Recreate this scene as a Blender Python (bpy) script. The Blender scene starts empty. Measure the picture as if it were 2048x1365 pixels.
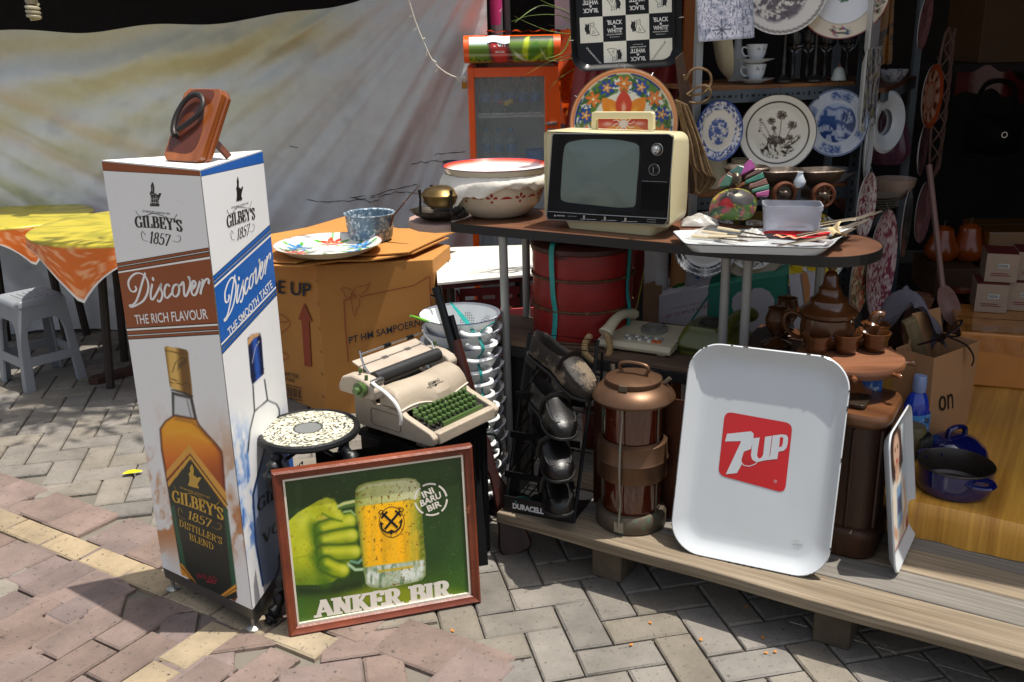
import bpy,math,random
import numpy as np
from mathutils import Matrix,Vector
from math import sin,cos,pi
MT=Matrix.Translation; Vec=Vector
R=math.radians
scene=bpy.context.scene
COL=scene.collection
random.seed(7); rng=np.random.default_rng(11)

# ---------------------------------------------------------------- camera, sky, sun, exposure
F,PITCH,ROLL,CAMH=1905.0,R(17.8),R(1.2),1.6
CP,SP,CR,SR=cos(PITCH),sin(PITCH),cos(ROLL),sin(ROLL)
UW=Vec((0,SP,CP)); XW=Vec((1,0,0)); FW=Vec((0,CP,-SP))
c_right=XW*CR-UW*SR; c_up=XW*SR+UW*CR
cam=bpy.data.cameras.new('camera'); cam_ob=bpy.data.objects.new('camera',cam); COL.objects.link(cam_ob)
cam.sensor_width=36; cam.lens=F/2048*36; cam.clip_end=300; cam.clip_start=.05
mw=Matrix.Identity(4)
for i,a in enumerate((c_right,c_up,-FW)):
    for j in range(3):mw[j][i]=a[j]
mw[2][3]=CAMH
cam_ob.matrix_world=mw; scene.camera=cam_ob

SUNDIR=Vec((0.243,-0.015,1)).normalized()
sun=bpy.data.lights.new('sun','SUN'); sun.energy=4.9; sun.angle=R(.5); sun.color=(1,.95,.87)
sun_ob=bpy.data.objects.new('sun',sun); COL.objects.link(sun_ob)
sun_ob.rotation_euler=SUNDIR.to_track_quat('Z','Y').to_euler()
world=bpy.data.worlds.new('World'); scene.world=world; world.use_nodes=True
wn=world.node_tree.nodes; sky=wn.new('ShaderNodeTexSky'); sky.sky_type='NISHITA'; sky.sun_disc=False
sky.sun_elevation=math.asin(SUNDIR.z); sky.sun_rotation=math.atan2(SUNDIR.x,SUNDIR.y)
sky.dust_density=3.0; sky.air_density=1.0
hs=wn.new('ShaderNodeHueSaturation'); hs.inputs['Saturation'].default_value=.5; world.node_tree.links.new(sky.outputs[0],hs.inputs['Color']); world.node_tree.links.new(hs.outputs[0],wn['Background'].inputs[0]); wn['Background'].inputs[1].default_value=.15
scene.view_settings.view_transform='Standard'; scene.view_settings.look='None'
scene.view_settings.exposure=0.38; scene.view_settings.gamma=1
scene.cycles.max_bounces=8; scene.cycles.transparent_max_bounces=12

# ---------------------------------------------------------------- measuring: photo pixel -> point on a real plane
def ray(u,v):
    a=(u-1024)/F; b=(682.5-v)/F
    x=a*CR+b*SR; y=-a*SR+b*CR
    return Vec((x,CP+y*SP,-SP+y*CP))
def P(u,v,y=None,z=None):
    d=ray(u,v); t=y/d.y if z is None else (z-CAMH)/d.z
    return Vec((0,0,CAMH))+d*t
def proj(pts):
    q=np.asarray(pts,float)-np.array([0,0,CAMH])
    a=q@np.array(c_right); b=q@np.array(c_up); f=q@np.array(FW)
    return 1024+F*a/f,682.5-F*b/f
def FR(o,x,y):
    x=Vector(x).normalized(); y=Vector(y); z=x.cross(y).normalized(); y=z.cross(x)
    m=Matrix.Identity(4)
    for i,a in enumerate((x,y,z,Vector(o))):
        for j in range(3):m[j][i]=a[j]
    return m
def upright(o,dx,dy):  # frame standing on its base: local x along (dx,dy), local z up
    return FR(o,(dx,dy,0),(-dy,dx,0))
def TR(x,y,z,rz=0):return MT((x,y,z))@Matrix.Rotation(R(rz),4,'Z')
def RX(a):return Matrix.Rotation(R(a),4,'X')
def RY(a):return Matrix.Rotation(R(a),4,'Y')
def RZ(a):return Matrix.Rotation(R(a),4,'Z')
def facing(c,yaw,tilt=0,roll=0):  # local z looks out towards -Y turned by yaw; local y is up
    return MT(c)@RZ(yaw)@RX(90-tilt)@RZ(roll)
class Plane:  # a real plane in the scene, measured in the photograph
    def __init__(s,M):s.M=M; s.I=M.inverted()
    def __call__(s,u,v):
        o=s.I@Vec((0,0,CAMH)); d=s.I.to_3x3()@ray(u,v); t=-o.z/d.z
        return (o.x+t*d.x,o.y+t*d.y)
    def pts(s,L):return [s(*p) for p in L]

# ---------------------------------------------------------------- colours and materials
def lin(c):c=np.asarray(c,float); return np.where(c<=.04045,c/12.92,((c+.055)/1.055)**2.4)
def hx(h):return np.array([int(h[i:i+2],16)/255 for i in (0,2,4)])
def lh(h):return tuple(lin(hx(h)))+(1,)
MC={}
def mat(name,col='808080',rough=.5,metal=0,var=.12,sc=6,bump=0,bs=80,spot=None,sa=.5,ss=4,trans=0,alpha=1,wood=None,ior=1.45,vcol=False,spec=.5,st=(1,1,1),coat=0,sheen=0):
    if name in MC:return MC[name]
    m=bpy.data.materials.new(name); m.use_nodes=True; MC[name]=m
    t=m.node_tree; N=t.nodes; L=t.links; b=N['Principled BSDF']
    tc=N.new('ShaderNodeTexCoord'); mp=N.new('ShaderNodeMapping'); mp.inputs[3].default_value=st
    L.new(tc.outputs['Object'],mp.inputs[0])
    def noise(s,d=5,ro=.6):
        n=N.new('ShaderNodeTexNoise'); n.inputs['Scale'].default_value=s; n.inputs['Detail'].default_value=d
        n.inputs['Roughness'].default_value=ro; L.new(mp.outputs[0],n.inputs['Vector']); return n
    n1=noise(sc)
    mr=N.new('ShaderNodeMapRange'); mr.inputs[1].default_value=.25; mr.inputs[2].default_value=.75
    mr.inputs[3].default_value=1-var; mr.inputs[4].default_value=1+var*.6; L.new(n1.outputs[0],mr.inputs[0])
    mx=N.new('ShaderNodeMix'); mx.data_type='RGBA'; mx.blend_type='MULTIPLY'; mx.inputs[0].default_value=1
    if vcol:
        at=N.new('ShaderNodeAttribute'); at.attribute_name='Col'; L.new(at.outputs[0],mx.inputs[6])
    elif wood:
        n0=noise(sc*.35,4,.55); rp=N.new('ShaderNodeValToRGB')
        rp.color_ramp.elements[0].position=.35; rp.color_ramp.elements[1].position=.66
        rp.color_ramp.elements[0].color=lh(col); rp.color_ramp.elements[1].color=lh(wood)
        L.new(n0.outputs[0],rp.inputs[0]); L.new(rp.outputs[0],mx.inputs[6])
    else:mx.inputs[6].default_value=lh(col)
    L.new(mr.outputs[0],mx.inputs[7]); out=mx.outputs[2]
    if spot:
        n2=noise(ss,8,.7); r2=N.new('ShaderNodeValToRGB')
        r2.color_ramp.elements[0].position=sa; r2.color_ramp.elements[1].position=min(1,sa+.07)
        L.new(n2.outputs[0],r2.inputs[0])
        m2=N.new('ShaderNodeMix'); m2.data_type='RGBA'; L.new(r2.outputs[0],m2.inputs[0]); L.new(out,m2.inputs[6])
        m2.inputs[7].default_value=lh(spot); out=m2.outputs[2]
    L.new(out,b.inputs['Base Color'])
    rr=N.new('ShaderNodeMapRange'); rr.inputs[3].default_value=max(.02,rough*.82); rr.inputs[4].default_value=min(1,rough*1.18)
    n3=noise(sc*3,3); L.new(n3.outputs[0],rr.inputs[0]); L.new(rr.outputs[0],b.inputs['Roughness'])
    b.inputs['Metallic'].default_value=metal; b.inputs['IOR'].default_value=ior
    b.inputs['Specular IOR Level'].default_value=spec
    b.inputs['Transmission Weight'].default_value=trans; b.inputs['Alpha'].default_value=alpha
    b.inputs['Coat Weight'].default_value=coat; b.inputs['Coat Roughness'].default_value=.08
    b.inputs['Sheen Weight'].default_value=sheen
    if bump:
        n4=noise(bs,4); bp=N.new('ShaderNodeBump'); bp.inputs['Strength'].default_value=min(1,bump); bp.inputs['Distance'].default_value=.004
        L.new(n4.outputs[0],bp.inputs['Height']); L.new(bp.outputs[0],b.inputs['Normal'])
    return m
def vm(name,rough=.5,var=.06,**k):return mat(name,rough=rough,var=var,vcol=True,**k)

# ---------------------------------------------------------------- mesh builder
class MB:
    def __init__(s,m=None):s.v=[]; s.f=[]; s.mi=[]; s.mats=[]; s.cur=0; s.M=Matrix.Identity(4); s.c=[]; s.hc=False; (m and s.mat(m))
    def mat(s,m):
        if m not in s.mats:s.mats.append(m)
        s.cur=s.mats.index(m); return s
    def at(s,M):s.M=M; return s
    def add(s,vs,fs,cols=None):
        o=len(s.v); s.v+=[tuple(s.M@Vector(p)) for p in vs]; s.f+=[tuple(i+o for i in f) for f in fs]; s.mi+=[s.cur]*len(fs)
        if cols is None:s.c+=[(1,1,1)]*len(vs)
        else:s.hc=True; s.c+=[tuple(x) for x in cols]
        return s
    def box(s,c,d,rz=0):
        cx,cy,cz=c; a,b,h=d[0]/2,d[1]/2,d[2]/2; co,si=cos(R(rz)),sin(R(rz))
        vs=[(cx+x*co-y*si,cy+x*si+y*co,cz+z) for z in (-h,h) for x,y in ((-a,-b),(a,-b),(a,b),(-a,b))]
        return s.add(vs,[(3,2,1,0),(4,5,6,7),(0,1,5,4),(1,2,6,5),(2,3,7,6),(3,0,4,7)])
    def bx(s,x0,x1,y0,y1,z0,z1):return s.box(((x0+x1)/2,(y0+y1)/2,(z0+z1)/2),(x1-x0,y1-y0,z1-z0))
    def loft(s,rings,cap0=True,cap1=True,close=True,cols=None):
        n=len(rings[0]); vs=[p for r in rings for p in r]; fs=[]
        for i in range(len(rings)-1):
            for j in range(n if close else n-1):
                k=(j+1)%n; fs.append((i*n+j,i*n+k,(i+1)*n+k,(i+1)*n+j))
        if cap0:fs.append(tuple(range(n-1,-1,-1)))
        if cap1:fs.append(tuple((len(rings)-1)*n+j for j in range(n)))
        return s.add(vs,fs,cols)
    def lathe(s,prof,n=32,cap0=False,cap1=False,sx=1,sy=1,colfn=None):
        rings=[[(r*sx*cos(2*pi*j/n),r*sy*sin(2*pi*j/n),z) for j in range(n)] for r,z in prof]
        return s.loft(rings,cap0,cap1)
    def cyl(s,p,q,r,n=12,r2=None):return s.tube([p,q],[r,r if r2 is None else r2],n)
    def tube(s,pts,r,n=8,closed=False,flat=1):
        pts=[Vector(p) for p in pts]; m=len(pts); rs=r if isinstance(r,(list,tuple)) else [r]*m; rings=[]; up=None
        for i,p in enumerate(pts):
            a=pts[i-1] if (i or closed) else p; b=pts[(i+1)%m] if (i<m-1 or closed) else p
            t=(b-a).normalized() if (b-a).length>1e-9 else Vec((0,0,1))
            if up is None:up=Vec((0,0,1)) if abs(t.z)<.9 else Vec((1,0,0))
            w=t.cross(up); w=w.normalized() if w.length>1e-6 else t.orthogonal().normalized(); up=w.cross(t).normalized()
            rings.append([tuple(p+w*(rs[i]*cos(2*pi*k/n))+up*(rs[i]*flat*sin(2*pi*k/n))) for k in range(n)])
        if closed:rings.append(rings[0])
        return s.loft(rings,not closed,not closed)
    def prism(s,o,z0,z1):
        return s.loft([[(x,y,z0) for x,y in o],[(x,y,z1) for x,y in o]])
    def flat(s,o,z):return s.add([(x,y,z) for x,y in o],[tuple(range(len(o)))])
    def grid(s,nu,nv,fn,colfn=None,wrap=False):
        vs=[fn(i/nu,j/nv) for j in range(nv+1) for i in range(nu+1)]
        fs=[(j*(nu+1)+i,j*(nu+1)+i+1,(j+1)*(nu+1)+i+1,(j+1)*(nu+1)+i) for j in range(nv) for i in range(nu)]
        return s.add(vs,fs,colfn)
    def line(s,pts,w,z,thin=None,close=False):  # flat ribbon; with thin: broad-nib lettering (upright strokes thick)
        pts=[Vec((p[0],p[1])) for p in pts]; m=len(pts); L=[]; Rr=[]
        for i,p in enumerate(pts):
            a=pts[i-1] if (i or close) else p; b=pts[(i+1)%m] if (i<m-1 or close) else p
            t=(b-a); t=t.normalized() if t.length>1e-9 else Vec((1,0)); nrm=Vec((-t.y,t.x))
            ww=w if thin is None else thin+(w-thin)*abs(t.y)**1.4
            L.append(p+nrm*ww/2); Rr.append(p-nrm*ww/2)
        if close:L.append(L[0]); Rr.append(Rr[0]); m+=1
        vs=[(q.x,q.y,z) for q in Rr]+[(q.x,q.y,z) for q in L]
        return s.add(vs,[(i,i+1,m+i+1,m+i) for i in range(m-1)])
    def build(s,name,parent=None,smooth=40,bevel=0,seg=2,M=None):
        me=bpy.data.meshes.new(name); me.from_pydata(s.v,[],s.f)
        for m in s.mats:me.materials.append(m)
        me.polygons.foreach_set('material_index',s.mi)
        if s.hc:
            ca=me.color_attributes.new('Col','FLOAT_COLOR','POINT')
            a=np.ones((len(s.c),4),np.float32); a[:,:3]=np.array(s.c,np.float32); ca.data.foreach_set('color',a.ravel())
        me.validate(); me.update()
        if smooth:
            me.polygons.foreach_set('use_smooth',[True]*len(me.polygons)); me.set_sharp_from_angle(angle=R(smooth))
        o=bpy.data.objects.new(name,me); COL.objects.link(o)
        if parent:o.parent=parent
        if M is not None:o.matrix_basis=M
        if bevel:
            b=o.modifiers.new('edge','BEVEL'); b.width=bevel; b.segments=seg; b.limit_method='ANGLE'; b.angle_limit=R(38); b.harden_normals=False
        return o
def tag(o,label,cat,group=None,kind=None):
    if kind:o['kind']=kind
    if label:o['label']=label
    if cat:o['category']=cat
    if group:o['group']=group
    return o
def thing(name,label,cat,M=None,group=None):
    o=bpy.data.objects.new(name,None); COL.objects.link(o); o.empty_display_size=.05
    if M is not None:o.matrix_basis=M
    return tag(o,label,cat,group)
def dup(src,M,label=None,group=None):
    def cp(o,par):
        c=o.copy(); COL.objects.link(c)
        if par:c.parent=par
        for ch in o.children:cp(ch,c)
        return c
    r=cp(src,None); r.matrix_basis=M
    if label:r['label']=label
    if group:r['group']=group
    return r

def rrect(w,h,r,n=6,cx=0,cy=0):
    o=[]
    for x,y,a in ((w/2-r,h/2-r,0),(-w/2+r,h/2-r,90),(-w/2+r,-h/2+r,180),(w/2-r,-h/2+r,270)):
        o+=[(cx+x+r*cos(R(a+90*k/n)),cy+y+r*sin(R(a+90*k/n))) for k in range(n+1)]
    return o
def ell(rx,ry,n=32,cx=0,cy=0,a0=0,a1=360):
    full=abs(a1-a0-360)<1e-6; k=n if full else n+1
    return [(cx+rx*cos(R(a0+(a1-a0)*i/n)),cy+ry*sin(R(a0+(a1-a0)*i/n))) for i in range(k)]
def spline(pts,n=8,close=False):
    p=[Vector(q) for q in pts]; m=len(p); out=[]
    for i in range(m if close else m-1):
        a=p[i-1] if (i or close) else p[0]; b=p[i]; c=p[(i+1)%m]; d=p[(i+2)%m] if (i+2<m or close) else p[-1]
        for k in range(n):
            t=k/n; out.append(.5*((2*b)+(c-a)*t+(2*a-5*b+4*c-d)*t*t+(3*b-a-3*c+d)*t**3))
    if not close:out.append(p[-1])
    return [tuple(q) for q in out]

# ---------------------------------------------------------------- printed pictures: colour per vertex on a fine grid
_T=rng.random((256,256))
def vn(x,y,s=0):
    x=np.asarray(x,float)+s*17.3; y=np.asarray(y,float)+s*9.1
    xi=np.floor(x).astype(int); yi=np.floor(y).astype(int); fx=x-xi; fy=y-yi
    fx=fx*fx*(3-2*fx); fy=fy*fy*(3-2*fy); g=lambda i,j:_T[(xi+i)%256,(yi+j)%256]
    return (g(0,0)*(1-fx)+g(1,0)*fx)*(1-fy)+(g(0,1)*(1-fx)+g(1,1)*fx)*fy
def fbm(x,y,s=0,o=4):
    r=0; a=.5
    for k in range(o):r=r+a*vn(x*2**k,y*2**k,s+k); a*=.5
    return r/(1-.5**o)
def ss(a,b,x):t=np.clip((x-a)/(b-a),0,1); return t*t*(3-2*t)
class Cv:
    def __init__(s,U,V,base):s.U=U; s.V=V; s.col=np.empty(U.shape+(3,)); s.col[:]=hx(base) if isinstance(base,str) else base
    def mix(s,m,c):
        c=hx(c) if isinstance(c,str) else np.asarray(c); m=np.asarray(m)[...,None]; s.col=s.col*(1-m)+c*m; return s
    def sd(s,pts):
        U,V=s.U,s.V; n=len(pts); ins=np.zeros(U.shape,bool); d=np.full(U.shape,1e9)
        for i in range(n):
            x0,y0=pts[i]; x1,y1=pts[(i+1)%n]
            if y0!=y1:ins^=((y0>V)!=(y1>V))&(U<(x1-x0)*(V-y0)/(y1-y0)+x0)
            d=np.minimum(d,s.dseg(x0,y0,x1,y1))
        return np.where(ins,-d,d)
    def dseg(s,x0,y0,x1,y1):
        dx,dy=x1-x0,y1-y0; t=np.clip(((s.U-x0)*dx+(s.V-y0)*dy)/(dx*dx+dy*dy+1e-12),0,1)
        return np.hypot(s.U-x0-t*dx,s.V-y0-t*dy)
    def dl(s,pts):
        d=np.full(s.U.shape,1e9)
        for i in range(len(pts)-1):d=np.minimum(d,s.dseg(*pts[i],*pts[i+1]))
        return d
    def pm(s,pts,soft=1.):return 1-ss(-soft,soft,s.sd(pts))
    def poly(s,pts,c,soft=1.,a=1):return s.mix(s.pm(pts,soft)*a,c)
    def line(s,pts,w,c,soft=1.,a=1):return s.mix((1-ss(w/2-soft,w/2+soft,s.dl(pts)))*a,c)
    def em(s,cx,cy,rx,ry,soft=1.):return 1-ss(1-soft/min(rx,ry),1+soft/min(rx,ry),np.hypot((s.U-cx)/rx,(s.V-cy)/ry))
    def ell(s,cx,cy,rx,ry,c,soft=1.,a=1):return s.mix(s.em(cx,cy,rx,ry,soft)*a,c)
def painted(mb,M,x0,x1,y0,y1,z,nx,ny,fn,px=True):
    xs=np.linspace(x0,x1,nx+1); ys=np.linspace(y0,y1,ny+1); X,Y=np.meshgrid(xs,ys)
    if px:
        A=np.array(M); W=np.stack([X,Y,np.full_like(X,z)],-1)@A[:3,:3].T+A[:3,3]; U,V=proj(W)
    else:U,V=X,Y
    c=lin(np.clip(fn(U,V),0,1)).reshape(-1,3)
    vs=np.stack([X,Y,np.full_like(X,z)],-1).reshape(-1,3).tolist()
    i,j=np.meshgrid(np.arange(nx),np.arange(ny)); k=(j*(nx+1)+i).ravel()
    mb.add(vs,np.stack([k,k+1,k+nx+2,k+nx+1],-1).tolist(),c)
    return mb
def pdisc(mb,prof,fn,n=96,sx=1,sy=1):  # a dish turned from a profile [(r, z)], coloured by fn(x, y) on its unit disc
    rm=max(r for r,z in prof); rings=[]; U=[]; V=[]
    for r,z in prof:
        a=np.arange(n)*2*pi/n; rings.append([(r*sx*cos(t),r*sy*sin(t),z) for t in a])
        U.append(r/rm*np.cos(a)); V.append(r/rm*np.sin(a))
    c=lin(np.clip(fn(np.array(U),np.array(V)),0,1)).reshape(-1,3)
    return mb.loft(rings,True,False,cols=c)
def dense(prof,step):
    out=[prof[0]]
    for a,b in zip(prof,prof[1:]):
        k=max(1,int(math.hypot(b[0]-a[0],b[1]-a[1])/step))
        out+=[(a[0]+(b[0]-a[0])*i/k,a[1]+(b[1]-a[1])*i/k) for i in range(1,k+1)]
    return out

# ---------------------------------------------------------------- lettering
_TC={}
def tpoly(body,bold=0):
    if (body,bold) not in _TC:
        cu=bpy.data.curves.new('t','FONT'); cu.body=body; cu.offset=bold; cu.resolution_u=3; cu.fill_mode='BOTH'
        ob=bpy.data.objects.new('t',cu); COL.objects.link(ob)
        me=bpy.data.meshes.new_from_object(ob.evaluated_get(bpy.context.evaluated_depsgraph_get()))
        v=np.array([(p.co.x,p.co.y) for p in me.vertices]); f=[tuple(p.vertices) for p in me.polygons]
        v=(v-v.min(0))/(v.max(0)-v.min(0)); _TC[(body,bold)]=(v,f)
        bpy.data.objects.remove(ob); bpy.data.curves.remove(cu); bpy.data.meshes.remove(me)
    return _TC[(body,bold)]
def text(mb,body,bl,br,tl,z,bold=0):
    v,f=tpoly(body,bold); bl,br,tl=(np.array(p[:2],float) for p in (bl,br,tl))
    q=bl+v[:,:1]*(br-bl)+v[:,1:]*(tl-bl)
    return mb.add([(a,b,z) for a,b in q],f)
def arcp(cx,cy,rx,ry,a0,a1,n=14):return [(cx+rx*cos(R(a0+(a1-a0)*k/n)),cy+ry*sin(R(a0+(a1-a0)*k/n))) for k in range(n+1)]
def glyph(ch):  # strokes: ('v',x,y0,y1,serif0,serif1) stem / ('h',x0,x1,y) bar / ('d',x0,y0,x1,y1,k) diagonal / ('a',pts) curve / ('s',x,y) serif
    v=lambda x,y0=0,y1=1,a=1,b=1:('v',x,y0,y1,a,b)
    h=lambda x0,x1,y:('h',x0,x1,y)
    fl=lambda x,y0,y1:('d',x,y0,x,y1,.45)
    return {
     'A':(.86,[('d',.12,0,.42,1,.4),('d',.74,0,.42,1,1),h(.22,.62,.32),('s',.12,0),('s',.74,0)]),
     'B':(.76,[v(.2),h(.2,.42,.96),h(.2,.45,.52),h(.2,.45,.04),('a',arcp(.4,.74,.2,.22,90,-90)),('a',arcp(.42,.28,.24,.24,90,-90))]),
     'D':(.84,[v(.2),h(.2,.42,.96),h(.2,.42,.04),('a',arcp(.38,.5,.34,.46,90,-90))]),
     'E':(.72,[v(.2),h(.2,.62,.96),h(.2,.5,.5),h(.2,.64,.04),fl(.62,.72,1),fl(.5,.36,.64),fl(.65,0,.28)]),
     'G':(.86,[('a',arcp(.44,.5,.34,.46,48,318)),v(.7,.04,.46,0,1),fl(.68,.7,.98)]),
     'I':(.42,[v(.21)]),
     'K':(.84,[v(.2),('d',.3,.42,.68,1,.4),('d',.38,.55,.72,0,1),('s',.68,1),('s',.74,0)]),
     'L':(.68,[v(.2),h(.2,.6,.04),fl(.61,0,.34)]),
     'N':(.88,[v(.17,0,1,1,1),('d',.17,1,.7,0,1),('d',.7,0,.7,1,.45),('s',.7,1)]),
     'O':(.86,[('a',arcp(.43,.5,.33,.46,0,360,24))]),
     'R':(.82,[v(.2),h(.2,.42,.96),h(.2,.45,.48),('a',arcp(.4,.72,.22,.24,90,-90)),('d',.44,.48,.7,0,1),('s',.74,0)]),
     'S':(.66,[('a',spline([(.54,.8),(.42,.95),(.24,.93),(.13,.76),(.25,.58),(.42,.45),(.54,.26),(.42,.06),(.22,.05),(.1,.22)],5)),fl(.56,.68,.98),fl(.1,.02,.32)]),
     'T':(.76,[v(.38,0,1,1,0),h(.06,.7,.96),fl(.07,.68,1),fl(.69,.68,1)]),
     'V':(.84,[('d',.12,1,.42,0,1),('d',.74,1,.42,0,.4),('s',.12,1),('s',.74,1)]),
     'Y':(.82,[('d',.12,1,.41,.46,1),('d',.7,1,.41,.46,.4),v(.41,0,.48,1,0),('s',.12,1),('s',.7,1)]),
     "'":(.24,[('d',.12,.68,.13,1,.8)]),
     '1':(.5,[v(.27,0,1,1,0),('d',.1,.8,.27,.98,.4)]),
     '5':(.66,[h(.18,.56,.95),('d',.18,.95,.16,.55,.4),('a',spline([(.16,.54),(.34,.63),(.54,.48),(.54,.2),(.36,.04),(.14,.08),(.1,.2)],5))]),
     '7':(.62,[h(.08,.58,.95),('d',.57,.95,.26,0,.9),fl(.09,.76,1)]),
     '8':(.68,[('a',arcp(.34,.74,.19,.22,0,360,16)),('a',arcp(.34,.28,.24,.25,0,360,16))]),
     ' ':(.4,[])}[ch]
def serif(mb,body,bl,br,tl,z,t=.2,thin=.07,sl=.13,sh=.06,arch=0):  # stroke-built roman capitals
    x=0; S=[]
    for ch in body:
        w,st=glyph(ch); S.append((x,st)); x+=w
    W=x; bl,br,tl=(np.array(p[:2],float) for p in (bl,br,tl))
    t0=MB()
    for ox,st in S:
        k=0
        for q in st:
            k+=1; zz=k*.00006
            if q[0]=='v':
                t0.line([(ox+q[1],q[2]),(ox+q[1],q[3])],t,zz)
                if q[4]:t0.line([(ox+q[1]-t/2-sl*.55,q[2]+sh/2),(ox+q[1]+t/2+sl*.55,q[2]+sh/2)],sh,zz+.00003)
                if q[5]:t0.line([(ox+q[1]-t/2-sl*.55,q[3]-sh/2),(ox+q[1]+t/2+sl*.55,q[3]-sh/2)],sh,zz+.00004)
            elif q[0]=='h':t0.line([(ox+q[1],q[3]),(ox+q[2],q[3])],thin,zz)
            elif q[0]=='d':
                hw=(thin+(t-thin)*q[5])/2; a=(ox+q[1],q[2]); b=(ox+q[3],q[4]); sg=1 if b[1]>a[1] else -1
                t0.add([(a[0]-hw*sg,a[1],zz),(a[0]+hw*sg,a[1],zz),(b[0]+hw*sg,b[1],zz),(b[0]-hw*sg,b[1],zz)],[(0,1,2,3)])
            elif q[0]=='a':t0.line([(ox+a,b) for a,b in q[1]],t,zz,thin)
            elif q[0]=='s':
                yy=sh/2 if q[2]==0 else 1-sh/2; t0.line([(ox+q[1]-sl*1.1,yy),(ox+q[1]+sl*1.1,yy)],sh,zz)
    out=[]
    for a,b,c in t0.v:
        u=a/W; b2=b+arch*(1-(2*u-1)**2); p=bl+u*(br-bl)+b2*(tl-bl); out.append((p[0],p[1],z+c))
    return mb.add(out,t0.f)
def aff(src,dst):
    A=np.array([[*p,1] for p in src]); B=np.array(dst); X=np.linalg.solve(A,B)
    return lambda p:tuple(np.array([p[0],p[1],1])@X)

# ================================================================ SETTING
# ---- ground sheet and pavers
g=MB(mat('joint_earth','6a645a',.95,var=.3,sc=3,bump=.4)); g.flat([(-70,-60),(70,-60),(70,70),(-70,70)],-.014)
tag(g.build('ground',smooth=0),None,None,kind='structure')
ea=Vec((.853,-.522)); eb=Vec((.522,.853))
tone={'grey':hx('746e65'),'pink':hx('74645d'),'sand':hx('8f8068')}
pv=MB(vm('paver',.88,var=.34,sc=7,bump=.7,bs=120,spot='3f3c37',sa=.585,ss=60))
def paver(cx,cy,a,l,w,c,dz=0):
    co,si=cos(a),sin(a); sx,sy=random.uniform(-.004,.004),random.uniform(-.004,.004); z0=dz+random.uniform(-.0009,.0009)
    vs=[]
    for k,(ins,z) in enumerate(((0,-.03),(0,-.005),(.0055,0))):
        for x,y in ((-1,-1),(1,-1),(1,1),(-1,1)):
            X,Y=x*(l/2-ins),y*(w/2-ins); j=.0019
            vs.append((cx+X*co-Y*si+random.uniform(-j,j),cy+X*si+Y*co+random.uniform(-j,j),z+z0+(X*sx+Y*sy if k else 0)))
    f=[(8,9,10,11)]+[(i+b,(i+1)%4+b,(i+1)%4+b+4,i+b+4) for b in (0,4) for i in range(4)]
    cc=lin(np.clip(c*random.uniform(.92,1.06)+np.array([random.uniform(-.012,.012)]*3)*[1,.4,-.6],0,1)); pv.add(vs,f,[cc]*12)
HA=R(12); W0=.113; cH,sH=cos(HA),sin(HA)
aE,aN=math.atan2(ea.y,ea.x),math.atan2(eb.y,eb.x)
SET=[]
def blk_(r,s,a,l,w,c,dz):p=ea*r+eb*s; SET.append((p,a,l,w)); paver(p.x,p.y,a,l-.007,w-.007,tone[c],dz+.0008)
for k in range(-22,3):  # the sand row and its pink borders, then the pink field either side of the second sand row
    r=-1.72+k*.206
    if r<-1.62:blk_(r,1.638,aE,.206,.108,'sand',.0024)
    blk_(r+.06+(.04 if k%2 else 0),1.784,aE,.206,.182,'pink',.0012)
    if r<-2.42:blk_(r+.1,1.494,aE,.206,.178,'pink',.0012)
for i in range(-5,6):
    for k in range(-9,2):
        r=-1.945+.1165*i; s=1.46+k*.226+(.113 if i%2 else 0)
        if i==0:continue
        if s<1.56-(.02 if i%2 else 0):blk_(r,s,aN,.226,.1165,'pink',.0012)
for k in range(-9,2):
    s=1.475+k*.206; blk_(-1.945,s,aN,.206,.1165,'sand',.0024)
    blk_(-1.945+.1165*5.5+.09,s+.05,aN,.206,.18,'pink',.0012); blk_(-1.945-.1165*5.5-.02,s+.02,aN,.206,.13,'pink',.0012)
for m in range(-34,34):
    for n in range(-70,90):
        for ux,uy,vert in ((n+2*m+1,n-2*m+.5,0),(n+2*m+.5,n-2*m+2,1)):
            x,y=ux*W0-1.0,uy*W0+2.3; X,Y=x*cH-(y-2.3)*sH,x*sH+(y-2.3)*cH+2.3
            if not (1.3<Y<6.8 and abs(X+.3)<.9+.62*Y):continue
            q=Vec((X,Y))
            if all(abs((q-p).dot(Vec((cos(t),sin(t)))))>l/2-.028 or abs((q-p).dot(Vec((-sin(t),cos(t)))))>w/2-.028 for p,t,l,w in SET):paver(X,Y,HA+(pi/2 if vert else 0),2*W0-.006,W0-.006,tone['pink' if -2.55<q.dot(ea)<-1.10 and q.dot(eb)<1.6 or 1.45<q.dot(eb)<1.84 and q.dot(ea)<-1.2 else 'grey'])
tag(pv.build('paving',smooth=0),None,None,kind='structure')

# ---- walls, roof, hanging sheet
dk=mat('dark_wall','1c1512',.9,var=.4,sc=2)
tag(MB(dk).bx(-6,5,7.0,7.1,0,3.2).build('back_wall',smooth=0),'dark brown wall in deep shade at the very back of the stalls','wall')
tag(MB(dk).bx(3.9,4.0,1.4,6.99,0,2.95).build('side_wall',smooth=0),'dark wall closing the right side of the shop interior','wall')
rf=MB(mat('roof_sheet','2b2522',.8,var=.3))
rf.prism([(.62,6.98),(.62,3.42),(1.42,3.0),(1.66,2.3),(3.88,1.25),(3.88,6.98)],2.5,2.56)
rf.prism([(-5.9,5.02),(-5.9,6.98),(.60,6.98),(.60,5.75),(.02,5.75),(.02,5.02)],2.5,2.55)  # unseen strip, brought forward to keep direct sun off the hanging sheet
tag(rf.build('shop_roof',smooth=0),'dark shop roof, plus an unseen strip added to shade the hanging sheet','roof')

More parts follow.
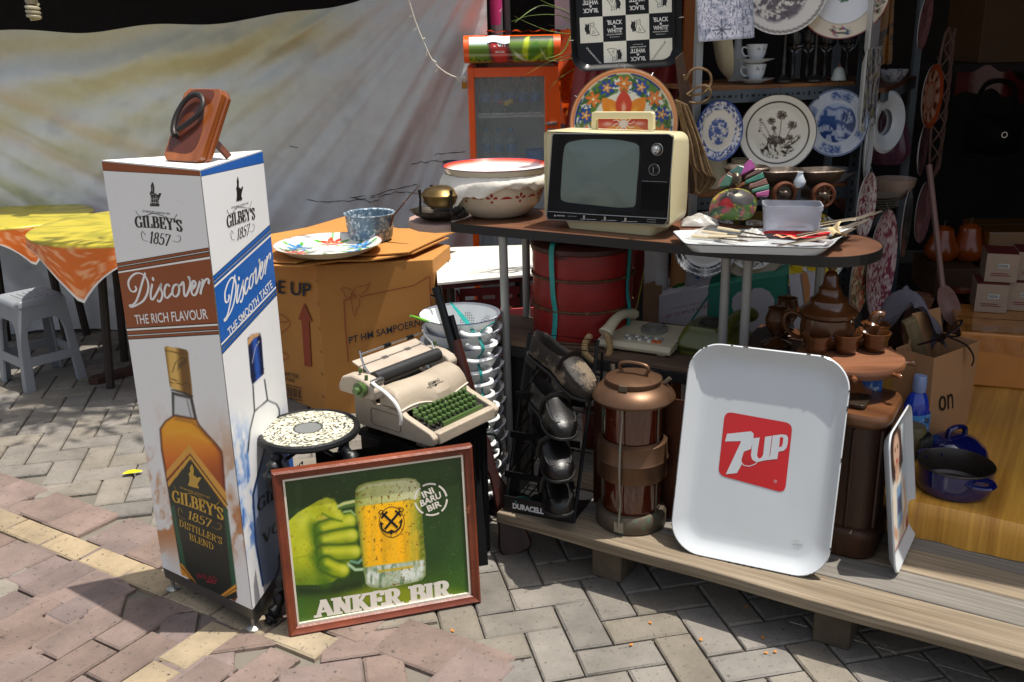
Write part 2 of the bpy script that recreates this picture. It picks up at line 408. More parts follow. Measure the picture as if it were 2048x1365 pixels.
def sheet_pt(u,v):
    x=-4.1+4.0*u; y0=5.32+.22*u
    top=1.668+.05*max(0,(x+2.3))**1.3+.13*max(0,(x+1.35))**1.6+.03*max(0,-2.6-x)
    z=.02+.012*sin(x*9)+(top-.02)*v
    d=(1-v)*top  # distance below the hem
    ax,az=x-.15,z-2.45; r1=math.hypot(ax,az); t1=math.atan2(-az,-ax)  # folds fan out from the top right corner
    bx,bz=x+4.3,z-2.0; r2=math.hypot(bx,bz); t2=math.atan2(-bz,bx)  # and from the far left one
    t1+=.16*r1*(1-r1/4)*.5; w2=1/(1+math.exp(5*(x+2.0)))
    f=(float(fbm(t1*13,r1*.5,3,3))-.5)*.105*min(1,r1/1.2)*(1-.75*w2)+(float(fbm(t2*17,r2*.4,8,3))-.5)*.11*w2*min(1,d*1.5)
    q1=d+.17*(x+2.2)-.05*(x+2.2)**2; f+=.045*sin(q1*19+.7)*math.exp(-((d-.18)/.16)**2)/(1+math.exp(4*(x+1.0)))
    f+=.010*(float(fbm(x*9+d*8,d*16-x*14,8,3))-.5)
    return (x,y0+f-.05*sin(pi*v)-.10*(1-v)**6,z)
nu,nv=260,150
U,V=np.meshgrid(np.linspace(0,1,nu+1),np.linspace(0,1,nv+1)); X=-4.1+4.0*U; D=(1-V)*1.7
cs=Cv(X,D,'b6babb')
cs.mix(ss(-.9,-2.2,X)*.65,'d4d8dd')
q=D+.26*(X+2.2)-.08*(X+2.2)**2
cs.mix(np.exp(-((D-.06)/.16)**2)*.55*ss(-.7,-1.2,X),'a9a07c')
cs.mix(np.exp(-((q-.30)/.09)**2)*.42*ss(-.6,-1.3,X),'b9ad74')
cs.mix(np.exp(-((q-.58)/.08)**2)*.3*ss(-.8,-1.5,X)*ss(-2.9,-2.3,X),'b5b184')
for off,c,a,wd in ((.18,'c9ac8c',.38,.05),(.42,'c8ac90',.34,.045),(.72,'aeb07c',.4,.05),(1.0,'bca090',.3,.05),(.85,'a9a070',.3,.08)):
    qq=D-off-.62*(X+2.9)-.05*np.sin(X*4)
    cs.mix(np.exp(-(qq/wd)**2)*a*ss(-1.5,-2.1,X),c)
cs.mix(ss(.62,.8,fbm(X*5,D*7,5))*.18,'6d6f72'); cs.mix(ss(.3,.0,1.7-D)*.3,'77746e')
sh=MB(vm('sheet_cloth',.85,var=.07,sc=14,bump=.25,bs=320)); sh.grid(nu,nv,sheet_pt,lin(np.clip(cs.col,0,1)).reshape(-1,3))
sh.mat(mat('crack_black','1c1b18',.9))
for L in ([(615,405),(660,406),(700,402),(760,395),(800,392),(845,396)],[(705,396),(740,404),(758,403)],[(700,398),(760,390),(800,384),(835,378)],[(820,338),(850,332),(890,328)],[(868,318),(880,312),(930,305)],[(816,455),(830,459),(858,460)],[(580,296),(596,300)]):
    pts=[]
    for u,v in spline(L,4):
        p=P(u,v+random.uniform(-2,2),y=5.45); uu=(p.x+4.1)/4; q=sheet_pt(uu,p.z/sheet_pt(uu,1)[2]); pts.append((q[0],q[1]-.001,q[2]))
    sh.tube(pts,[.0007+.0017*abs(sin(i*1.3)) for i in range(len(pts))],5)
tag(sh.build('hanging_sheet',smooth=80),'large grey stained cloth sheet hung as a backdrop behind the yellow tables','sheet')
# small tears and stitched string of lights
shs=thing('string_lights','thin white string of tiny lights drooping before the grey sheet to the cooler','string lights')
pts=spline([P(u,v,y=5.02) for u,v in ((815,-10),(830,40),(848,85),(868,125),(900,150),(932,158))],6)
MB(mat('wire_white','cfcabd',.6)).tube(pts,.0028,5).build('wire',shs)
for i,p in enumerate(pts[2::3]):
    a=random.uniform(0,6.3); q=Vector(p)+Vec((.02*cos(a),0,.02*sin(a)-.012))
    MB(mat('wire_white')).tube([p,q],[.002,.004],5).build('bulb',shs)

# ---- light bulb hanging top left
b=thing('light_bulb','small white spiral energy saving bulb hanging before the dark wall','light bulb',MT(P(63,4,y=5.0)))
mb=MB(mat('bulb_glass','a89f88',.35)); mb.tube([(.028*cos(t*.5),.028*sin(t*.5),-.012-.0016*t) for t in range(0,44)],.0085,7); mb.build('spiral_tube',b)
MB(mat('bulb_base','8e8672',.5)).lathe([(.024,-.012),(.03,0),(.03,.05),(.014,.06),(.014,.09)],16,True,True).build('base',b)

# ---- wooden platform of planks
pd=Vec((.8499,-.5269)); pn=Vec((.5269,.8499)); PO=Vec((-.06,2.70))
PM=upright((PO.x,PO.y,0),pd.x,pd.y)
plat=thing('plank_platform','low grey weathered plank platform on wooden blocks along the stall front','platform',PM)
for i,(w0,w1) in enumerate(((0,.135),(.139,.262),(.266,.40),(.404,.53),(.534,.67))):
    m=mat('plank_%d'%(i%2),'8d7f6b' if i%2==0 else '7f7a72',.85,var=.35,sc=5,bump=.5,bs=60,wood='6a5c49' if i%2==0 else '5f5a53',st=(.8,34,34),spot='4d4438',sa=.66,ss=3)
    mb=MB(m); n=26
    rings=[]
    for k in range(n+1):
        x=2.5*k/n; j=.003*sin(x*11+i); t=.1665+.0015*sin(x*5+i)
        rings.append([(x,w0+(j if i==0 else 0),.131),(x,w1,.131),(x,w1,t),(x,w0+(j if i==0 else 0),t)])
    mb.loft(rings,True,True).build('plank',plat,bevel=.003)
for x in (.355,1.03,1.75):
    MB(mat('block_wood','5d5040',.9,var=.4,sc=9,wood='3f352a',st=(1,6,1),bump=.5)).bx(x-.05,x+.05,.06,.62,0.0,.130).build('support_block',plat,bevel=.006)

# ---- yellow wood-print covered stand in the shop
A=P(1822,1070,z=.168); B=P(2048,1122,z=.168); dv=(B-A).normalized(); zt=P(1825,1008,y=A.y).z+.01
YM=upright((A.x-.30*dv.x,A.y-.30*dv.y,.168),dv.x,dv.y); yh=zt-.168
yw=mat('vinyl_print','d6a044',.32,var=.2,sc=4,wood='b07a30',st=(26,.9,.9),bump=.1,bs=14,coat=.25)
mb=MB(yw)
def yp(u,v):
    x=-.3+2.1*u; w=.004*sin(x*23)+.003*sin(x*51+1)
    L=v*1.65
    if L<yh:return (x,w*(1-L/yh)-.012,L)
    return (x,L-yh-.012+.010*min(1,(L-yh)*30),yh+.002*sin(x*13+L*17))
mb.grid(90,70,yp); mb.bx(-.28,1.78,.03,1.5,0,yh-.012)
tag(mb.build('covered_stand',M=YM,smooth=50),'low stand covered in glossy yellow wood print vinyl, blue pot on top','stand')
YTOP=zt

# ================================================================ LEFT BACKGROUND
def round_table(cx,cy,r,zt,rot,lab,clab,seed):
    t=thing('round_table',lab,'table',TR(cx,cy,0),'round tables by the sheet')
    MB(mat('table_wood_dark','2a211b',.7)).lathe([(0,zt-.03),(r-.01,zt-.03),(r-.01,zt-.004),(0,zt-.004)],40).build('tabletop',t)
    for a in (45,135,225,315):
        MB(mat('table_wood_dark')).tube([(.24*cos(R(a+12)),.24*sin(R(a+12)),zt-.03),(.30*cos(R(a+12)),.30*sin(R(a+12)),0)],.022,8).build('leg',t)
    a0=r*1.10; n=120; rings=[]; cols=[]
    ye,og=hx('b3a436'),hx('d56a22')
    for k in range(9):
        rr=(r+.004)*k/8; rings.append([(max(rr,.001)*cos(2*pi*j/n),max(rr,.001)*sin(2*pi*j/n),zt+.002) for j in range(n)])
    for k in range(1,25):
        ring=[]
        for j in range(n):
            th=2*pi*j/n; c=max(abs(cos(th-R(rot))),abs(sin(th-R(rot)))); L=a0/c-r
            q=L*k/24; o=.012*sin(th*9+seed)*q/.2+.03*sin(2*q)+.006
            rr=r+o+.004; ring.append((rr*cos(th),rr*sin(th),zt+.002-q*.98))
        rings.append(ring)
    Pn=np.array(rings); th=np.arange(n)[None]*2*pi/n+np.zeros((33,1)); rr=np.hypot(Pn[...,0],Pn[...,1]); drop=zt-Pn[...,2]
    c=np.empty(Pn.shape); c[:]=ye
    c=c*(.95+.1*fbm(Pn[...,0]*8,Pn[...,1]*8,seed)[...,None])
    mk=ss(.62,.66,vn(Pn[...,0]*9,Pn[...,1]*34,4))*.6; c=c*(1-mk[...,None])+hx('7d7a24')*mk[...,None]
    m=ss(.004,.012,drop)[...,None]; sw=np.sin(14*np.hypot(((th*6)%1)-.5,((drop*9)%1)-.5)+3*np.sin(th*17+drop*40)); sw=ss(.55,.8,sw)[...,None]
    c=c*(1-m)+(og*(1-sw*.75)+hx('edb58a')*sw*.75)*m
    edge=np.zeros((33,n)); edge[-2:,:]=1; cc=np.maximum(abs(np.cos(th-R(rot))),abs(np.sin(th-R(rot))))
    c=c*(1-edge[...,None])+hx('dfdcd4')*edge[...,None]
    mb=MB(vm('oilcloth_print',.35)); mb.loft(rings,True,False,cols=lin(np.clip(c,0,1)).reshape(-1,3))
    tag(mb.build('tablecloth',M=TR(cx,cy,0),smooth=60),clab,'tablecloth','yellow and orange tablecloths')
round_table(-1.80,4.62,.50,.755,32,'dark round table behind the white bottle display, right of two','yellow cloth with orange swirl border, its corner hanging beside the white display',1)
round_table(-2.62,5.02,.38,.742,80,'dark round table at the left edge of the photo','yellow cloth with orange swirl border on the table cut by the left edge',2)

# grey plastic stool
st=thing('plastic_stool','grey plastic stool with open arched sides on the pavers by the tables','stool',TR(-2.357,4.52,0,-45+4))
gp=mat('stool_plastic','84888c',.42,var=.1,sc=5,spot='8a8c8e',sa=.66,ss=12); H_=.43; a,bq=.118,.15
for k in range(4):
    mb=MB(gp).at(RZ(90*k)); at_=lambda x,z:(x*(bq+(a-bq)*z/H_)/.15,-(bq+(a-bq)*z/H_),z)
    out=[(-.15,0),(-.15,H_),(.15,H_),(.15,0),(.105,0),(.105,.12),(.105,.27),(.095,.315),(.07,.34),(-.07,.34),(-.095,.315),(-.105,.27),(-.105,.12),(-.105,0)]
    out=out[::-1]
    ring0=[at_(*p) for p in out]; ring1=[(x*.95,y+.012,z) for x,y,z in ring0]
    mb.loft([ring0,ring1]); mb.build('side_frame',st,smooth=0,bevel=.002)
    mb=MB(gp).at(RZ(90*k)); r0=[at_(-.104,.12),at_(.104,.12),at_(.104,.165),at_(-.104,.165)]
    mb.loft([r0,[(x,y+.008,z) for x,y,z in r0]]).build('stretcher',st,smooth=0,bevel=.001)
sm=MB(gp); sm.loft([[(x,y,H_-.02) for x,y in rrect(.245,.245,.03)],[(x,y,H_+.002) for x,y in rrect(.242,.242,.03)],[(x,y,H_+.012) for x,y in rrect(.222,.222,.03)],[(x,y,H_+.012) for x,y in rrect(.20,.20,.03)],[(x,y,H_+.007) for x,y in rrect(.17,.17,.03)]])
for k in range(5):sm.bx(-.07,.07,-.06+.028*k,-.052+.028*k,H_+.007,H_+.010)
sm.build('seat',st,smooth=50)

# rusted bar on the ground
p0=P(178,762,z=.02); p1=P(345,718,z=.02); dv=p1-p0
mb=MB(mat('rusty_bar','3d241c',.8,var=.4,sc=14,spot='9a8f84',sa=.68,ss=18,bump=.5)); L=dv.length
o=[(0,.012),(.03,.035),(L,.038),(L,-.038),(.03,-.035),(0,-.012)]
mb.prism(o,0,.032); tag(mb.build('wooden_beam',M=upright((p0.x,p0.y,0),dv.x,dv.y),smooth=0,bevel=.004),'dark rusty beam with chipped paint lying behind the grey stool','beam')
# yellow leaf
lf=MB(mat('leaf_yellow','c9bd1c',.5)); o=spline([(-.035,0),(-.01,.016),(.02,.013),(.04,0),(.018,-.014),(-.012,-.012)],5,True)
lf.add([(x,y,.004+.006*(x*30)**2*.3+abs(y)*.5) for x,y in o],[tuple(range(len(o)))])
q=P(264,949,z=.003); tag(lf.build('fallen_leaf',M=TR(q.x,q.y,.003,15)),'single yellow fallen leaf on the pavers','leaf')

pet=None; pm_=mat('petal_orange','b8742a',.6,var=.2)
for u,v in ((1262,1290),(1300,1246),(1402,1280),(1526,1276),(1550,1304),(1532,1306),(905,1262),(1492,1214)):
    q=P(u,v,z=.003); M=TR(q.x,q.y,.0035,random.uniform(0,360))
    if pet is None:pet=MB(pm_).add([(-.008,0,.001),(0,-.005,0),(.009,0,.003),(0,.005,0)],[(0,1,2,3)]).build('dry_petal',M=M,smooth=0); tag(pet,'tiny dry orange petal lying on the pavers','petal','dry petals on the pavers')
    else:dup(pet,M)
# tree beside the tables, above the frame: its branch dapples the pavers near the stool
tree=thing('shade_tree','leafy tree branch above the frame dappling the pavers near the grey stool','tree',None)
MB(mat('bark','3a2d22',.9,var=.3,bump=.5)).tube([(-5.2,3.6,0),(-5.15,3.6,2.0),(-4.6,3.7,3.4),(-3.0,3.85,4.0),(-1.4,3.95,4.3),(-.5,4.0,4.35)],[.16,.13,.10,.07,.04,.015],10).build('trunk',tree)
mb=MB(mat('leaf_green','35501c',.6,var=.3))
for k in range(520):
    c=Vec((random.gauss(-1.25,.55),random.gauss(3.98,.15),random.gauss(4.25,.16))); a=Vec((random.uniform(-1,1),random.uniform(-1,1),random.uniform(-.4,.4))).normalized(); b=a.orthogonal().normalized(); l=random.uniform(.04,.075); mb.add([c-a*l,c+b*l*.4,c+a*l,c-b*l*.4],[(0,1,2,3)])
mb.build('crown',tree,smooth=0)

# ================================================================ BOTTLE DISPLAY (three-sided column)
C0=Vec((-.745,2.322)); C1=Vec((-1.078,2.560)); C2=Vec((-.691,2.716)); ZB,ZT=.078,1.303
col=thing('display_column','white three sided display column printed with whisky and vodka bottles','display stand',MT((C0.x,C0.y,0)))
rel=lambda p:(p.x-C0.x,p.y-C0.y)
tri=[rel(C0),rel(C2),rel(C1)]
cen=(sum(p[0] for p in tri)/3,sum(p[1] for p in tri)/3)
def inset(k):return [(cen[0]+(x-cen[0])*k,cen[1]+(y-cen[1])*k) for x,y in tri]
wht=mat('board_white','dcdcd8',.45,var=.05,bump=.05,bs=30)
mb=MB(wht); mb.loft([[(x,y,ZB-.002) for x,y in inset(.990)],[(x,y,ZT-.002) for x,y in inset(.990)]]); mb.build('body',col,smooth=0)
mb=MB(wht); mb.loft([[(x,y,ZT-.0015) for x,y in inset(1.0)],[(x,y,ZT+.003) for x,y in inset(1.004)]]); mb.build('top_panel',col,smooth=0)
mb=MB(mat('brushed_steel','6d6c6a',.35,metal=.8,var=.2,st=(1,1,12))); mb.loft([[(x,y,.042) for x,y in inset(.985)],[(x,y,ZB-.0025) for x,y in inset(1.0)]]); mb.build('base_skirt',col,smooth=0)
for k in range(3):
    q=inset(.90)[k]; MB(mat('zinc','9b9a92',.4,metal=.8)).at(TR(q[0],q[1],0)).lathe([(.0,0),(.021,0),(.021,.007),(.012,.013),(.006,.015),(.006,.045),(0,.045)],16).build('foot',col)
def panel_frame(a,b):return FR((a.x,a.y,0),(b.x-a.x,b.y-a.y,0),(0,0,1))
FM=panel_frame(C1,C0); fp=Plane(FM); FI=MT((-C0.x,-C0.y,0))@FM
SM=panel_frame(C0,C2); sp=Plane(SM); SI=MT((-C0.x,-C0.y,0))@SM
c4=lambda L:[(200+x/3.25,480+y/3.25) for x,y in L]
c3=lambda L:[(180+x/3.25,160+y/3.25) for x,y in L]
c5=lambda L:[(240+x/3.25,860+y/3.25) for x,y in L]
c7=lambda L:[(x*.4874,700+y*.4874) for x,y in L]
TOWER=c3([(395,822),(455,822),(455,808),(447,800),(450,780),(462,752),(468,738),(455,736),(448,745),(438,748),(433,735),(428,742),(421,735),(422,700),(415,672),(408,662),(405,672),(398,690),(402,715),(398,728),(391,738),(398,752),(400,775),(398,800),(393,812)])
def bands(c,L,Rr,brown,dark):  # stripes across a face from the left edge pixel list to the right
    for (a,b,k) in L:c.poly([(*a,),(*Rr(a),),(*Rr(b),),(*b,)],k,.7)
def front_art(U,V):
    c=Cv(U,V,'e2e2df'); br,dk_,wl='8a4318','2b1d16','eeeae4'
    
    nb=fbm(U/26,V/40,2); sw=ss(.3,.72,fbm(U/34+1.6*nb,V/60+2.6*nb,6,3))
    c.mix(ss(780,960,V)*ss(1170,1040,V)*sw*.85*ss(-.5,.5,np.abs(U-385-(V-900)*.12)/60-.5),'bd8a62')
    c.mix(ss(930,1000,V)*ss(1120,1060,V)*ss(.35,.9,sw)*.6,'b06a34')
    # bottle
    neck=c4([(465,985),(600,1020),(632,1170),(470,1150)]); c.poly(neck,'33302e',1.2); c.poly(c4([(482,1010),(585,1035),(612,1160),(482,1135)]),'c9cac9',2.2)
    c.line(c4([(565,1040),(592,1150)]),2,'77736e',1.5)
    bot=[(348,830),(330,842),(319,858),(322,900),(341,1012),(363,1143),(470,1204),(474,1196),(453,1012),(446,914),(444,903),(436,891),(415,868),(400,851),(393,838)]
    c.poly(bot,'4a1c0a',2); m=c.pm(bot,1); d=-c.sd(bot)
    am=ss(0,6,d); t=ss(840,960,V)[...,None]; lq=hx('eba31a')*(1-t)+hx('cf5a0e')*t
    lq=lq*(1-.25*ss(900,990,V+.35*(U-380))[...,None])+.0
    c.mix(m*am,lq); c.line([(352,838),(385,845),(400,858),(438,900)],5,'6a3008',4,.5); c.line([(335,868),(372,862),(420,885)],7,'e8ae2c',5,.5)
    c.mix(m*ss(430,446,U-.12*(V-900))*.6,'7b2108')
    lab=[(381,916),(336,976),(339,1000),(360,1128),(380,1165),(452,1200),(475,1196),(454,1024)]
    c.poly(lab,'16201b',1); c.poly([(341,1012),(348,1010),(372,1135),(365,1143)],'1e5238',1.5); c.poly([(446,1012),(455,1020),(474,1180),(465,1186)],'1e5238',1.5)
    c.poly([(378,890),(333,943),(333,958),(379,906),(454,1006),(452,985)],'d59a3e',.8); c.line([(334,962),(380,909),(455,1010)],2.2,'17110a',.7); c.poly([(380,911),(335,964),(337,975),(381,919),(454,1019),(454,1010)],'cf9a35',.7); c.line([(337,976),(381,920),(455,1021)],1.5,'14120b',.6)
    c.poly([(359,1128),(364,1128),(394,1168),(383,1160),(363,1150)],'cf8a2a',1); c.line([(361,1132),(388,1164)],1.5,'1a130a',.6)
    c.poly([(472,1168),(474,1182),(446,1196),(440,1192)],'cf8f32',1); c.line([(473,1176),(444,1195)],1.5,'17110a',.6)
    cap=c4([(420,700),(437,692),(560,715),(572,728),(601,1000),(598,1018),(560,1003),(458,960),(452,940)]); c.poly(cap,'5c3d0c',1.2)
    s=(U-329-(V-694)*.10)/50; g=hx('6f4a10')[None,None]+(hx('e2b65e')-hx('6f4a10'))*np.clip(.5+.75*np.sin(s*7-.4),0,1)[...,None]
    c.mix(c.pm(cap,.8)*.96,g); c.line(c4([(425,720),(570,748)]),2,'5a3b08',1.2)
    for yy in (905,925):c.line(c4([(452,yy),(520,yy+12),(592,yy+40)]),1.4,'4b320a',.8)
    c.line(c4([(470,860),(490,800),(530,765),(562,775)]),1.5,'3b2b10',.7)
    for k in range(4):c.line(c4([(505+15*k,850-12*k),(510+14*k,800-6*k),(520+14*k,840-12*k)]),1.1,'2e2210',.6)
    c.line(c4([(465,975),(530,990),(600,1018)]),3,'15120e',1.5)
    c.mix(ss(.72,.8,fbm(U/7,V/7,9))*.05,'8a8880')
    return c.col
def stripes(mb,pl,xl,xr,L):
    for i,(a,b,c_,d,k) in enumerate(L):
        mb.mat(mat('stripe_'+k,k,.35)); lv=[]
        for x in (0,pl.w):  # the stripe's edges run straight from one long edge of the face to the other
            pa,pb,pc,pd_=pl(xl,a),pl(xr,b),pl(xl,c_),pl(xr,d); f=lambda p,q:p[1]+(x-p[0])*(q[1]-p[1])/(q[0]-p[0]); lv.append((x,min(ZT-.0005,f(pa,pb)),f(pc,pd_)))
        mb.flat([(lv[0][0],lv[0][1]),(lv[1][0],lv[1][1]),(lv[1][0],lv[1][2]),(lv[0][0],lv[0][2])],.0013+i*.00003)
BR_,DK_,WL_,BL_='8a4318','2b1d16','eeeae4','0d5cae'; fp.w=(C0-C1).length; sp.w=(C2-C0).length
fl_=(C0-C1).length; mb=MB(vm('print_gloss',.35,var=.02)); mb.at(FI); painted(mb,FM,0,fl_,ZB,ZT,.0012,120,340,front_art)
stripes(mb,fp,242,424,[(525,494,532.5,501,DK_),(526.3,495.4,531,499.5,BR_),(533.5,502.5,546.5,517,DK_),(535.5,505,541,511.5,BR_),(543,513,546,517,WL_),(546.3,517.5,657,646.5,BR_),(656.5,646.3,660,650,DK_),(659,648.5,662.5,652,WL_),(662.8,652,671.8,661,DK_),(664,653.5,670.3,659,BR_),(673.5,662.5,680.5,670,DK_),(674.5,663.8,678.5,668,BR_)])
stripes(mb,fp,208.5,404.6,[(310,320,342,353,DK_),(310,320,341,352,BR_)])
def put(mb,M):mb.at(M)
K=mat('ink_black','121212',.4); G_=mat('ink_gold','c19a3a',.4); W_=mat('ink_white','e4e2de',.4); Rk=mat('ink_red','8f1830',.5)
z1=.0019
DISC=[[(195,420),(205,436),(240,424),(285,395),(312,345),(318,290),(300,240),(262,216),(222,226),(192,262),(190,298),(205,330),(228,336),(240,318),(232,300)],
        [(299,214),(287,250),(272,300),(258,350),(238,400),(214,424),(200,422)],
        [(345,285),(336,330),(334,368),(342,388),(362,366),(404,286),(398,310),(410,350),(404,384),(388,402),(376,388)],
        [(456,304),(450,290),(434,296),(424,330),(428,366),(444,376),(476,340)],
        [(508,288),(488,296),(476,326),(480,356),(496,368),(514,352),(520,318),(512,292),(520,300),(545,276)],
        [(536,284),(546,274),(550,300),(552,345),(560,366),(578,340),(592,290),(588,250),(580,240),(590,262),(612,300)],
        [(604,322),(622,300),(626,276),(614,266),(602,290),(600,335),(614,360),(634,340),(656,268)],
        [(664,258),(674,262),(668,300),(658,352)],[(668,310),(684,270),(704,252),(714,264),(710,286)]]
def discover(mb,pl,f,z,w):
    for k,s in enumerate(DISC):mb.line([pl(*f(p)) for p in spline(s,6)],w*1.08,z+k*.0001,w*.5)
    mb.flat([(pl(*f((349,254)))[0]+w*.7*cos(t*.7),pl(*f((349,254)))[1]+w*.7*sin(t*.7)) for t in range(9)],z)
def swash(mb,pl,L,w,z,f=lambda p:p):
    for k,s in enumerate(L):mb.line([pl(*f(p)) for p in spline(s,5)],w,z+k*.0001,w*.35)
SWL=[c3([(300,850),(320,880),(350,885),(420,868),(470,880),(540,905),(570,872)]),c3([(345,905),(400,868),(455,880),(500,890)]),c3([(365,1010),(345,985),(338,1010),(350,1040),(385,1052)]),c3([(540,1045),(570,1055),(592,1040),(588,1015),(568,1015)])]
f0=lambda p:(200+p[0]/3.25,480+p[1]/3.25)
mb.mat(W_); discover(mb,fp,f0,z1,.0085); text(mb,'THE RICH FLAVOUR',fp(*c4([(236,550)])[0]),fp(*c4([(708,514)])[0]),fp(*c4([(226,488)])[0]),z1,.012)
mb.mat(K); serif(mb,"GILBEY'S",fp(272.3,456),fp(367,464.8),fp(269.6,433),z1,.24,.07,arch=.14)
serif(mb,'1857',fp(298.5,486),fp(339.4,493),fp(301.5,462.5),z1,.17,.05); mb.flat(fp.pts(TOWER),z1); mb.mat(W_); [mb.line(fp.pts(c3(L)),.0009,z1+.0001) for L in ([(408,690),(412,725)],[(402,742),(420,744)],[(405,760),(404,812)],[(418,755),(420,810)],[(432,750),(430,808)],[(440,760),(446,790)],[(398,795),(445,800)],[(410,775),(440,772)])]; mb.mat(K); text(mb,'ESTABLISHED LONDON 1857',fp(286.5,424.5),fp(341.5,430),fp(286,420.5),z1)
swash(mb,fp,SWL,.0022,z1)
gold=aff(c3([(300,960),(605,990),(292,885)]),c5([(345,468),(678,592),(342,392)]))
mb.mat(G_); serif(mb,"GILBEY'S",fp(*c5([(345,466)])[0]),fp(*c5([(680,592)])[0]),fp(*c5([(338,388)])[0]),z1,.24,.08,arch=.12)
serif(mb,'1857',fp(*c5([(440,575)])[0]),fp(*c5([(592,636)])[0]),fp(*c5([(448,522)])[0]),z1,.17,.05)
serif(mb,"DISTILLER'S",fp(*c5([(388,622)])[0]),fp(*c5([(670,746)])[0]),fp(*c5([(386,578)])[0]),z1,.15,.06); serif(mb,'BLEND',fp(*c5([(456,712)])[0]),fp(*c5([(616,782)])[0]),fp(*c5([(450,668)])[0]),z1,.15,.06)
mb.flat([fp(*aff(c3([(395,822),(455,822),(408,662)]),c5([(448,362),(516,382),(470,222)]))(p)) for p in TOWER],z1); text(mb,'ESTABLISHED LONDON 1857',fp(*c5([(395,380)])[0]),fp(*c5([(590,448)])[0]),fp(*c5([(393,366)])[0]),z1)
swash(mb,fp,SWL,.002,z1,gold)
mb.mat(Rk); mb.line([fp(*p) for p in spline(c5([(500,930),(512,965),(520,930),(530,965),(540,935),(552,968),(560,940),(575,985),(590,945),(600,990),(612,955),(632,978),(560,985),(628,996)]),4)],.0026,z1)
mb.build('front_panel',col,smooth=0)
def side_art(U,V):
    c=Cv(U,V,'e4e4e4'); bl,dk_,wl='0d5cae','10203f','e9eef4'
    
    nb=fbm(U/22,V/40,4); sw=ss(.3,.75,fbm(U/14+2.4*nb,V/50+3*nb,8,3))
    c.mix(ss(800,930,V)*ss(1150,1040,V)*sw*.85,'6f9bdc'); c.mix(ss(820,1000,V)*ss(1130,1050,V)*ss(.45,.95,sw)*.6,'2a55a8')
    c.poly([(506,770),(529,758),(536,801),(553,810),(559,822),(575,850),(580,880),(560,1200),(505,1000),(496,900),(500,862),(509,824)],'ececec',2)
    for L in ([(506,772),(509,823),(500,861),(496,905)],[(529,760),(535,801),(553,809),(558,818),(561,850)],[(509,823),(535,801)]):c.line(L,2.6,'2b2f38',1.2)
    cap=c4([(958,640),(985,615),(1040,605),(1050,640),(1066,870),(1045,890),(990,945),(980,900)]); c.poly(cap,'101b3c',1.2); s=(U-495-(V-670)*.1)/28
    c.mix(c.pm(cap,.8)*.8*np.clip(np.sin(s*5.2-.9),0,1),'2f62c4'); c.poly(c4([(958,650),(985,615),(1035,605),(1040,620),(1000,640),(965,690)]),'c79a6a',1)
    c.line(c4([(985,900),(1066,840)]),1.4,'0b1024',.7); c.line(c4([(990,800),(1010,700),(1035,660)]),1.5,'a8a8b8',.7)
    c.poly([(534,882),(506,990),(512,1090),(526,1172),(640,1120),(640,850)],'8796b4',1); c.line([(534,882),(506,990),(512,1090),(526,1172)],4,'18305f',.8); c.poly([(545,880),(600,930),(600,960),(541,892)],'2f62b4',1)
    return c.col
sl_=(C2-C0).length; mb=MB(vm('print_gloss')); mb.at(SI); painted(mb,SM,0,sl_,ZB,ZT,.0012,110,300,side_art)
stripes(mb,sp,430,546,[(548,443,561,456,'10203f'),(550,445,558,453,BL_),(562,457,569,464,'10203f'),(562.5,458,567,462,BL_),(569,463.5,574,468,WL_),(574,468,700,578,BL_),(700,578,704,582,WL_),(704,582,713,589,'10203f'),(706,583,711,587,BL_),(714,590,724,598,'10203f'),(715.5,591.5,721.5,596,BL_)])
stripes(mb,sp,405,525,[(320,296,353,327,'10203f'),(320,296,352,326,BL_)])
f1=aff([(198,432),(715,262),(297,213)],c4([(805,525),(1103,95),(872,228)]))
mb.mat(W_); discover(mb,sp,f1,z1,.0085); text(mb,'THE SMOOTH TASTE',sp(*c4([(838,635)])[0]),sp(*c4([(1120,308)])[0]),sp(*c4([(822,582)])[0]),z1,.012)
mb.mat(K); serif(mb,"GILBEY'S",sp(453.2,457),sp(509.5,438.5),sp(451.2,432.5),z1,.24,.07,arch=.1); serif(mb,'1857',sp(471.7,481.5),sp(496.8,469.4),sp(474,457.5),z1,.17,.05)
ft=aff(c3([(395,822),(455,822),(408,662)]),c3([(948,790),(985,780),(955,628)])); mb.flat([sp(*ft(p)) for p in TOWER],z1); text(mb,'ESTABLISHED LONDON 1857',sp(462,418),sp(496,408),sp(461.5,414),z1)
swash(mb,sp,SWL,.0022,z1,aff(c3([(300,960),(605,990),(292,885)]),c3([(888,965),(1070,905),(882,885)])))
serif(mb,"GILBEY'S",sp(514,1027),sp(606,945),sp(513,1000),z1,.24,.07); serif(mb,'VODKA',sp(524,1092),sp(610,1010),sp(522.5,1070),z1,.2,.06)
mb.build('side_panel',col,smooth=0)

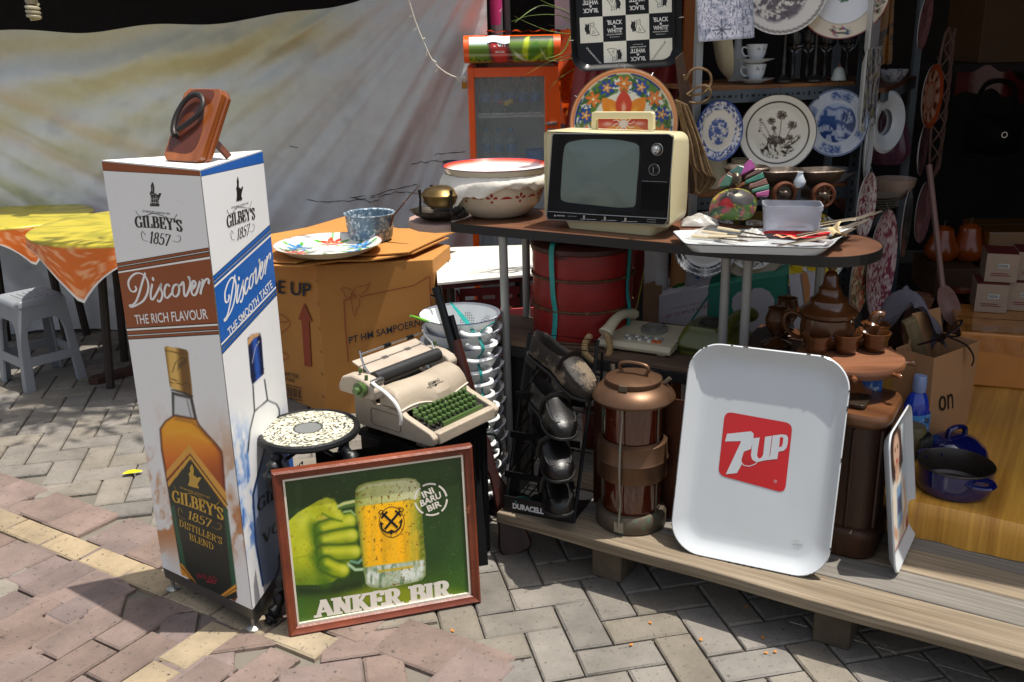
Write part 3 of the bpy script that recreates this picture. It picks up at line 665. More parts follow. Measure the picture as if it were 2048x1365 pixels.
# ---- wooden plaque with iron ring on top of the column
BL=P(323,321,y=2.50); BR=P(398,326,y=2.43); BL.z=BR.z=ZT+.005
x_=(BR-BL); bk=Vec((-x_.y,x_.x,0)).normalized()
d=ray(372,174); A=np.array([[bk.x,0,-d.x],[bk.y,0,-d.y],[0,1,-d.z]]); pq=np.linalg.solve(A,np.array(BL-Vec((0,0,CAMH)))*-1+0) if False else np.linalg.solve(A,np.array(Vec((0,0,CAMH))-BL))
TL=BL+bk*pq[0]+Vec((0,0,pq[1])); QM=FR(BL,x_,TL-BL); qp=Plane(QM); w_,h_=x_.length,(TL-BL).length
pl_=thing('iron_plaque','varnished wooden plaque with a pointed iron loop propped on top of the white column','plaque',QM)
wd=mat('plaque_wood','9c5a2a',.3,wood='6f3614',st=(9,1.5,9),sc=4,var=.2,coat=.4)
def cham(w,h,c,ox=0):return [(ox+c,0),(ox+w-c,0),(ox+w,c),(ox+w,h-c),(ox+w-c,h),(ox+c,h),(ox,h-c),(ox,c)]
mb=MB(wd); mb.prism([(x,y+.004) for x,y in cham(w_,h_-.008,.014)],-.017,0); mb.build('front_board',pl_,smooth=0,bevel=.002)
mb=MB(mat('plaque_wood_dark','8a4a20',.35,wood='5d2c10',st=(9,1.5,9),sc=4,coat=.4)); mb.prism([(x,y) for x,y in cham(w_+.012,h_,.02,-.006)],-.032,-.0175); mb.build('back_board',pl_,smooth=0,bevel=.003)
mb=MB(mat('plaque_stain','4d2418',.35,var=.3,wood='6b3318',sc=9)); o=spline([qp(*p) for p in c3([(655,75),(800,70),(790,140),(740,190),(730,330),(660,470),(520,465),(500,450),(560,290),(600,170)])],4,True); mb.flat(o,.0006); mb.build('stain',pl_,smooth=0)
ql=Plane(QM@MT((0,0,.014))); loop=spline([(*ql(*p),.014) for p in c3([(550,362),(540,330),(545,280),(565,220),(610,145),(660,103),(705,98),(730,130),(727,180),(700,228),(640,278),(568,328)])],5)
mb=MB(mat('dark_iron','34302e',.45,metal=.7,var=.2)); mb.tube(loop,.0075,10,flat=.8); mb.tube([(p[0],p[1],.004) for p in loop[:5]],.006); mb.build('iron_loop',pl_)
mb=MB(mat('plaque_wood_dark')); q1=(w_*.78,h_*.42,-.033); q2=QM.inverted()@(BL+x_*1.0+bk*.10); mb.tube([q1,(q2.x,q2.y+.004,q2.z)],.010,4); mb.build('strut',pl_,smooth=0)

# ================================================================ FRAMED BEER POSTER
BL=Vec((-.645,2.301,.002)); BR=Vec((-.109,2.455,.002)); TL=BL+Vec((-.0115,.040,.489))+Vec((-.004,0,0))
AM=FR(BL,BR-BL,TL-BL); ap=Plane(AM); aw,ah=(BR-BL).length,.490
po=thing('beer_poster','framed green beer poster with a fist holding a glass mug, leaning on the black stand','poster',AM)
c6=lambda L:[(520+x*.3077,880+y*.3077) for x,y in L]
fw=mat('frame_wood','7a3a20',.45,var=.3,wood='5a2413',st=(1,1,1),sc=10,spot='b06a45',sa=.63,ss=22,bump=.3,bs=60)
prof=[(0,-.022),(0,.004),(.006,.009),(.013,.004),(.022,.003),(.027,-.004)]
def frame_side(a,b):
    a,b=Vector(a),Vector(b); t=(b-a).normalized(); n=Vec((-t.y,t.x)); mb=MB(fw); r0,r1=[],[]
    for d,z in prof+[(.027,-.022)]:
        p=a+n*d+t*d; q=b+n*d-t*d; r0.append((p.x,p.y,z)); r1.append((q.x,q.y,z))
    mb.loft([r0,r1]); return mb
cs_=[(0,0),(aw,0),(aw,ah),(0,ah)]
for i in range(4):frame_side(cs_[i],cs_[(i+1)%4]).build('frame_side',po,smooth=30)
mb=MB(mat('slip_cream','cfc6b4',.6,var=.2)); lo,li=.027,.0325
for (x0,x1,y0,y1) in ((lo,aw-lo,lo,li),(lo,aw-lo,ah-li,ah-lo),(lo,li,li,ah-li),(aw-li,aw-lo,li,ah-li)):mb.bx(x0,x1,y0,y1,-.012,-.003)
mb.build('inner_slip',po,smooth=0)
def beer(U,V):
    c=Cv(U,V,'1f3812'); n=fbm(U/60,V/60,3)
    c.mix(ss(1130,1225,V+.16*(U-760))*.75,'5e7a12'); c.mix(ss(.45,.7,n)*.25,'2f5418'); c.mix(ss(780,960,U)*ss(980,1120,V)*.5,'2c5c1c')
    c.mix(ss(560,600,U)*ss(660,590,U)*ss(1150,1220,V)*.6,'36661a')
    c.ell(800,1192,110,20,'8c9410',12,.8); c.line(c6([(230,985),(500,975),(640,940)]),16,'14280c',9,.8)
    # hand
    Y1,Y2,Y3='b0b418','869610','38600a'
    hand=c6([(160,570),(190,525),(245,475),(320,430),(380,395),(440,377),(490,400),(520,470),(545,510),(600,560),(620,640),(640,700),(600,760),(560,840),(520,890),(470,925),(380,942),(205,942),(180,760)])
    c.poly(hand,Y1,1.4); hm=c.pm(hand,1); c.mix(hm*.5*ss(.35,.7,fbm(U/30,V/30,5)),'c3c634'); 
    c.mix(hm*ss(610,560,U+.2*(V-1050))*.25,'cfd24a'); c.line(c6([(345,560),(352,620),(380,700),(350,760),(390,830),(420,940)]),16,Y3,13,.85)
    c.mix(hm*ss(1110,1172,V)*.7,Y3); c.mix(hm*ss(40,0,np.abs(U-600)+.6*np.abs(V-1030))*.5,'d2d452'); c.mix(hm*ss(.5,.7,fbm(U/16,V/16,17))*.22,'8c9a14'); c.line(c6([(200,780),(290,755),(345,740)]),3,Y2,2,.7); c.line(c6([(390,515),(410,500),(440,515)]),5,'c9a85a',2,.8)
    def finger(pts,w,hi):
        c.line(c6(pts),w+8,'2c4c08',4); c.line(c6(pts),w,Y2,4); x0_,y0_=c6(pts)[0]; c.ell(x0_-2,y0_+2,w*.55,w*.5,Y3,w*.4,.85); c.line([(x+3,y-w*.14) for x,y in c6(pts)],w*.5,hi,w*.25,.95); x1_,y1_=c6(pts)[-1]; c.ell(x1_+4,y1_-2,w*.3,w*.3,'d0d04a',w*.25,.7)
    finger([(410,585),(480,565),(575,530)],30,'c0c22c'); finger([(415,660),(500,640),(590,625)],29,'c4c632'); finger([(420,735),(510,735),(610,730)],28,'c2c42e'); finger([(430,810),(490,840),(535,850)],27,'bcc026')
    c.poly(c6([(370,430),(420,378),(480,385),(505,430),(545,495),(520,528),(480,518),(420,470),(395,520),(360,480)]),'a8ae1a',4); c.line(c6([(430,405),(475,440),(520,500)]),13,'c8ca3c',6,.85); c.line(c6([(405,480),(470,515),(530,530)]),4,Y3,3,.7)
    # handle and mug
    c.line(c6([(510,435),(545,415),(610,400)]),7,'b9c07a',2); c.line(c6([(515,445),(560,432),(612,425)]),5,'4c6a2a',2.); c.line(c6([(545,470),(590,462),(618,490)]),4,'98b46a',2); c.line(c6([(575,810),(620,845),(665,842)]),6,'a9c49a',2); c.line(c6([(590,790),(640,800),(660,780)]),5,'6c9a80',2)
    mug=c6([(622,330),(640,300),(690,280),(800,262),(960,250),(1010,258),(1038,290),(1045,400),(1060,600),(1075,760),(1075,880),(1050,912),(960,935),(790,967),(720,960),(690,935),(665,790),(640,560),(618,470)])
    c.poly(mug,'97a03a',1.3); mm=c.pm(mug,1); 
    lb=lambda y:880+y*.3077
    V2=V+.13*(U-760)
    c.mix(mm*ss(lb(425),lb(413),V2+2),'b9bc74'); c.mix(mm*ss(lb(425),lb(413),V2+2)*ss(740,830,U)*.8,'d0cfa4'); c.mix(mm*ss(740,705,U)*ss(lb(425),lb(405),V2)*.8,'7e8e2a')
    c.line(c6([(632,330),(700,300),(960,268),(1030,290)]),4,'d4d2ae',3,.7)
    bm=mm*ss(lb(413),lb(420),V2)*ss(lb(822),lb(810),V2); yl=ss(712,735,U-.06*(V-1000))*ss(838,800,U-.03*(V-1000))
    c.mix(bm*(.15+.85*yl),'fcb60a'); c.mix(bm*ss(1075,1000,V)*yl*.45,'ffc61a'); c.mix(bm*ss(826,846,U)*.9,'5f6c10'); c.mix(bm*ss(.55,.75,vn(U/4,V/4,2))*ss(800,840,U)*.7,'a4a83a')
    for k in range(5):c.line([(744+22*k,1065),(747+22*k,1122)],9,('c9970c' if k%2 else 'f0b828'),4,.5)
    gm=mm*ss(lb(810),lb(826),V2); c.mix(gm,'a9b79c'); c.mix(gm*ss(.42,.62,fbm(U/14,V/22,7)),'d4dace'); c.mix(gm*ss(.55,.7,fbm(U/9,V/26,12))*.8,'5d7a58'); c.line(c6([(770,855),(880,842),(990,825)]),4,'c4a41c',2)
    c.mix(mm*(1-ss(0,7,-c.sd(mug)))*.4,'55621c')
    sp_=ss(.69,.73,fbm(U/5,V/5,21,3))*ss(.35,.6,vn(U/30,V/30,8)); c.mix(sp_*.7*np.maximum(mm,hm*.35),'6b3c10'); c.mix(ss(.8,.84,vn(U/2.2,V/2.2,13))*mm*.4,'8a6a12')
    c.mix(ss(.93,.96,vn(U/2.4,V/2.4,31))*.4,'a8b490'); c.mix(ss(.66,.76,fbm(U/18,V/40,33))*ss(900,790,U)*.0+ss(.6,.8,fbm(U/30,V/90,40))*.12,'5e7048')
    # circle outline round the anchors
    rr=np.hypot((U-783.5)/25,(V-1045)/30.5); c.mix((1-ss(.015,.05,np.abs(rr-1)))*.85,'2a1c06')
    return c.col
mb=MB(vm('poster_print',.35,var=.03,coat=.15)); painted(mb,AM,li-.002,aw-li+.002,li-.002,ah-li+.002,-.010,250,220,beer)
mb.mat(mat('ink_cream','d9d2c4',.4)); zz=-.0094
serif(mb,'ANKER BIR',ap(*c6([(362,1168)])[0]),ap(*c6([(1243,1028)])[0]),ap(*c6([(352,1058)])[0]),zz,.31,.15,.17,.15)
cc6=c6([(1115,396)])[0]
def dot(a,r):return (cc6[0]+r*cos(R(a)),cc6[1]-r*sin(R(a))*.98)
for a in range(10,370,60):mb.line([ap(*dot(a+t,32)) for t in range(2,52,7)],.0055,zz)
for s,bl,br,tl in (('INI',(1068,388),(1140,352),(1050,350)),('BARU',(1052,446),(1186,384),(1040,405)),('BIR',(1100,478),(1188,438),(1085,440))):
    text(mb,s,ap(*c6([bl])[0]),ap(*c6([br])[0]),ap(*c6([tl])[0]),zz,.03)
mb.mat(K)
for sg in (1,-1):
    ax=lambda x,y:ap(783.5+sg*x,1045+y-.12*sg*x*1.0)
    mb.line([ax(-17,-17),ax(13,15)],.007,zz+.0001*(sg+2)); mb.line([ax(-20,-8),ax(-8,-20)],.006,zz+.0003); mb.line([ax(*q) for q in spline([(-2,22),(8,22),(18,14),(20,2)],5)],.005,zz+.0003)
    mb.line([ax(-17-3.5+4*cos(t*.6),-20+4*sin(t*.6)) for t in range(11)],.0025,zz+.0003,close=True); mb.flat([ax(22,-3),ax(14,5),ax(23,6)],zz+.0004); mb.flat([ax(-6,20),ax(0,28),ax(1,17)],zz+.0004)
mb.build('print',po,smooth=0)

# ================================================================ IRON STOOL, CARTON AND WHAT STANDS ON IT
S=P(616,858,z=.53); iron=mat('cast_iron','1d1e1f',.38,metal=.4,var=.3,sc=12,bump=.4,bs=70,spot='55554f',sa=.66,ss=14)
stl=thing('iron_stool','round black cast iron stool with a pale pebble mosaic top behind the beer poster','stool',TR(S.x,S.y,0,12))
mb=MB(iron); mb.lathe([(.126,.519),(.146,.516),(.150,.523),(.147,.533),(.140,.536),(.131,.533)],48); mb.build('rim',stl)
def mosaic(x,y):
    r=np.hypot(x,y); a=np.arctan2(y,x); c=Cv(x,y,'26282a'); n=vn(x*26,y*26,3)*.5+vn(x*44+5,y*44,6)*.5
    c.mix(ss(.40,.48,n),'c4bfa6'); c.mix(ss(.62,.68,n)*.8,'dedac4'); c.mix(1-ss(.27,.30,r),'6b6d6c'); c.mix((1-ss(.012,.03,np.abs(r-.3)))*.8,'1f2122'); return c.col
mb=MB(vm('mosaic_stone',.5,bump=.5,bs=120)); pdisc(mb,dense([(.0005,.533),(.134,.533)],.002),mosaic,130); mb.build('mosaic_top',stl,smooth=0)
for k,a in enumerate((-134,-44,46,136)):
    pts=[(.125,.50),(.150,.47),(.155,.43),(.135,.38),(.125,.30),(.132,.22),(.155,.13),(.185,.06),(.205,.025),(.225,.012)]
    rr=[.014,.020,.017,.012,.015,.010,.014,.017,.020,.012]
    p3=spline([(r*cos(R(a))+.006*sin(i*2),r*sin(R(a)),z,w) for i,((r,z),w) in enumerate(zip(pts,rr))],5)
    mb=MB(iron); mb.tube([q[:3] for q in p3],[q[3]*(1+.25*sin(i*1.7)) for i,q in enumerate(p3)],9)
    for i in (4,13,22,33):
        q=p3[i]; mb.at(MT(q[:3])@RZ(a)@RX(40)); mb.lathe([(0,-.018),(.014,-.01),(.018,.004),(.010,.016),(0,.02)],8,sx=1.2)
    mb.at(Matrix.Identity(4)); mb.build('leg',stl)
mb=MB(iron)
for a in (0,60,120):mb.tube([(.13*cos(R(a)),.13*sin(R(a)),.49),(-.13*cos(R(a)),-.13*sin(R(a)),.49)],.006,6)
mb.build('under_brace',stl)

kraft=mat('carton_board','b0793a',.75,var=.12,sc=3,bump=.12,bs=30,spot='8a5a28',sa=.7,ss=5)
K0=Vec((-.83,3.955)); K1=Vec((-.33,4.025)); K7=K0+Vec((-.30,.30))
ct=thing('large_carton','big brown carton printed with a red up arrow, under a flattened cardboard sheet','carton',TR(K0.x,K0.y,0))
rl=lambda p:(p.x-K0.x,p.y-K0.y)
mid=Vec((-.44,4.00)); foot=[rl(K0),rl(K1),(.56,.36),(.24,.60),rl(K7)]
mb=MB(kraft); rings=[]
for z,k in ((.0,1.0),(.2,1.003),(.45,1.003),(.685,.985)):rings.append([(.15+(x-.15)*k,.25+(y-.25)*k,z) for x,y in foot])
mb.loft(rings); mb.build('box',ct,smooth=0,bevel=.004)
RM=FR((K0.x,K0.y,0),(K1.x-K0.x,K1.y-K0.y,0),(0,0,1)); RM=RM@MT((0,0,.010)); rp=Plane(RM); RI=MT((-K0.x,-K0.y,0))@RM
LM=FR((K7.x,K7.y,0),(K0.x-K7.x,K0.y-K7.y,0),(0,0,1))@MT((0,0,.006)); lp=Plane(LM); LI=MT((-K0.x,-K0.y,0))@LM
dr,nv=mat('print_darkred','8e3f26',.7),mat('print_navy','1d2733',.7)
g7=lambda L:[(520+x*.3077,380+y*.3077) for x,y in L]
mb=MB(dr); mb.at(RI); w=.0045
for L in ([(545,715),(555,900),(575,1120)],[(545,718),(590,708)],[(650,695),(1000,622),(1100,562)],[(1102,562),(1112,760)]):mb.line([rp(*q) for q in g7(L)],w,.001)
for L in ([(590,690),(620,640),(640,630),(690,620),(716,604),(690,650),(640,690)],[(600,690),(560,700),(545,665),(525,645),(560,636),(600,655)],[(590,700),(600,760),(612,815),(625,805),(628,770),(648,745),(645,700)]):mb.line([rp(*q) for q in spline(g7(L),5)],.0028,.0012)
for k in range(4):mb.line([rp(*q) for q in g7([(592+7*k,668+3*k),(600+9*k,690),(592+12*k,706)])],.0024,.0014)
mb.mat(nv); text(mb,'PT HM SAMPOERNA',rp(*g7([(580,1002)])[0]),rp(*g7([(1085,872)])[0]),rp(*g7([(575,957)])[0]),.0011,.012)
mb.build('front_print',ct,smooth=0)
mb=MB(dr); mb.at(LI); mb.flat([lp(*q) for q in g7([(288,738),(340,856),(318,855),(335,1150),(290,1143),(270,845),(248,842)])],.001)
for L in ([(60,810),(125,808),(188,850),(186,890),(130,935),(60,940)],[(100,850),(150,862),(190,852)],[(90,1050),(150,1055),(186,1085),(150,1108),(90,1105)]):mb.line([lp(*q) for q in spline(g7(L),5)],.003,.001)
mb.mat(nv); text(mb,'THIS SIDE UP',lp(*g7([(-250,625)])[0]),lp(*g7([(328,700)])[0]),lp(*g7([(-252,545)])[0]),.001,.012)
text(mb,'SIGARET KRETEK',lp(*g7([(20,1180)])[0]),lp(*g7([(253,1228)])[0]),lp(*g7([(20,1155)])[0]),.001); text(mb,'10 x 20 PAK',lp(*g7([(60,1222)])[0]),lp(*g7([(228,1254)])[0]),lp(*g7([(60,1198)])[0]),.001)
bp=[lp(*q) for q in g7([(165,1265),(268,1288),(272,1370),(165,1350)])]; mb.line(bp,.004,.001,close=True)
for k,t in enumerate((.12,.2,.26,.36,.42,.55,.6,.72,.8,.88)):
    a=Vector(bp[0]).lerp(Vector(bp[1]),t); b_=Vector(bp[3]).lerp(Vector(bp[2]),t); mb.line([a.lerp(b_,.12),a.lerp(b_,.88)],.0035 if k%3 else.007,.0012)
mb.mat(mat('staple_dark','3a2a1c',.6))
for y in (590,740,900,1050,1195,1340):mb.line([lp(*q) for q in g7([(362+(y-590)*.055,y-6),(378+(y-590)*.055,y+12)])],.004,.001)
mb.build('side_print',ct,smooth=0)

zl=.705
def lid(L,dz,bend,name):
    o=[P(u,v,z=zl) for u,v in g7(L)]; q=o[0]
    M=MB(kraft); o2=[]
    for a,b in zip(o,o[1:]+o[:1]):
        for k in range(6):o2.append(a.lerp(b,k/6))
    f=lambda p:dz+bend*max(0,p.x+.42)**2+.003*sin(p.x*14)
    c=sum((Vec((p.x,p.y)) for p in o2),Vec((0,0)))/len(o2)
    ringT=[(p.x,p.y,zl+f(p)+.006) for p in o2]; ringB=[(p.x,p.y,zl+f(p)) for p in o2]
    n=len(o2); M.loft([ringB,ringT],False,False)
    for z_,s in ((.006,1),(0,-1)):
        M.add([(p.x,p.y,zl+f(p)+z_) for p in o2]+[(c.x,c.y,zl+f(c)+z_)],[(i,(i+1)%n,n) for i in range(n)])
    return M
mb=lid([(-60,340),(300,265),(560,195),(900,270),(1310,285),(1220,318),(965,432),(660,445),(480,440),(240,498),(-60,480)],.012,.10,'a')
mb.mat(mat('print_yellow','d4a80f',.7)); mb.add([tuple(P(u,v,z=zl+.0195)) for u,v in g7([(70,312),(170,303),(178,316),(72,326)])],[(0,1,2,3)])
mb.mat(dr); mb.add([tuple(P(u,v,z=zl+.0195)) for u,v in g7([(1010,300),(1085,303),(960,352),(880,348)])],[(0,1,2,3)])
for k in range(3):mb.add([tuple(P(u+k*22,v-k*12,z=zl+.0195)) for u,v in g7([(850,345),(880,330),(900,333),(868,350)])],[(0,1,2,3)])
tag(mb.build('cardboard_sheet',smooth=0),'flattened brown cardboard sheet on top of the big carton, red print on one corner','cardboard')
tag(lid([(0,400),(300,350),(800,350),(1230,320),(1000,420),(700,462),(520,470),(280,505),(0,495)],.0,.04,'b').build('cardboard_sheet',smooth=0),'lower of two cardboard sheets on the big carton, only its torn edge showing','cardboard')

ez=zl+.0215
q=P(657,503,z=ez)
def rosette(c,x,y,cx,cy,s,col,hi,n=7,a0=0):
    for k in range(n):
        a=R(a0+360*k/n); px,py=cx+s*.55*cos(a),cy+s*.55*sin(a); u=(x-px)*cos(a)+(y-py)*sin(a); v=-(x-px)*sin(a)+(y-py)*cos(a)
        m=1-ss(.75,1,np.hypot(u/(s*.5),v/(s*.24))); c.mix(m,col); m2=1-ss(.3,1,np.hypot((u+s*.15)/(s*.3),v/(s*.14))); c.mix(m2*.6,hi)
    c.mix(1-ss(.6,1,np.hypot(x-cx,y-cy)/(s*.22)),'e9d9b0')
def leaves(c,x,y,cx,cy,s,col,n=5,a0=20):
    for k in range(n):
        a=R(a0+360*k/n); px,py=cx+s*cos(a),cy+s*sin(a); u=(x-px)*cos(a)+(y-py)*sin(a); v=-(x-px)*sin(a)+(y-py)*cos(a)
        c.mix(1-ss(.8,1,np.hypot(u/(s*.42),v/(s*.16))),col)
def enamel_plate(x,y):
    c=Cv(x,y,'e6e3da'); r=np.hypot(x,y)
    for k,(a,col,hi) in enumerate(((95,'cf3a22','f0b09a'),(30,'2f7fc4','a9d0ea'),(160,'2f7fc4','a9d0ea'),(-90,'cf3a22','f0b09a'),(-20,'2f7fc4','bcd'+'ae8'),(-160,'cf3a22','f0b09a'))):
        cx,cy=.62*cos(R(a)),.62*sin(R(a)); leaves(c,x,y,cx,cy,.26,'4c9a34'); rosette(c,x,y,cx,cy,.24,col,hi)
    c.mix(ss(.975,.985,r),'b8391f'); return c.col
mb=MB(vm('enamel_print',.15,var=.03,coat=.5)); pdisc(mb,dense([(.001,.004),(.15,.004),(.175,.010),(.222,.034),(.233,.038)],.004),enamel_plate,130)
mb.mat(mat('enamel_cream','d8c9ab',.3,var=.15,spot='6a4528',sa=.72,ss=14)); mb.lathe([(.233,.0375),(.22,.030),(.175,.004),(.16,0),(0,0)],64)
tag(mb.build('enamel_platter',M=TR(q.x,q.y,ez)),'large white enamel platter with red and blue flowers on the cardboard sheet','platter')
q=P(741,482,z=ez)
spk=mat('speckle_enamel','5d7384',.35,var=.5,sc=60,spot='b9c3c8',sa=.52,ss=55)
sp_=thing('enamel_saucepan','grey blue speckled enamel saucepan with rusty handle on the cardboard sheet','saucepan',TR(q.x,q.y+.02,ez))
mb=MB(spk); mb.lathe([(0,0),(.085,0),(.098,.015),(.106,.07),(.109,.118),(.117,.124),(.115,.127),(.105,.122),(.101,.07),(.092,.016),(0,.008)],40); mb.build('pan',sp_)
mb=MB(mat('rusty_handle','4a3226',.6,metal=.4,var=.4,sc=14,spot='8a5a3a',sa=.58,ss=20)); mb.tube([(.098,-.05,.072),(.112,-.055,.115),(.13,-.06,.135),(.20,-.09,.215),(.24,-.1,.255)],[.012,.011,.010,.007,.005],8,flat=.4); mb.build('handle',sp_)

# ================================================================ BLACK CRATE, STAND, TYPEWRITER
TX,TY=Vec((.626,.78)),Vec((-.78,.626)); TO=Vec((-.232,2.514)); TZ=.473; TSC=Matrix.Scale(.955,4)
TWM=FR((TO.x,TO.y,TZ),(TX.x,TX.y,0),(TY.x,TY.y,0))@TSC
blk=mat('black_plastic','111112',.35,spec=.2,var=.25,sc=8,bump=.1,bs=50)
mb=MB(blk); mb.bx(.01,.28,.035,.32,0,.43); mb.bx(.005,.285,.03,.325,.431,.452)
for k in range(12):mb.bx(.02+.021*k,.028+.021*k,.030,.0345,.05,.42)
cr=thing('plastic_crate','black ribbed plastic crate carrying the typewriter','crate',FR((TO.x,TO.y,0),(TX.x,TX.y,0),(TY.x,TY.y,0))); mb.build('box',cr,smooth=0,bevel=.006)
for i,(x,y) in enumerate(((.02,.05),(.24,.06),(.03,.27),(.24,.27))):
    o=MB(mat('wood_shim','77705f',.85,var=.3,st=(1,8,1))).bx(0,.035,0,.04,.4525,.4725).build('wood_block',M=cr.matrix_basis@MT((x,y,0)),smooth=0,bevel=.003)
    tag(o,'small grey wood block wedged under the typewriter','block','blocks under the typewriter')
# folding board whose frame shows beside the poster
q=P(977,1130,z=0); fb=thing('folding_board','black folding sign board standing behind the framed beer poster','sign board',upright((q.x,q.y,0),.963,.27))
tl=R(12)
for x in (-.03,-.50):MB(blk).add([(x-.0,0,0),(x+.03,0,0),(x+.03,.02,0),(x,.02,0)]+[(x+a,.42*math.tan(tl)+b,.43) for a,b in ((0,0),(.03,0),(.03,.02),(0,.02))],[(3,2,1,0),(4,5,6,7),(0,1,5,4),(1,2,6,5),(2,3,7,6),(3,0,4,7)]).build('stile',fb,smooth=0,bevel=.002)
mb=MB(mat('black_gloss','0d0d0e',.15)); s=math.tan(tl); mb.add([(-.4695,.012+.06*s,.06),(-.0305,.012+.06*s,.06),(-.0305,.012+.40*s,.41),(-.4695,.012+.40*s,.41),(-.4695,.018+.06*s,.06),(-.0305,.018+.06*s,.06),(-.0305,.018+.40*s,.41),(-.4695,.018+.40*s,.41)],[(0,1,2,3),(7,6,5,4),(0,4,5,1),(1,5,6,2),(2,6,7,3),(3,7,4,0)]); mb.build('panel',fb,smooth=0)

tw=thing('typewriter','cream portable typewriter with green keys on the black crate','typewriter',TWM)
crm=mat('type_cream','9f9280',.5,var=.2,sc=7,bump=.25,bs=160,spot='8a6f58',sa=.70,ss=11)
W_t,D_t=.31,.34
def cheek(x0,x1):
    m=MB(crm); o=[(0,.006),(-.004,.03),(.012,.044),(.115,.074),(.135,.088),(.15,.10),(.215,.10),(.22,.086),(.255,.084),(.262,.10),(.335,.108),(.34,.10),(.342,.008),(.33,0),(.02,0)]
    m.loft([[(x0,y,z) for y,z in o],[(x1,y,z) for y,z in o]]); return m
mb=cheek(0,.022); m2=cheek(W_t-.022,W_t); mb.add(m2.v,m2.f)
mb.bx(.0225,W_t-.0225,-.006,.022,.004,.042); mb.bx(.0225,W_t-.0225,.325,.341,.004,.106); mb.bx(.0225,W_t-.0225,.02,.33,.003,.012)
mb.build('body',tw,smooth=30,bevel=.006,seg=3)
mb=MB(mat('keybed_dark','17150f',.7)); mb.add([(.0225,.0225,.030),(W_t-.0225,.0225,.030),(W_t-.0225,.128,.062),(.0225,.128,.062)],[(0,1,2,3)]); mb.bx(.0225,W_t-.0225,.2,.324,.0125,.10); mb.build('key_bed',tw,smooth=0)
mb=MB(mat('type_line','6a5f54',.5))
o=[(-.0012,.20+y,.045+z) for y,z in rrect(.13,.055,.012,4)]; mb.tube(o,.0013,5,closed=True); mb.build('side_panel_groove',tw)
# cover
mb=MB(crm); n=28; rings=[]
for i in range(n+1):
    x=W_t*i/n; u=i/n; wv=.013*math.exp(-((u-.55)/.16)**2)-.006*sin(u*6.3+.5)
    y0=.127+wv*-.9; dip=.022*max(0,sin((u-.18)/.62*pi)) if.18<u<.8 else 0
    e=.010 if i in (0,n) else 0
    sec=[(.128,.080),(y0,.088-wv*.9),(y0+.004,.105),(.142,.128-e),(.160,.145-e),(.19,.153-e),(.213-dip*.3,.152-e-dip*.1),(.222,.142-dip*.6),(.222,.088)]
    rings.append([(x,y,z) for y,z in sec])
mb.loft(rings); mb.build('cover',tw,smooth=50,bevel=.003)
mb=MB(mat('type_trim','cbbfb0',.4)); mb.tube([(W_t*i/40,.1265-.9*(.013*math.exp(-((i/40-.55)/.16)**2)-.006*sin(i/40*6.3+.5))-.001,.088-.9*(.013*math.exp(-((i/40-.55)/.16)**2)-.006*sin(i/40*6.3+.5))) for i in range(41)],.0028,6); mb.build('cover_trim',tw)
# badge
bt=FR((.168,.1405,.1225),(1,0,0),(0,.55,.9)); mb=MB(mat('badge_dark','2a2c22',.5)).at(bt@MT((0,.0,.0035)))
text(mb,'BISMAG',(-.028,.006),(.022,.006),(-.028,.016),.0005,.02); mb.line([(-.04,.002),(.036,.002)],.0018,.0005); mb.line([(-.03,-.003),(.026,-.003)],.0016,.0005); mb.line([(-.02,-.008),(.016,-.008)],.0014,.0005); mb.flat(ell(.006,.007,14,-.002,-.003),.001); mb.build('badge',tw,smooth=0)
# carriage
car=mat('carriage_cream','a49787',.5,var=.2,sc=9,bump=.2,spot='7d6f60',sa=.66,ss=12)
for x0,x1 in ((-.04,.012),(.305,.345)):
    mb=MB(car); o=[(.205,.118),(.20,.15),(.215,.166),(.25,.178),(.30,.184),(.345,.172),(.365,.14),(.362,.118)]
    mb.loft([[(x0,y,z) for y,z in o],[(x1,y,z) for y,z in o]]); mb.build('carriage_end',tw,smooth=30,bevel=.006)
mb=MB(car); mb.add([(.0125,.278,.180),(.304,.278,.180),(.304,.352,.206),(.0125,.352,.206),(.0125,.278,.174),(.304,.278,.174),(.304,.352,.200),(.0125,.352,.200)],[(0,1,2,3),(7,6,5,4),(0,4,5,1),(1,5,6,2),(2,6,7,3),(3,7,4,0)]); mb.build('paper_table',tw,smooth=0,bevel=.002)
MB(mat('platen_rubber','232425',.5,var=.15)).cyl((.0125,.252,.168),(.304,.252,.168),.021,24).build('platen',tw)
chm=mat('chrome','b8b8b6',.22,metal=.9,var=.1)
mb=MB(chm); mb.tube([(.015,.31,.235),(.30,.31,.235)],.003,8); mb.tube([(.01,.27,.18),(.004,.285,.20),(.012,.305,.222),(.016,.315,.245)],.0035,6); mb.tube([(.305,.27,.18),(.311,.285,.20),(.303,.305,.222),(.30,.315,.245)],.0035,6); mb.build('paper_bail',tw)
for x in (.13,.235):MB(blk).cyl((x-.012,.31,.235),(x+.012,.31,.235),.0075,14).build('bail_roller',tw)
grn=mat('key_green','3d5527',.3,var=.12,coat=.3)
for x0,x1 in ((-.075,-.041),(.346,.380)):
    mb=MB(grn); sgn=-1 if x0<0 else 1; a_,b_=(x1,x0) if sgn<0 else (x0,x1)
    rg=lambda x,r:[(x,.25+r*(1+.05*(k%2))*cos(k*pi/14),.150+r*(1+.05*(k%2))*sin(k*pi/14)) for k in range(28)]
    mb.loft([rg(a_,.020),rg(a_+(b_-a_)*.15,.024),rg(a_+(b_-a_)*.55,.024),rg(a_+(b_-a_)*.6,.012),rg(b_,.011)]); mb.build('platen_knob',tw,smooth=50)
for x,y,z in ((-.015,.285,.186),(.008,.29,.184),(-.028,.245,.176),(.325,.285,.186)):
    MB(grn).bx(x-.005,x+.005,y-.004,y+.004,z,z+.016).build('lever_tip',tw,smooth=0,bevel=.002)
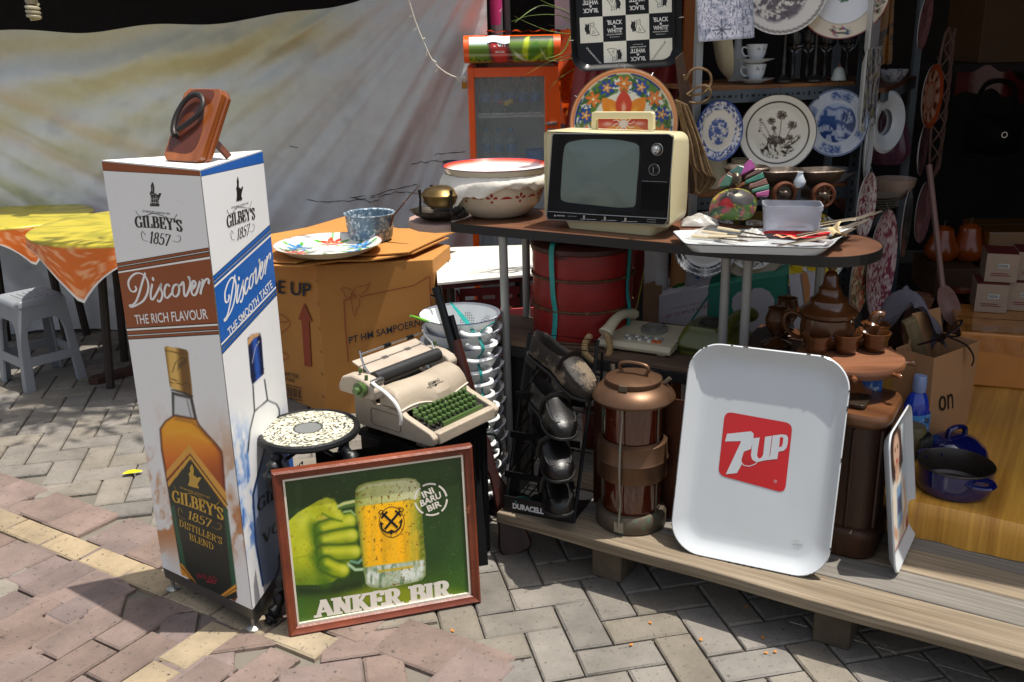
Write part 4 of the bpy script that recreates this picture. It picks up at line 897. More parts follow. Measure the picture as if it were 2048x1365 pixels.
tp=Plane(TWM@RY(-90)@MT((0,0,.045)))
lv=spline([(-.032,.215,.176),(-.045,.185,.175),(-.05,.14,.165),(-.05,.105,.145),(-.048,.088,.12),(-.046,.084,.09),(-.045,.090,.07)],6)
MB(mat('lever_white','c9c9c4',.3)).tube(lv,[.006]*12+[.0065]*(len(lv)-13)+[.003],8,flat=.7).build('return_lever',tw)
MB(chm).bx(-.036,.01,.205,.222,.168,.182).build('lever_pivot',tw,bevel=.002)
mk=MB(grn); mk.lathe([(0,0),(.0055,0),(.0062,.004),(.0084,.006),(.0084,.013),(.0075,.0155),(0,.0145)],16); k0=None
kz=lambda y:.034+(y-.03)*.30+.012
nk=0
for row in range(4):
    for c_ in range(12 if row>0 else 11):
        x=.038+.0205*c_+(0,.004,-.004,.006)[row]; y=.045+.0215*row
        if x>W_t-.028:continue
        if k0 is None:k0=mk.build('key',tw); o=k0
        else:o=k0.copy(); COL.objects.link(o); o.parent=tw
        o.location=(x,y,kz(y)); nk+=1
mb=MB(mat('key_stem','57534a',.4,metal=.6))
for row in range(4):
    for c_ in range(12):
        x=.038+.0205*c_+(0,.004,-.004,.006)[row]; y=.045+.0215*row
        if x<W_t-.028:mb.cyl((x,y,kz(y)-.015),(x,y,kz(y)),.0018,5)
mb.build('key_stem',tw)
mb=MB(grn); mb.loft([[(x,.0245+y,.040) for x,y in rrect(.19,.013,.004,3,.165)],[(x,.0245+y,.055) for x,y in rrect(.188,.011,.004,3,.165)]]); mb.build('space_bar',tw,bevel=.001)
mb=MB(grn); mb.bx(.075,.185,.122,.131,.075,.084); mb.build('tab_bar',tw,bevel=.002,smooth=0)
for x,y in ((.05,.124),(.20,.124),(.032,.1),(.283,.122)):MB(grn).at(MT((x,y,.07))).lathe([(0,0),(.007,0),(.0085,.008),(.0085,.014),(0,.015)],14).build('side_key',tw)

# ================================================================ RIFLE AND COLANDERS
B0=P(1030,1100,z=.004); M0=P(882,572,y=2.97); axr=(M0-B0); Lr=axr.length
RFM=FR(B0,axr,Vec((-1,-.15,0))-axr.normalized()*axr.normalized().dot(Vec((-1,-.15,0))))
rfl=thing('air_rifle','old air rifle with dark wood stock leaning upright between typewriter and shoe rack','rifle',RFM)
stw=mat('stock_wood','3a1810',.4,var=.2,wood='260e08',spec=.3,st=(2,12,12),sc=5,coat=.08,spot='6a4a3a',sa=.72,ss=12); gm=mat('gun_steel','232425',.35,metal=.8,var=.3,spot='5a5650',sa=.68,ss=12)
o=spline([(0,-.052),(.0,.045),(.10,.032),(.20,.020),(.265,.018),(.30,.03),(.36,.030),(.40,.018),(.385,-.012),(.33,-.016),(.27,-.012),(.20,-.030),(.10,-.045)],5,True)
mb=MB(stw); mb.prism(o,-.018,.018); mb.build('stock',rfl,smooth=30,bevel=.005,seg=2)
mb=MB(stw); mb.tube([(.40,.004,0),(.52,.004,0),(.66,.004,0),(.71,.002,0)],[.022,.021,.020,.018],12); mb.build('fore_end',rfl)
MB(gm).tube([(.30,.018,0),(.46,.022,0)],.018,12).build('receiver',rfl); mb=MB(gm); mb.tube([(.66,.016,0),(Lr-.02,.016,0)],.0135,12); mb.tube([(Lr-.02,.016,0),(Lr,.016,0)],.0155,12); mb.tube([(.70,-.006,0),(Lr-.10,-.006,0)],.009,10); mb.tube([(Lr-.04,.016,0),(Lr-.02,.04,0)],.004,5); mb.build('barrel',rfl)
mb=MB(gm); mb.tube(spline([(.30,-.012,0),(.315,-.038,0),(.35,-.046,0),(.38,-.036,0),(.39,-.012,0)],5),.0045,7); mb.tube([(.345,-.01,0),(.338,-.035,0)],.004,6); mb.build('trigger_guard',rfl)

ew=mat('enamel_white','e6e7e5',.25,var=.05,coat=.1,spot='8a8478',sa=.78,ss=9); eb_=mat('enamel_blue_rim','1c2350',.2,coat=.4); hole=mat('hole_dark','2a2b2d',.8)
cq=P(920,628,y=3.09); NZ=14; sp_z=.0435
prof=[(0,0),(.07,0),(.074,.004),(.074,.012),(.098,.05),(.117,.085),(.126,.108),(.139,.114),(.137,.117),(.124,.112),(.114,.085),(.094,.05),(.07,.014),(0,.010)]
def colander_body():
    mb=MB(ew); mb.lathe(prof,44); mb.mat(eb_); mb.tube([(.1375*cos(t*.1496),.1375*sin(t*.1496),.1155) for t in range(42)],.0018,6,closed=True); mb.mat(hole)
    for a0 in range(0,360,45):
        for i in range(-3,4):
            for j in range(-3,4):
                if i*i+j*j>10:continue
                z=.062+j*.0075; r=np.interp(z,[.012,.05,.085,.108],[.074,.098,.117,.126]); a=R(a0+10)+i*.0078/r
                for dr,e in ((.0012,1),(-.0052,1)):
                    rr=r+dr; ca,sa=cos(a),sin(a); k=[(rr*ca-sa*x+ca*y*.55,rr*sa+ca*x+sa*y*.55,z+y) for x,y in ((-.0022,0),(0,-.0022),(.0022,0),(0,.0022))]; mb.add(k,[(0,1,2,3)])
    return mb
cb=colander_body(); csrc=None
hmb=MB(ew); hmb.tube(spline([(.122,-.045,.088),(.150,-.046,.090),(.168,-.03,.088),(.172,0,.087),(.168,.03,.088),(.150,.046,.090),(.122,.045,.088)],5),[.008]*31,8)
order=['topmost','second from the top','third from the top','fourth from the top','fifth from the top','sixth from the top','seventh from the top','eighth from the top','ninth from the top','tenth from the top','eleventh from the top','twelfth from the top','second from the bottom','lowest']
for k in range(NZ):
    z=cq.z-.115-sp_z*k; M=TR(cq.x+.006*sin(k*2.1)+.0012*k,cq.y+.004*cos(k*1.7),z,-66+5*sin(k*1.3))
    lab='white enamel colander with blue rim, %s of the tall stack'%order[k]
    if csrc is None:
        csrc=thing('enamel_colander',lab,'colander',M,'stacked white colanders'); cb.build('bowl',csrc)
        for r_ in (0,180):o=hmb.build('handle',csrc); o.matrix_basis=RZ(r_)
    else:dup(csrc,M,lab)
zb=cq.z-.115-sp_z*(NZ-1)
if zb>.01:tag(MB(blk).bx(cq.x-.12,cq.x+.12,cq.y-.1,cq.y+.1,0,zb-.001).build('low_box',smooth=0,bevel=.004),'low black box under the stack of colanders','box')
teal=mat('teal_ribbon','1f8580',.4,var=.25,sc=20,trans=.0)
hd=Vec((cos(R(-66)),sin(R(-66)))); rb=MB(teal); top=Vec((cq.x,cq.y,cq.z))
pts=[P(901,605,y=3.16),P(930,640,y=3.05),P(948,665,y=2.96)]
rb.tube(pts,[.004,.010,.006],6,flat=.3)
z=cq.z-.03; pts=[]
for k in range(13):pts.append((top.x+hd.x*(.178+(.006 if k%2 else -.02))+.006*sin(k*1.9),top.y+hd.y*(.178+(.006 if k%2 else -.02)),z-sp_z*k))
rb.tube(spline(pts,4),.0055,6,flat=.4)
p=Vector(pts[0]); rb.tube(spline([p,p+Vec((.03,-.01,.03)),p+Vec((.055,-.01,.045))],4),[.004]+[.009]*8,6,flat=.3); rb.tube(spline([p,p+Vec((-.02,-.01,.015)),p+Vec((-.035,-.005,-.01))],4),.007,6,flat=.3)
tag(rb.build('plastic_ribbon'),'teal plastic ribbon tying the colander stack together through the handles','ribbon')
a=P(822,632,y=2.99); b=P(880,652,y=3.06); mb=MB(mat('green_plastic','5f9a2c',.35)); mb.tube([a,a.lerp(b,.3),a.lerp(b,.8),b],[.010,.016,.012,.008],8,flat=.35); tag(mb.build('plastic_spatula'),'bright green plastic spatula lying across the top colander','spatula')

# ================================================================ THE LONG TABLE
tdir=Vec((.863,-.505)); tnrm=Vec((.505,.863)); T0=Vec((-.195,3.180)); TT=1.0
TM=upright((T0.x,T0.y,0),tdir.x,tdir.y)
tab=thing('stall_table','long table with brown top, black rim and grey metal legs, lower plank shelf','table',TM)
tl_=1.185; dp=.36
out=[(0,0),(tl_,-.0)]+[(tl_+.16*sin(R(t))*1.0-.0,dp/2-(dp/2)*cos(R(t))) for t in range(10,180,10)]+[(tl_,dp),(0,dp)]
mb=MB(mat('table_top_wood','6b4630',.45,var=.25,wood='4c2f20',st=(1,8,1),sc=4,spot='8d6a50',sa=.7,ss=6)); mb.prism(out,TT-.024,TT); mb.build('table_top',tab,smooth=0)
mb=MB(mat('table_rim_black','131211',.45,spot='4a4640',sa=.72,ss=20)); rim=[(x,y,0) for x,y in out]; mb.loft([[(x,y,TT-.029) for x,y in out],[(x,y,TT+.001) for x,y in out]],False,False)
cx_,cy_=tl_/2,dp/2; o2=[(cx_+(x-cx_)*1.004+0,cy_+(y-cy_)*1.014) for x,y in out]; mb.v=[]; mb.f=[]; mb.mi=[]; mb.c=[]; n=len(out)
mb.loft([[(x,y,TT-.029) for x,y in out],[(x,y,TT-.029) for x,y in o2],[(x,y,TT+.0012) for x,y in o2],[(x,y,TT+.0012) for x,y in out]],False,False); mb.build('table_rim',tab,smooth=0)
gl=mat('leg_grey','8b8a86',.45,metal=.3,var=.15,spot='6a5a4a',sa=.74,ss=12)
def tl2(u,v,z):q=TM.inverted()@P(u,v,z=z); return q.x,q.y
for name,(u,v) in (('a',(1003,470)),('b',(1452,500)),('c',(1496,505))):
    x,y=tl2(u,v,.975); mb=MB(gl); y=max(y,.012)+.006; mb.tube([(x,y,.972),(x-.002,y+.02,.165 if name!='a' else 0)],.0145,12); mb.build('leg',tab)
for x in (.10,1.15):MB(gl).tube([(x,.33,.972),(x,.33,.165 if x>.5 else 0)],.0145,12).build('leg',tab)
sw_=mat('shelf_plank','6e5643',.7,var=.3,wood='4a382a',st=(1.2,10,10),sc=5,bump=.3,spot='8c7762',sa=.7,ss=12)
mb=MB(sw_); mb.bx(.02,1.16,.035,.33,.585,.600); mb.build('lower_shelf',tab,smooth=0,bevel=.002)
mb=MB(mat('dark_edge','1d1a18',.6)); mb.bx(.02,1.16,.033,.05,.548,.584); mb.build('shelf_apron',tab,smooth=0,bevel=.002)
for x in (.18,.62,1.0):MB(mat('dark_edge')).bx(x,x+.05,.07,.12,.166,.547).build('lower_post',tab,smooth=0)

# pinkish board and dark trays at the table's left end
zb_=1.001
mb=MB(mat('board_pink','a78a7e',.4,var=.1)); o=[P(u,v,z=.992) for u,v in ((905,448),(870,450),(835,447),(817,441),(818,433),(840,425),(900,424))]; o=[(p.x,p.y) for p in o]
mb.loft([[(x,y,.962) for x,y in o],[(x,y,.990) for x,y in o]]); tag(mb.build('side_board',smooth=0,bevel=.006),'pinkish rounded board projecting from the left end of the table','board')
dktray=mat('tarnished_tray','3b342c',.4,metal=.7,var=.4,spot='8a7a62',sa=.66,ss=14)
def round_tray(u,v,z,r,lab,sy=1):
    q=P(u,v,z=z); mb=MB(dktray); mb.lathe([(0,0),(r*.78,0),(r*.85,.004),(r,.016),(r+.004,.019),(r-.006,.0185),(r*.83,.008),(0,.004)],40,sy=sy); tag(mb.build('round_tray',M=TR(q.x,q.y,z)),lab,'tray','tarnished trays on the table')
round_tray(890,436,.994,.100,'dark tarnished tray under another at the left end of the table',.8)
round_tray(874,430,1.014,.092,'smaller dark tray lying on a second tray, brass bowl on it',.8)
q=P(884,424,z=1.034); bw=thing('brass_warmer','dull brass covered bowl on dark iron legs upon the tarnished trays','bowl',TR(q.x,q.y,1.034,20))
brs=mat('old_brass','6a5632',.35,metal=.8,var=.35,sc=8,spot='3a2f1e',sa=.64,ss=9)
MB(brs).lathe([(0,.018),(.045,.02),(.062,.035),(.070,.058),(.071,.061),(.066,.064),(.055,.078),(.03,.087),(0,.089)],36).build('covered_bowl',bw)
for a in (100,190,280,10):MB(iron).tube([(.082*cos(R(a)),.07*sin(R(a)),0),(.078*cos(R(a)),.07*sin(R(a)),.05),(.080*cos(R(a)),.072*sin(R(a)),.082)],[.006,.004,.006],6).build('leg',bw)
q=P(905,420,y=3.50); fu=MB(iron); fu.at(TR(q.x,q.y,TT)); zt_=P(905,322,y=3.5).z-TT
fu.lathe([(.0,0),(.05,0),(.05,.01),(.018,.02),(.016,zt_-.07),(.014,zt_-.05),(.028,zt_-.012),(.030,zt_),(.024,zt_),(.012,zt_-.04),(0,zt_-.05)],20)
tag(fu.build('iron_stand'),'black iron stand with a flared top half hidden behind the enamel basins','stand')

# ---- enamel basins
BC=P(995,438,z=TT); bx_,by_=BC.x,BC.y+.085
def basin_mb(r,h,outer,rimm,inner=None,n=64):
    mb=MB(outer); mb.lathe([(0,0),(r*.52,0),(r*.66,h*.08),(r*.86,h*.38),(r*.955,h*.75),(r*.98,h*.96)],n)
    mb.mat(rimm); mb.lathe([(r*.98,h*.96),(r*1.0,h*.975),(r*1.0,h),(r*.985,h*1.005),(r*.97,h*.985)],n)
    mb.mat(inner or outer); mb.lathe([(r*.97,h*.985),(r*.93,h*.75),(r*.82,h*.40),(r*.6,h*.12),(0,h*.08)],n); return mb
bcr=mat('basin_cream','c7bba4',.25,var=.08,coat=.4); rdp=mat('basin_red','97261b',.3)
o=MB(); m1=basin_mb(.172,.125,bcr,eb_)
m1.mat(rdp)
def on_bowl(th,z):  # point on the basin's outer wall
    r=np.interp(z,[0,.01,.0475,.094,.12],[.0894,.1135,.148,.1643,.1686])+.0008; return (r*cos(th),r*sin(th),z)
def petal(th,z,a,l,w):
    pts=[]
    for t in range(12):
        u=l*(.5+.5*cos(t*pi/6)); v_=w*sin(t*pi/6)*(.6+.4*cos(t*pi/6)); pts.append(on_bowl(th+(u*cos(a)-v_*sin(a))/.155,z+u*sin(a)+v_*cos(a)))
    m1.add(pts,[tuple(range(12))])
for k in range(10):
    th=R(-96+36*k)
    for a in (20,90,160,270):petal(th+.025*cos(R(a)),.078+.004*sin(R(a)),R(a),.016 if a<200 else.010,.007)
    th+=R(18); m1.add([on_bowl(th+t*.034,.078+.009*(1-(t/4)**2)) for t in range(-4,5)]+[on_bowl(th+t*.034,.078) for t in range(3,-4,-1)],[tuple(range(16))])
tag(m1.build('enamel_basin',M=TR(bx_,by_,TT)),'cream enamel basin with red flower border at the bottom of the basin stack','basin','enamel basins beside the television')
mid_b=basin_mb(.176,.10,bcr,eb_); tag(mid_b.build('enamel_basin',M=TR(bx_+.004,by_,TT+.044)),'middle enamel basin whose dark blue rim shows between paper and cardboard','basin','enamel basins beside the television')
def red_in(x,y):
    c=Cv(x,y,'e2dedb'); r=np.hypot(x,y); c.mix(ss(.90,1.0,r),'cf3a22'); return c.col
mb=basin_mb(.190,.075,bcr,eb_); mb.mat(vm('enamel_fade',.15,coat=.5)); pdisc(mb,dense([(.001,.046),(.13,.048),(.168,.056),(.1842,.0738)],.006),red_in,64)
tag(mb.build('enamel_basin',M=TR(bx_+.0,by_,TT+.100)),'top enamel basin, white inside fading to a red rim','basin','enamel basins beside the television')
# wrapping paper between the basins
pap=mat('wrap_paper','d6d0c4',.8,var=.1,bump=.5,bs=35)
n=130; rings=[]
for k in range(9):
    ring=[]
    for j in range(n):
        th=2*pi*j/n; left=max(0,cos(th-R(212)))**5
        nn=float(fbm(cos(th)*4+k*.25,sin(th)*4+9,4)); q_=(k/8)*(.012+.05*nn+.075*left*(.6+.8*nn))
        r=.181+.012*sin(k/8*3)+.010*(nn-.5)*k/4+.030*left*k/8; ring.append((r*cos(th),r*sin(th),.152-q_+.006*(float(fbm(cos(th)*9+3,sin(th)*9,7))-.5)))
    rings.append(ring)
mb=MB(pap); mb.loft(rings,False,False); tag(mb.build('wrapping_paper',M=TR(bx_,by_,TT),smooth=50),'crumpled white wrapping paper squeezed between the enamel basins','paper')
mb=MB(mat('carton_scrap','8a6844',.8,var=.2))
for a0,w in ((-118,30),(-82,12),(-62,14),(-95,8)):
    k=8; mb.loft([[(.178*cos(R(a0+w*i/k)),.178*sin(R(a0+w*i/k)),z+.004*sin(i*2+a0)) for i in range(k+1)] for z in (.118,.138)],False,False,close=False)
tag(mb.build('cardboard_scraps',M=TR(bx_,by_,TT),smooth=0),'torn brown cardboard strips tucked under the basin paper','cardboard')

# ---- television
VB=Vec((.116,3.076,1.036)); VX=Vec((.369,-.229)).normalized(); VM=upright((VB.x,VB.y,VB.z),VX.x,VX.y); VW=.434
vh=P(1103,262,y=VB.y).z-VB.z; tv=thing('television','cream portable television with black front, carrying handle and two dials on the table','television',VM)
tcr=mat('tv_cream','cfc49c',.35,var=.05,coat=.2,spot='9a8c66',sa=.76,ss=8)
def rr_(w,h,r,y,ox=VW/2,oz=None):oz=vh/2 if oz is None else oz; return [(ox+a,y,oz+b) for a,b in rrect(w,h,r,6)]
mb=MB(tcr); mb.loft([rr_(VW-.012,vh-.012,.012,.006),rr_(VW,vh,.014,-.002),rr_(VW+.004,vh+.002,.016,.012),rr_(VW,vh,.03,.13),rr_(VW-.05,vh-.03,.045,.20),rr_(VW-.12,vh-.09,.05,.235)]); mb.build('cabinet',tv,smooth=45)
mb=MB(tcr); mb.loft([[(VW/2+x,.10+y,-.036) for x,y in rrect(.30,.15,.02)],[(VW/2+x,.10+y,.004) for x,y in rrect(.33,.17,.02)]]); mb.build('pedestal',tv,smooth=45)
vp=Plane(VM@MT((0,-.004,0))@RX(90)); VI=MT((0,-.004,0))@RX(90)
g4=lambda L:[(1060+x/4.55,200+y/4.55) for x,y in L]
bzl=mat('tv_black','0e0e10',.3,spec=.2,var=.15)
o=[vp(*q) for q in g4([(205,308),(1310,312),(1250,1140),(150,1088)])]
silv=mat('tv_silver','a8a8a4',.3,metal=.8)
scr=[vp(*q) for q in spline(g4([(330,395),(450,365),(600,358),(800,365),(960,400),(990,440),(985,600),(970,760),(955,950),(930,978),(800,985),(600,965),(400,945),(290,925),(270,880),(275,760),(285,600),(300,460)]),4,True)]
mb=MB(bzl); mb.at(VI); n=len(scr); cx0=sum(p[0] for p in scr)/n; cy0=sum(p[1] for p in scr)/n
inner=[(cx0+(x-cx0)*1.0,cy0+(y-cy0)*1.0) for x,y in scr]
hole_o=[vp(*q) for q in g4([(250,335),(640,325),(1025,340),(1015,680),(975,1018),(590,1000),(200,975),(225,650)])]
def resample(poly,n):
    P_=[Vector(p) for p in poly]; L=[0]
    for a,b in zip(P_,P_[1:]+P_[:1]):L.append(L[-1]+(b-a).length)
    out=[]
    for k in range(n):
        t=L[-1]*k/n; i=max(j for j in range(len(P_)) if L[j]<=t+1e-9); a,b=P_[i],P_[(i+1)%len(P_)]; out.append(tuple(a.lerp(b,(t-L[i])/max(1e-9,L[i+1]-L[i]))))
    return out
def angsort(poly):return sorted(poly,key=lambda p:math.atan2(p[1]-cy0,p[0]-cx0))
def dirsample(poly,n):  # radial resample so rings match
    out=[]
    for k in range(n):
        a=2*pi*k/n; dx,dy=cos(a),sin(a); best=None
        for p,q in zip(poly,poly[1:]+poly[:1]):
            ex,ey=q[0]-p[0],q[1]-p[1]; den=dx*ey-dy*ex
            if abs(den)<1e-12:continue
            t=((p[0]-cx0)*ey-(p[1]-cy0)*ex)/den; s=((p[0]-cx0)*dy-(p[1]-cy0)*dx)/den
            if t>0 and -1e-6<=s<=1+1e-6 and (best is None or t>best):best=t
        out.append((cx0+dx*best,cy0+dy*best))
    return out
N_=96; r0=dirsample(o,N_); r1=dirsample(hole_o,N_); r2=dirsample(scr,N_)
mb.loft([[(x,y,-.002) for x,y in r0],[(x,y,.0015) for x,y in r0],[(x,y,.0015) for x,y in r1],[(x,y,-.004) for x,y in r2],[(x,y,-.006) for x,y in r2]],False,False)
mb.build('front_bezel',tv,smooth=25)
mb=MB(silv); mb.at(VI); mb.tube([(x,y,.0016) for x,y in resample(o,60)],.0016,5,closed=True); mb.tube([(*vp(*q),.002) for q in g4([(165,1015),(560,1042),(1255,1080)])],.0012,5); mb.build('bezel_trim',tv,smooth=0)
gls=mat('tv_glass','66736d',.13,var=.02,spec=.35)
mb=MB(gls); mb.at(VI); rings=[[(cx0+(x-cx0)*k,cy0+(y-cy0)*k,-.0055+.016*(1-k*k)) for x,y in r2] for k in (1.01,.9,.75,.6,.45,.3,.15,.03)]; mb.loft(rings,False,True); mb.build('screen',tv,smooth=80)
for nm,(cu,cv_),r in (('channel_dial',(1160,450),.0175),('tuning_dial',(1132,635),.0165)):
    c=vp(*g4([(cu,cv_)])[0]); mb=MB(silv); mb.at(VI@MT((c[0],c[1],.0015))); mb.tube([(r*cos(t*.209),r*sin(t*.209),.001) for t in range(30)],.0013,5,closed=True)
    if nm=='channel_dial':mb.mat(chm); mb.lathe([(r*.78,0),(r*.78,.004),(r*.68,.012),(r*.45,.014),(r*.42,.020),(r*.3,.022),(0,.021)],30)
    else:
        mb.mat(bzl); mb.lathe([(r*.9,0),(r*.88,.006),(0,.007)],30); mb.mat(silv); mb.line([(0,-r*.5),(0,r*.5)],.0018,.0075)
        for t in range(11):mb.flat([(r*.72*cos(t*.52+.6)+dx,r*.72*sin(t*.52+.6)+dy) for dx,dy in ((-.0009,0),(0,.0009),(.0009,0),(0,-.0009))],.0076)
    mb.build(nm,tv)
mb=MB(bzl); mb.at(VI); a=vp(*g4([(1018,750)])[0]); b=vp(*g4([(1240,1010)])[0]); 
for k in range(17):x=a[0]+(b[0]-a[0])*k/16; mb.bx(x,x+.0018,b[1],a[1],.0014,.0034)
mb.build('speaker_grille',tv,smooth=0)
mb=MB(mat('ink_silver','b9b9b6',.4)); mb.at(VI); zz=.0022
text(mb,'SANYO',vp(*g4([(246,1058)])[0]),vp(*g4([(320,1062)])[0]),vp(*g4([(246,1046)])[0]),zz,.03); text(mb,'SOLID STATE',vp(*g4([(346,1061)])[0]),vp(*g4([(424,1065)])[0]),vp(*g4([(346,1054)])[0]),zz)
c=vp(*g4([(229,1053)])[0]); mb.flat(ell(.0026,.0032,12,*c),zz); mb.line([vp(*q) for q in g4([(1022,738),(1250,747)])],.0006,zz)
for x0,x1,y in ((460,605,1085),(650,790,1094),(835,980,1105)):mb.line([vp(x,yy) for x,yy in g4([(x0,y),(x1,y+4)])],.0012,zz); 
mb.line([vp(*q) for q in g4([(1068,1086),(1145,1092),(1145,1114),(1068,1108)])],.0008,zz,close=True)
mb.build('front_lettering',tv,smooth=0)
for x,y in ((500,1066),(690,1078),(876,1088)):
    c=vp(*g4([(x,y)])[0]); mb=MB(silv); mb.at(VI); mb.bx(c[0]-.003,c[0]+.003,c[1]-.006,c[1]+.006,.0016,.007); mb.build('slider',tv,smooth=0)
HM=VM@MT((0,.10,0))@RX(90); hp=Plane(HM); o=[hp(*q) for q in g4([(568,272),(572,115),(590,108),(1110,108),(1130,122),(1132,272)])]; i_=[hp(*q) for q in g4([(610,272),(610,180),(618,172),(1075,172),(1083,182),(1083,272)])]
mb=MB(tcr); mb.at(MT((0,.10,0))@RX(90)); mb.prism(o+i_[::-1],-.010,.010); mb.build('carrying_handle',tv,smooth=0,bevel=.003)

# ================================================================ BACK MIDDLE: cooler, poles, plant, hanging trays
FX0,FX1,FY=-.197,.273,5.0
fr=thing('drinks_cooler','orange glass door drinks cooler with printed header standing before the grey sheet','cooler',TR(0,FY,0))
ogm=mat('cooler_orange','e2560a',.35,var=.1,coat=.2); z_h=P(1000,131,y=FY).z; z_t=P(1000,70,y=FY).z
mb=MB(ogm); 
for x0,x1 in ((FX0,FX0+.03),(FX1-.03,FX1)):mb.bx(x0,x1,.045,.55,.08,z_h)
mb.bx(FX0+.03,FX1-.03,.52,.55,.08,z_h); mb.bx(FX0+.03,FX1-.03,.045,.52,.08,.20); mb.build('cabinet',fr,smooth=0,bevel=.004)
mb=MB(mat('cooler_liner','e4e6e5',.5)); mb.bx(FX0+.03,FX1-.03,.50,.519,.2,z_h); mb.bx(FX0+.03,FX0+.036,.06,.5,.2,z_h); mb.bx(FX1-.036,FX1-.03,.06,.5,.2,z_h); mb.build('liner',fr,smooth=0)
gz1=P(1020,154,y=FY).z; gz0=.18; gx0,gx1=P(951,250,y=FY).x,P(1090,250,y=FY).x
mb=MB(ogm); 
for a in ((FX0,gx0,.10,z_h-.01),(gx1,FX1,.10,z_h-.01)):mb.bx(a[0],a[1],0,.04,a[2],a[3])
mb.bx(gx0,gx1,0,.04,gz1,z_h-.01); mb.bx(gx0,gx1,0,.04,.10,gz0); dr_=mb.build('door',fr,smooth=0,bevel=.003)
mb=MB(mat('cooler_glass','b4c0c0',.06,var=.1,alpha=.2)); mb.bx(gx0,gx1,.015,.020,gz0,gz1); mb.build('glass',dr_,smooth=0)
mb=MB(chm); hz=P(1100,247,y=FY).z
for dz in (0,-.035):mb.bx(FX1-.07,FX1-.02,-.022,-.001,hz+dz-.008,hz+dz+.008)
mb.bx(FX1-.085,FX1-.04,-.030,-.022,hz-.004,hz+.004); mb.build('latch',dr_,smooth=0,bevel=.002)
hw0,hw1=FX0-.012,FX1+.018; n=14; hprof=[(.0-.10*sin(R(t))**.8,z_h+.012+(z_t-z_h-.012)*(.5-.5*cos(R(t)))) for t in range(0,181,12)]
mb=MB(ogm); prof2=hprof+[(.50,z_t),(.50,z_h+.012)]
mb.loft([[(hw0,y,z) for y,z in prof2],[(hw1,y,z) for y,z in prof2]]); mb.build('header',fr,smooth=30)
def header_art(u,v):
    U,V=u,v; c=Cv(U,V,'5a7a18'); c.mix(ss(.55,1,V),'7f9a58'); c.mix(ss(.62,.75,V)*ss(.36,.30,U),'cfe0ea'); c.mix(ss(.75,.85,V)*ss(.45,.5,U),'22301a')
    c.mix(ss(.4,.6,fbm(U*22,V*12,3))*ss(.5,.2,V)*.8,'98a81c'); c.mix(ss(.55,.65,fbm(U*40,V*16,6))*ss(.45,.2,V)*.7,'2c4410')
    c.poly([(.23,.78),(.44,.85),(.52,.25),(.52,.0),(.27,0),(.24,.35)],'5a1712',.02); c.poly([(.25,.8),(.42,.82),(.46,.35),(.44,.05),(.31,.05),(.27,.35)],'c2281a',.03)
    for pts,k in (([(.70,.05),(.62,.45),(.66,.9),(.72,1.0),(.70,.5)],'b8c81c'),([(.70,.05),(.70,.5),(.80,.85),(.84,.55),(.76,.15)],'4a7a18'),([(.70,.1),(.78,.3),(.90,.5),(.88,.38),(.78,.12)],'a8c028'),([(.70,.08),(.60,.35),(.52,.5),(.56,.3),(.66,.1)],'d8dcc8'),([(.93,.1),(.92,.6),(.97,.85),(.98,.4)],'8fb020'),([(.93,.1),(.86,.4),(.84,.55),(.9,.3)],'d0d8b8')):c.poly(pts,k,.02)
    return c.col
nx,nyy=110,26; us=np.linspace(0,1,nx+1); vs_=np.linspace(0,1,nyy+1); UU,VV=np.meshgrid(us,vs_); hc=lin(np.clip(header_art(UU,VV),0,1)).reshape(-1,3)
def hpt(u,v):
    t=14+138*v; y=-.10*sin(R(t))**.8-.002; z=z_h+.012+(z_t-z_h-.012)*(.5-.5*cos(R(t))); return (hw0+.028+(hw1-.055-hw0-.028)*u,y,z)
mb=MB(vm('header_print',.25,coat=.3)); mb.grid(nx,nyy,hpt,hc)
def hd_text(mb,s,u0,v0,u1,v1,bold=.03):
    v,f=tpoly(s,bold); mb.add([(lambda p:(p[0],p[1]-.0015,p[2]))(hpt(u0+a*(u1-u0),v0+b*(v1-v0))) for a,b in v],f)
mb.mat(W_); hd_text(mb,'Teh',.27,.62,.43,.92); hd_text(mb,'MILK 50GR',.31,.44,.42,.50); mb.build('header_print',fr,smooth=60)
mb=MB(mat('white_scrap','d9dfe2',.5,bump=.3)); mb.grid(8,6,lambda u,v:(lambda p:(p[0],p[1]-.006-.004*sin(u*7)*v,p[2]))(hpt(.22+.26*u,.74+.30*v+.04*sin(u*6)))); mb.build('torn_label',fr,smooth=0)
wire=mat('wire_shelf','d5d6d3',.4)
for pv_,nm in ((230,'wire_shelf'),(330,'wire_shelf'),(520,'wire_shelf')):
    z=P(1020,pv_,y=FY+.1).z; mb=MB(wire); mb.bx(gx0+.0,gx1,.075,.079,z-.012,z-.009); mb.bx(gx0,gx1,.075,.079,z+.008,z+.011)
    for k in range(34):x=gx0+(gx1-gx0)*k/33; mb.bx(x-.0022,x+.0022,.075,.078,z-.009,z+.008)
    mb.bx(gx0,gx1,.08,.49,z-.012,z-.009); mb.build(nm,fr,smooth=0)
botm=mat('bottle_clear','9ab4b4',.1,trans=.8,var=.1); lab_b=mat('label_blue','1d5c9c',.4,spot='d5e3ee',sa=.6,ss=30)
zsh=[P(1020,230,y=FY+.1).z-.008,P(1020,330,y=FY+.1).z-.008]
bsrc=None; k=0
names=[('upper',0),('lower',1)]
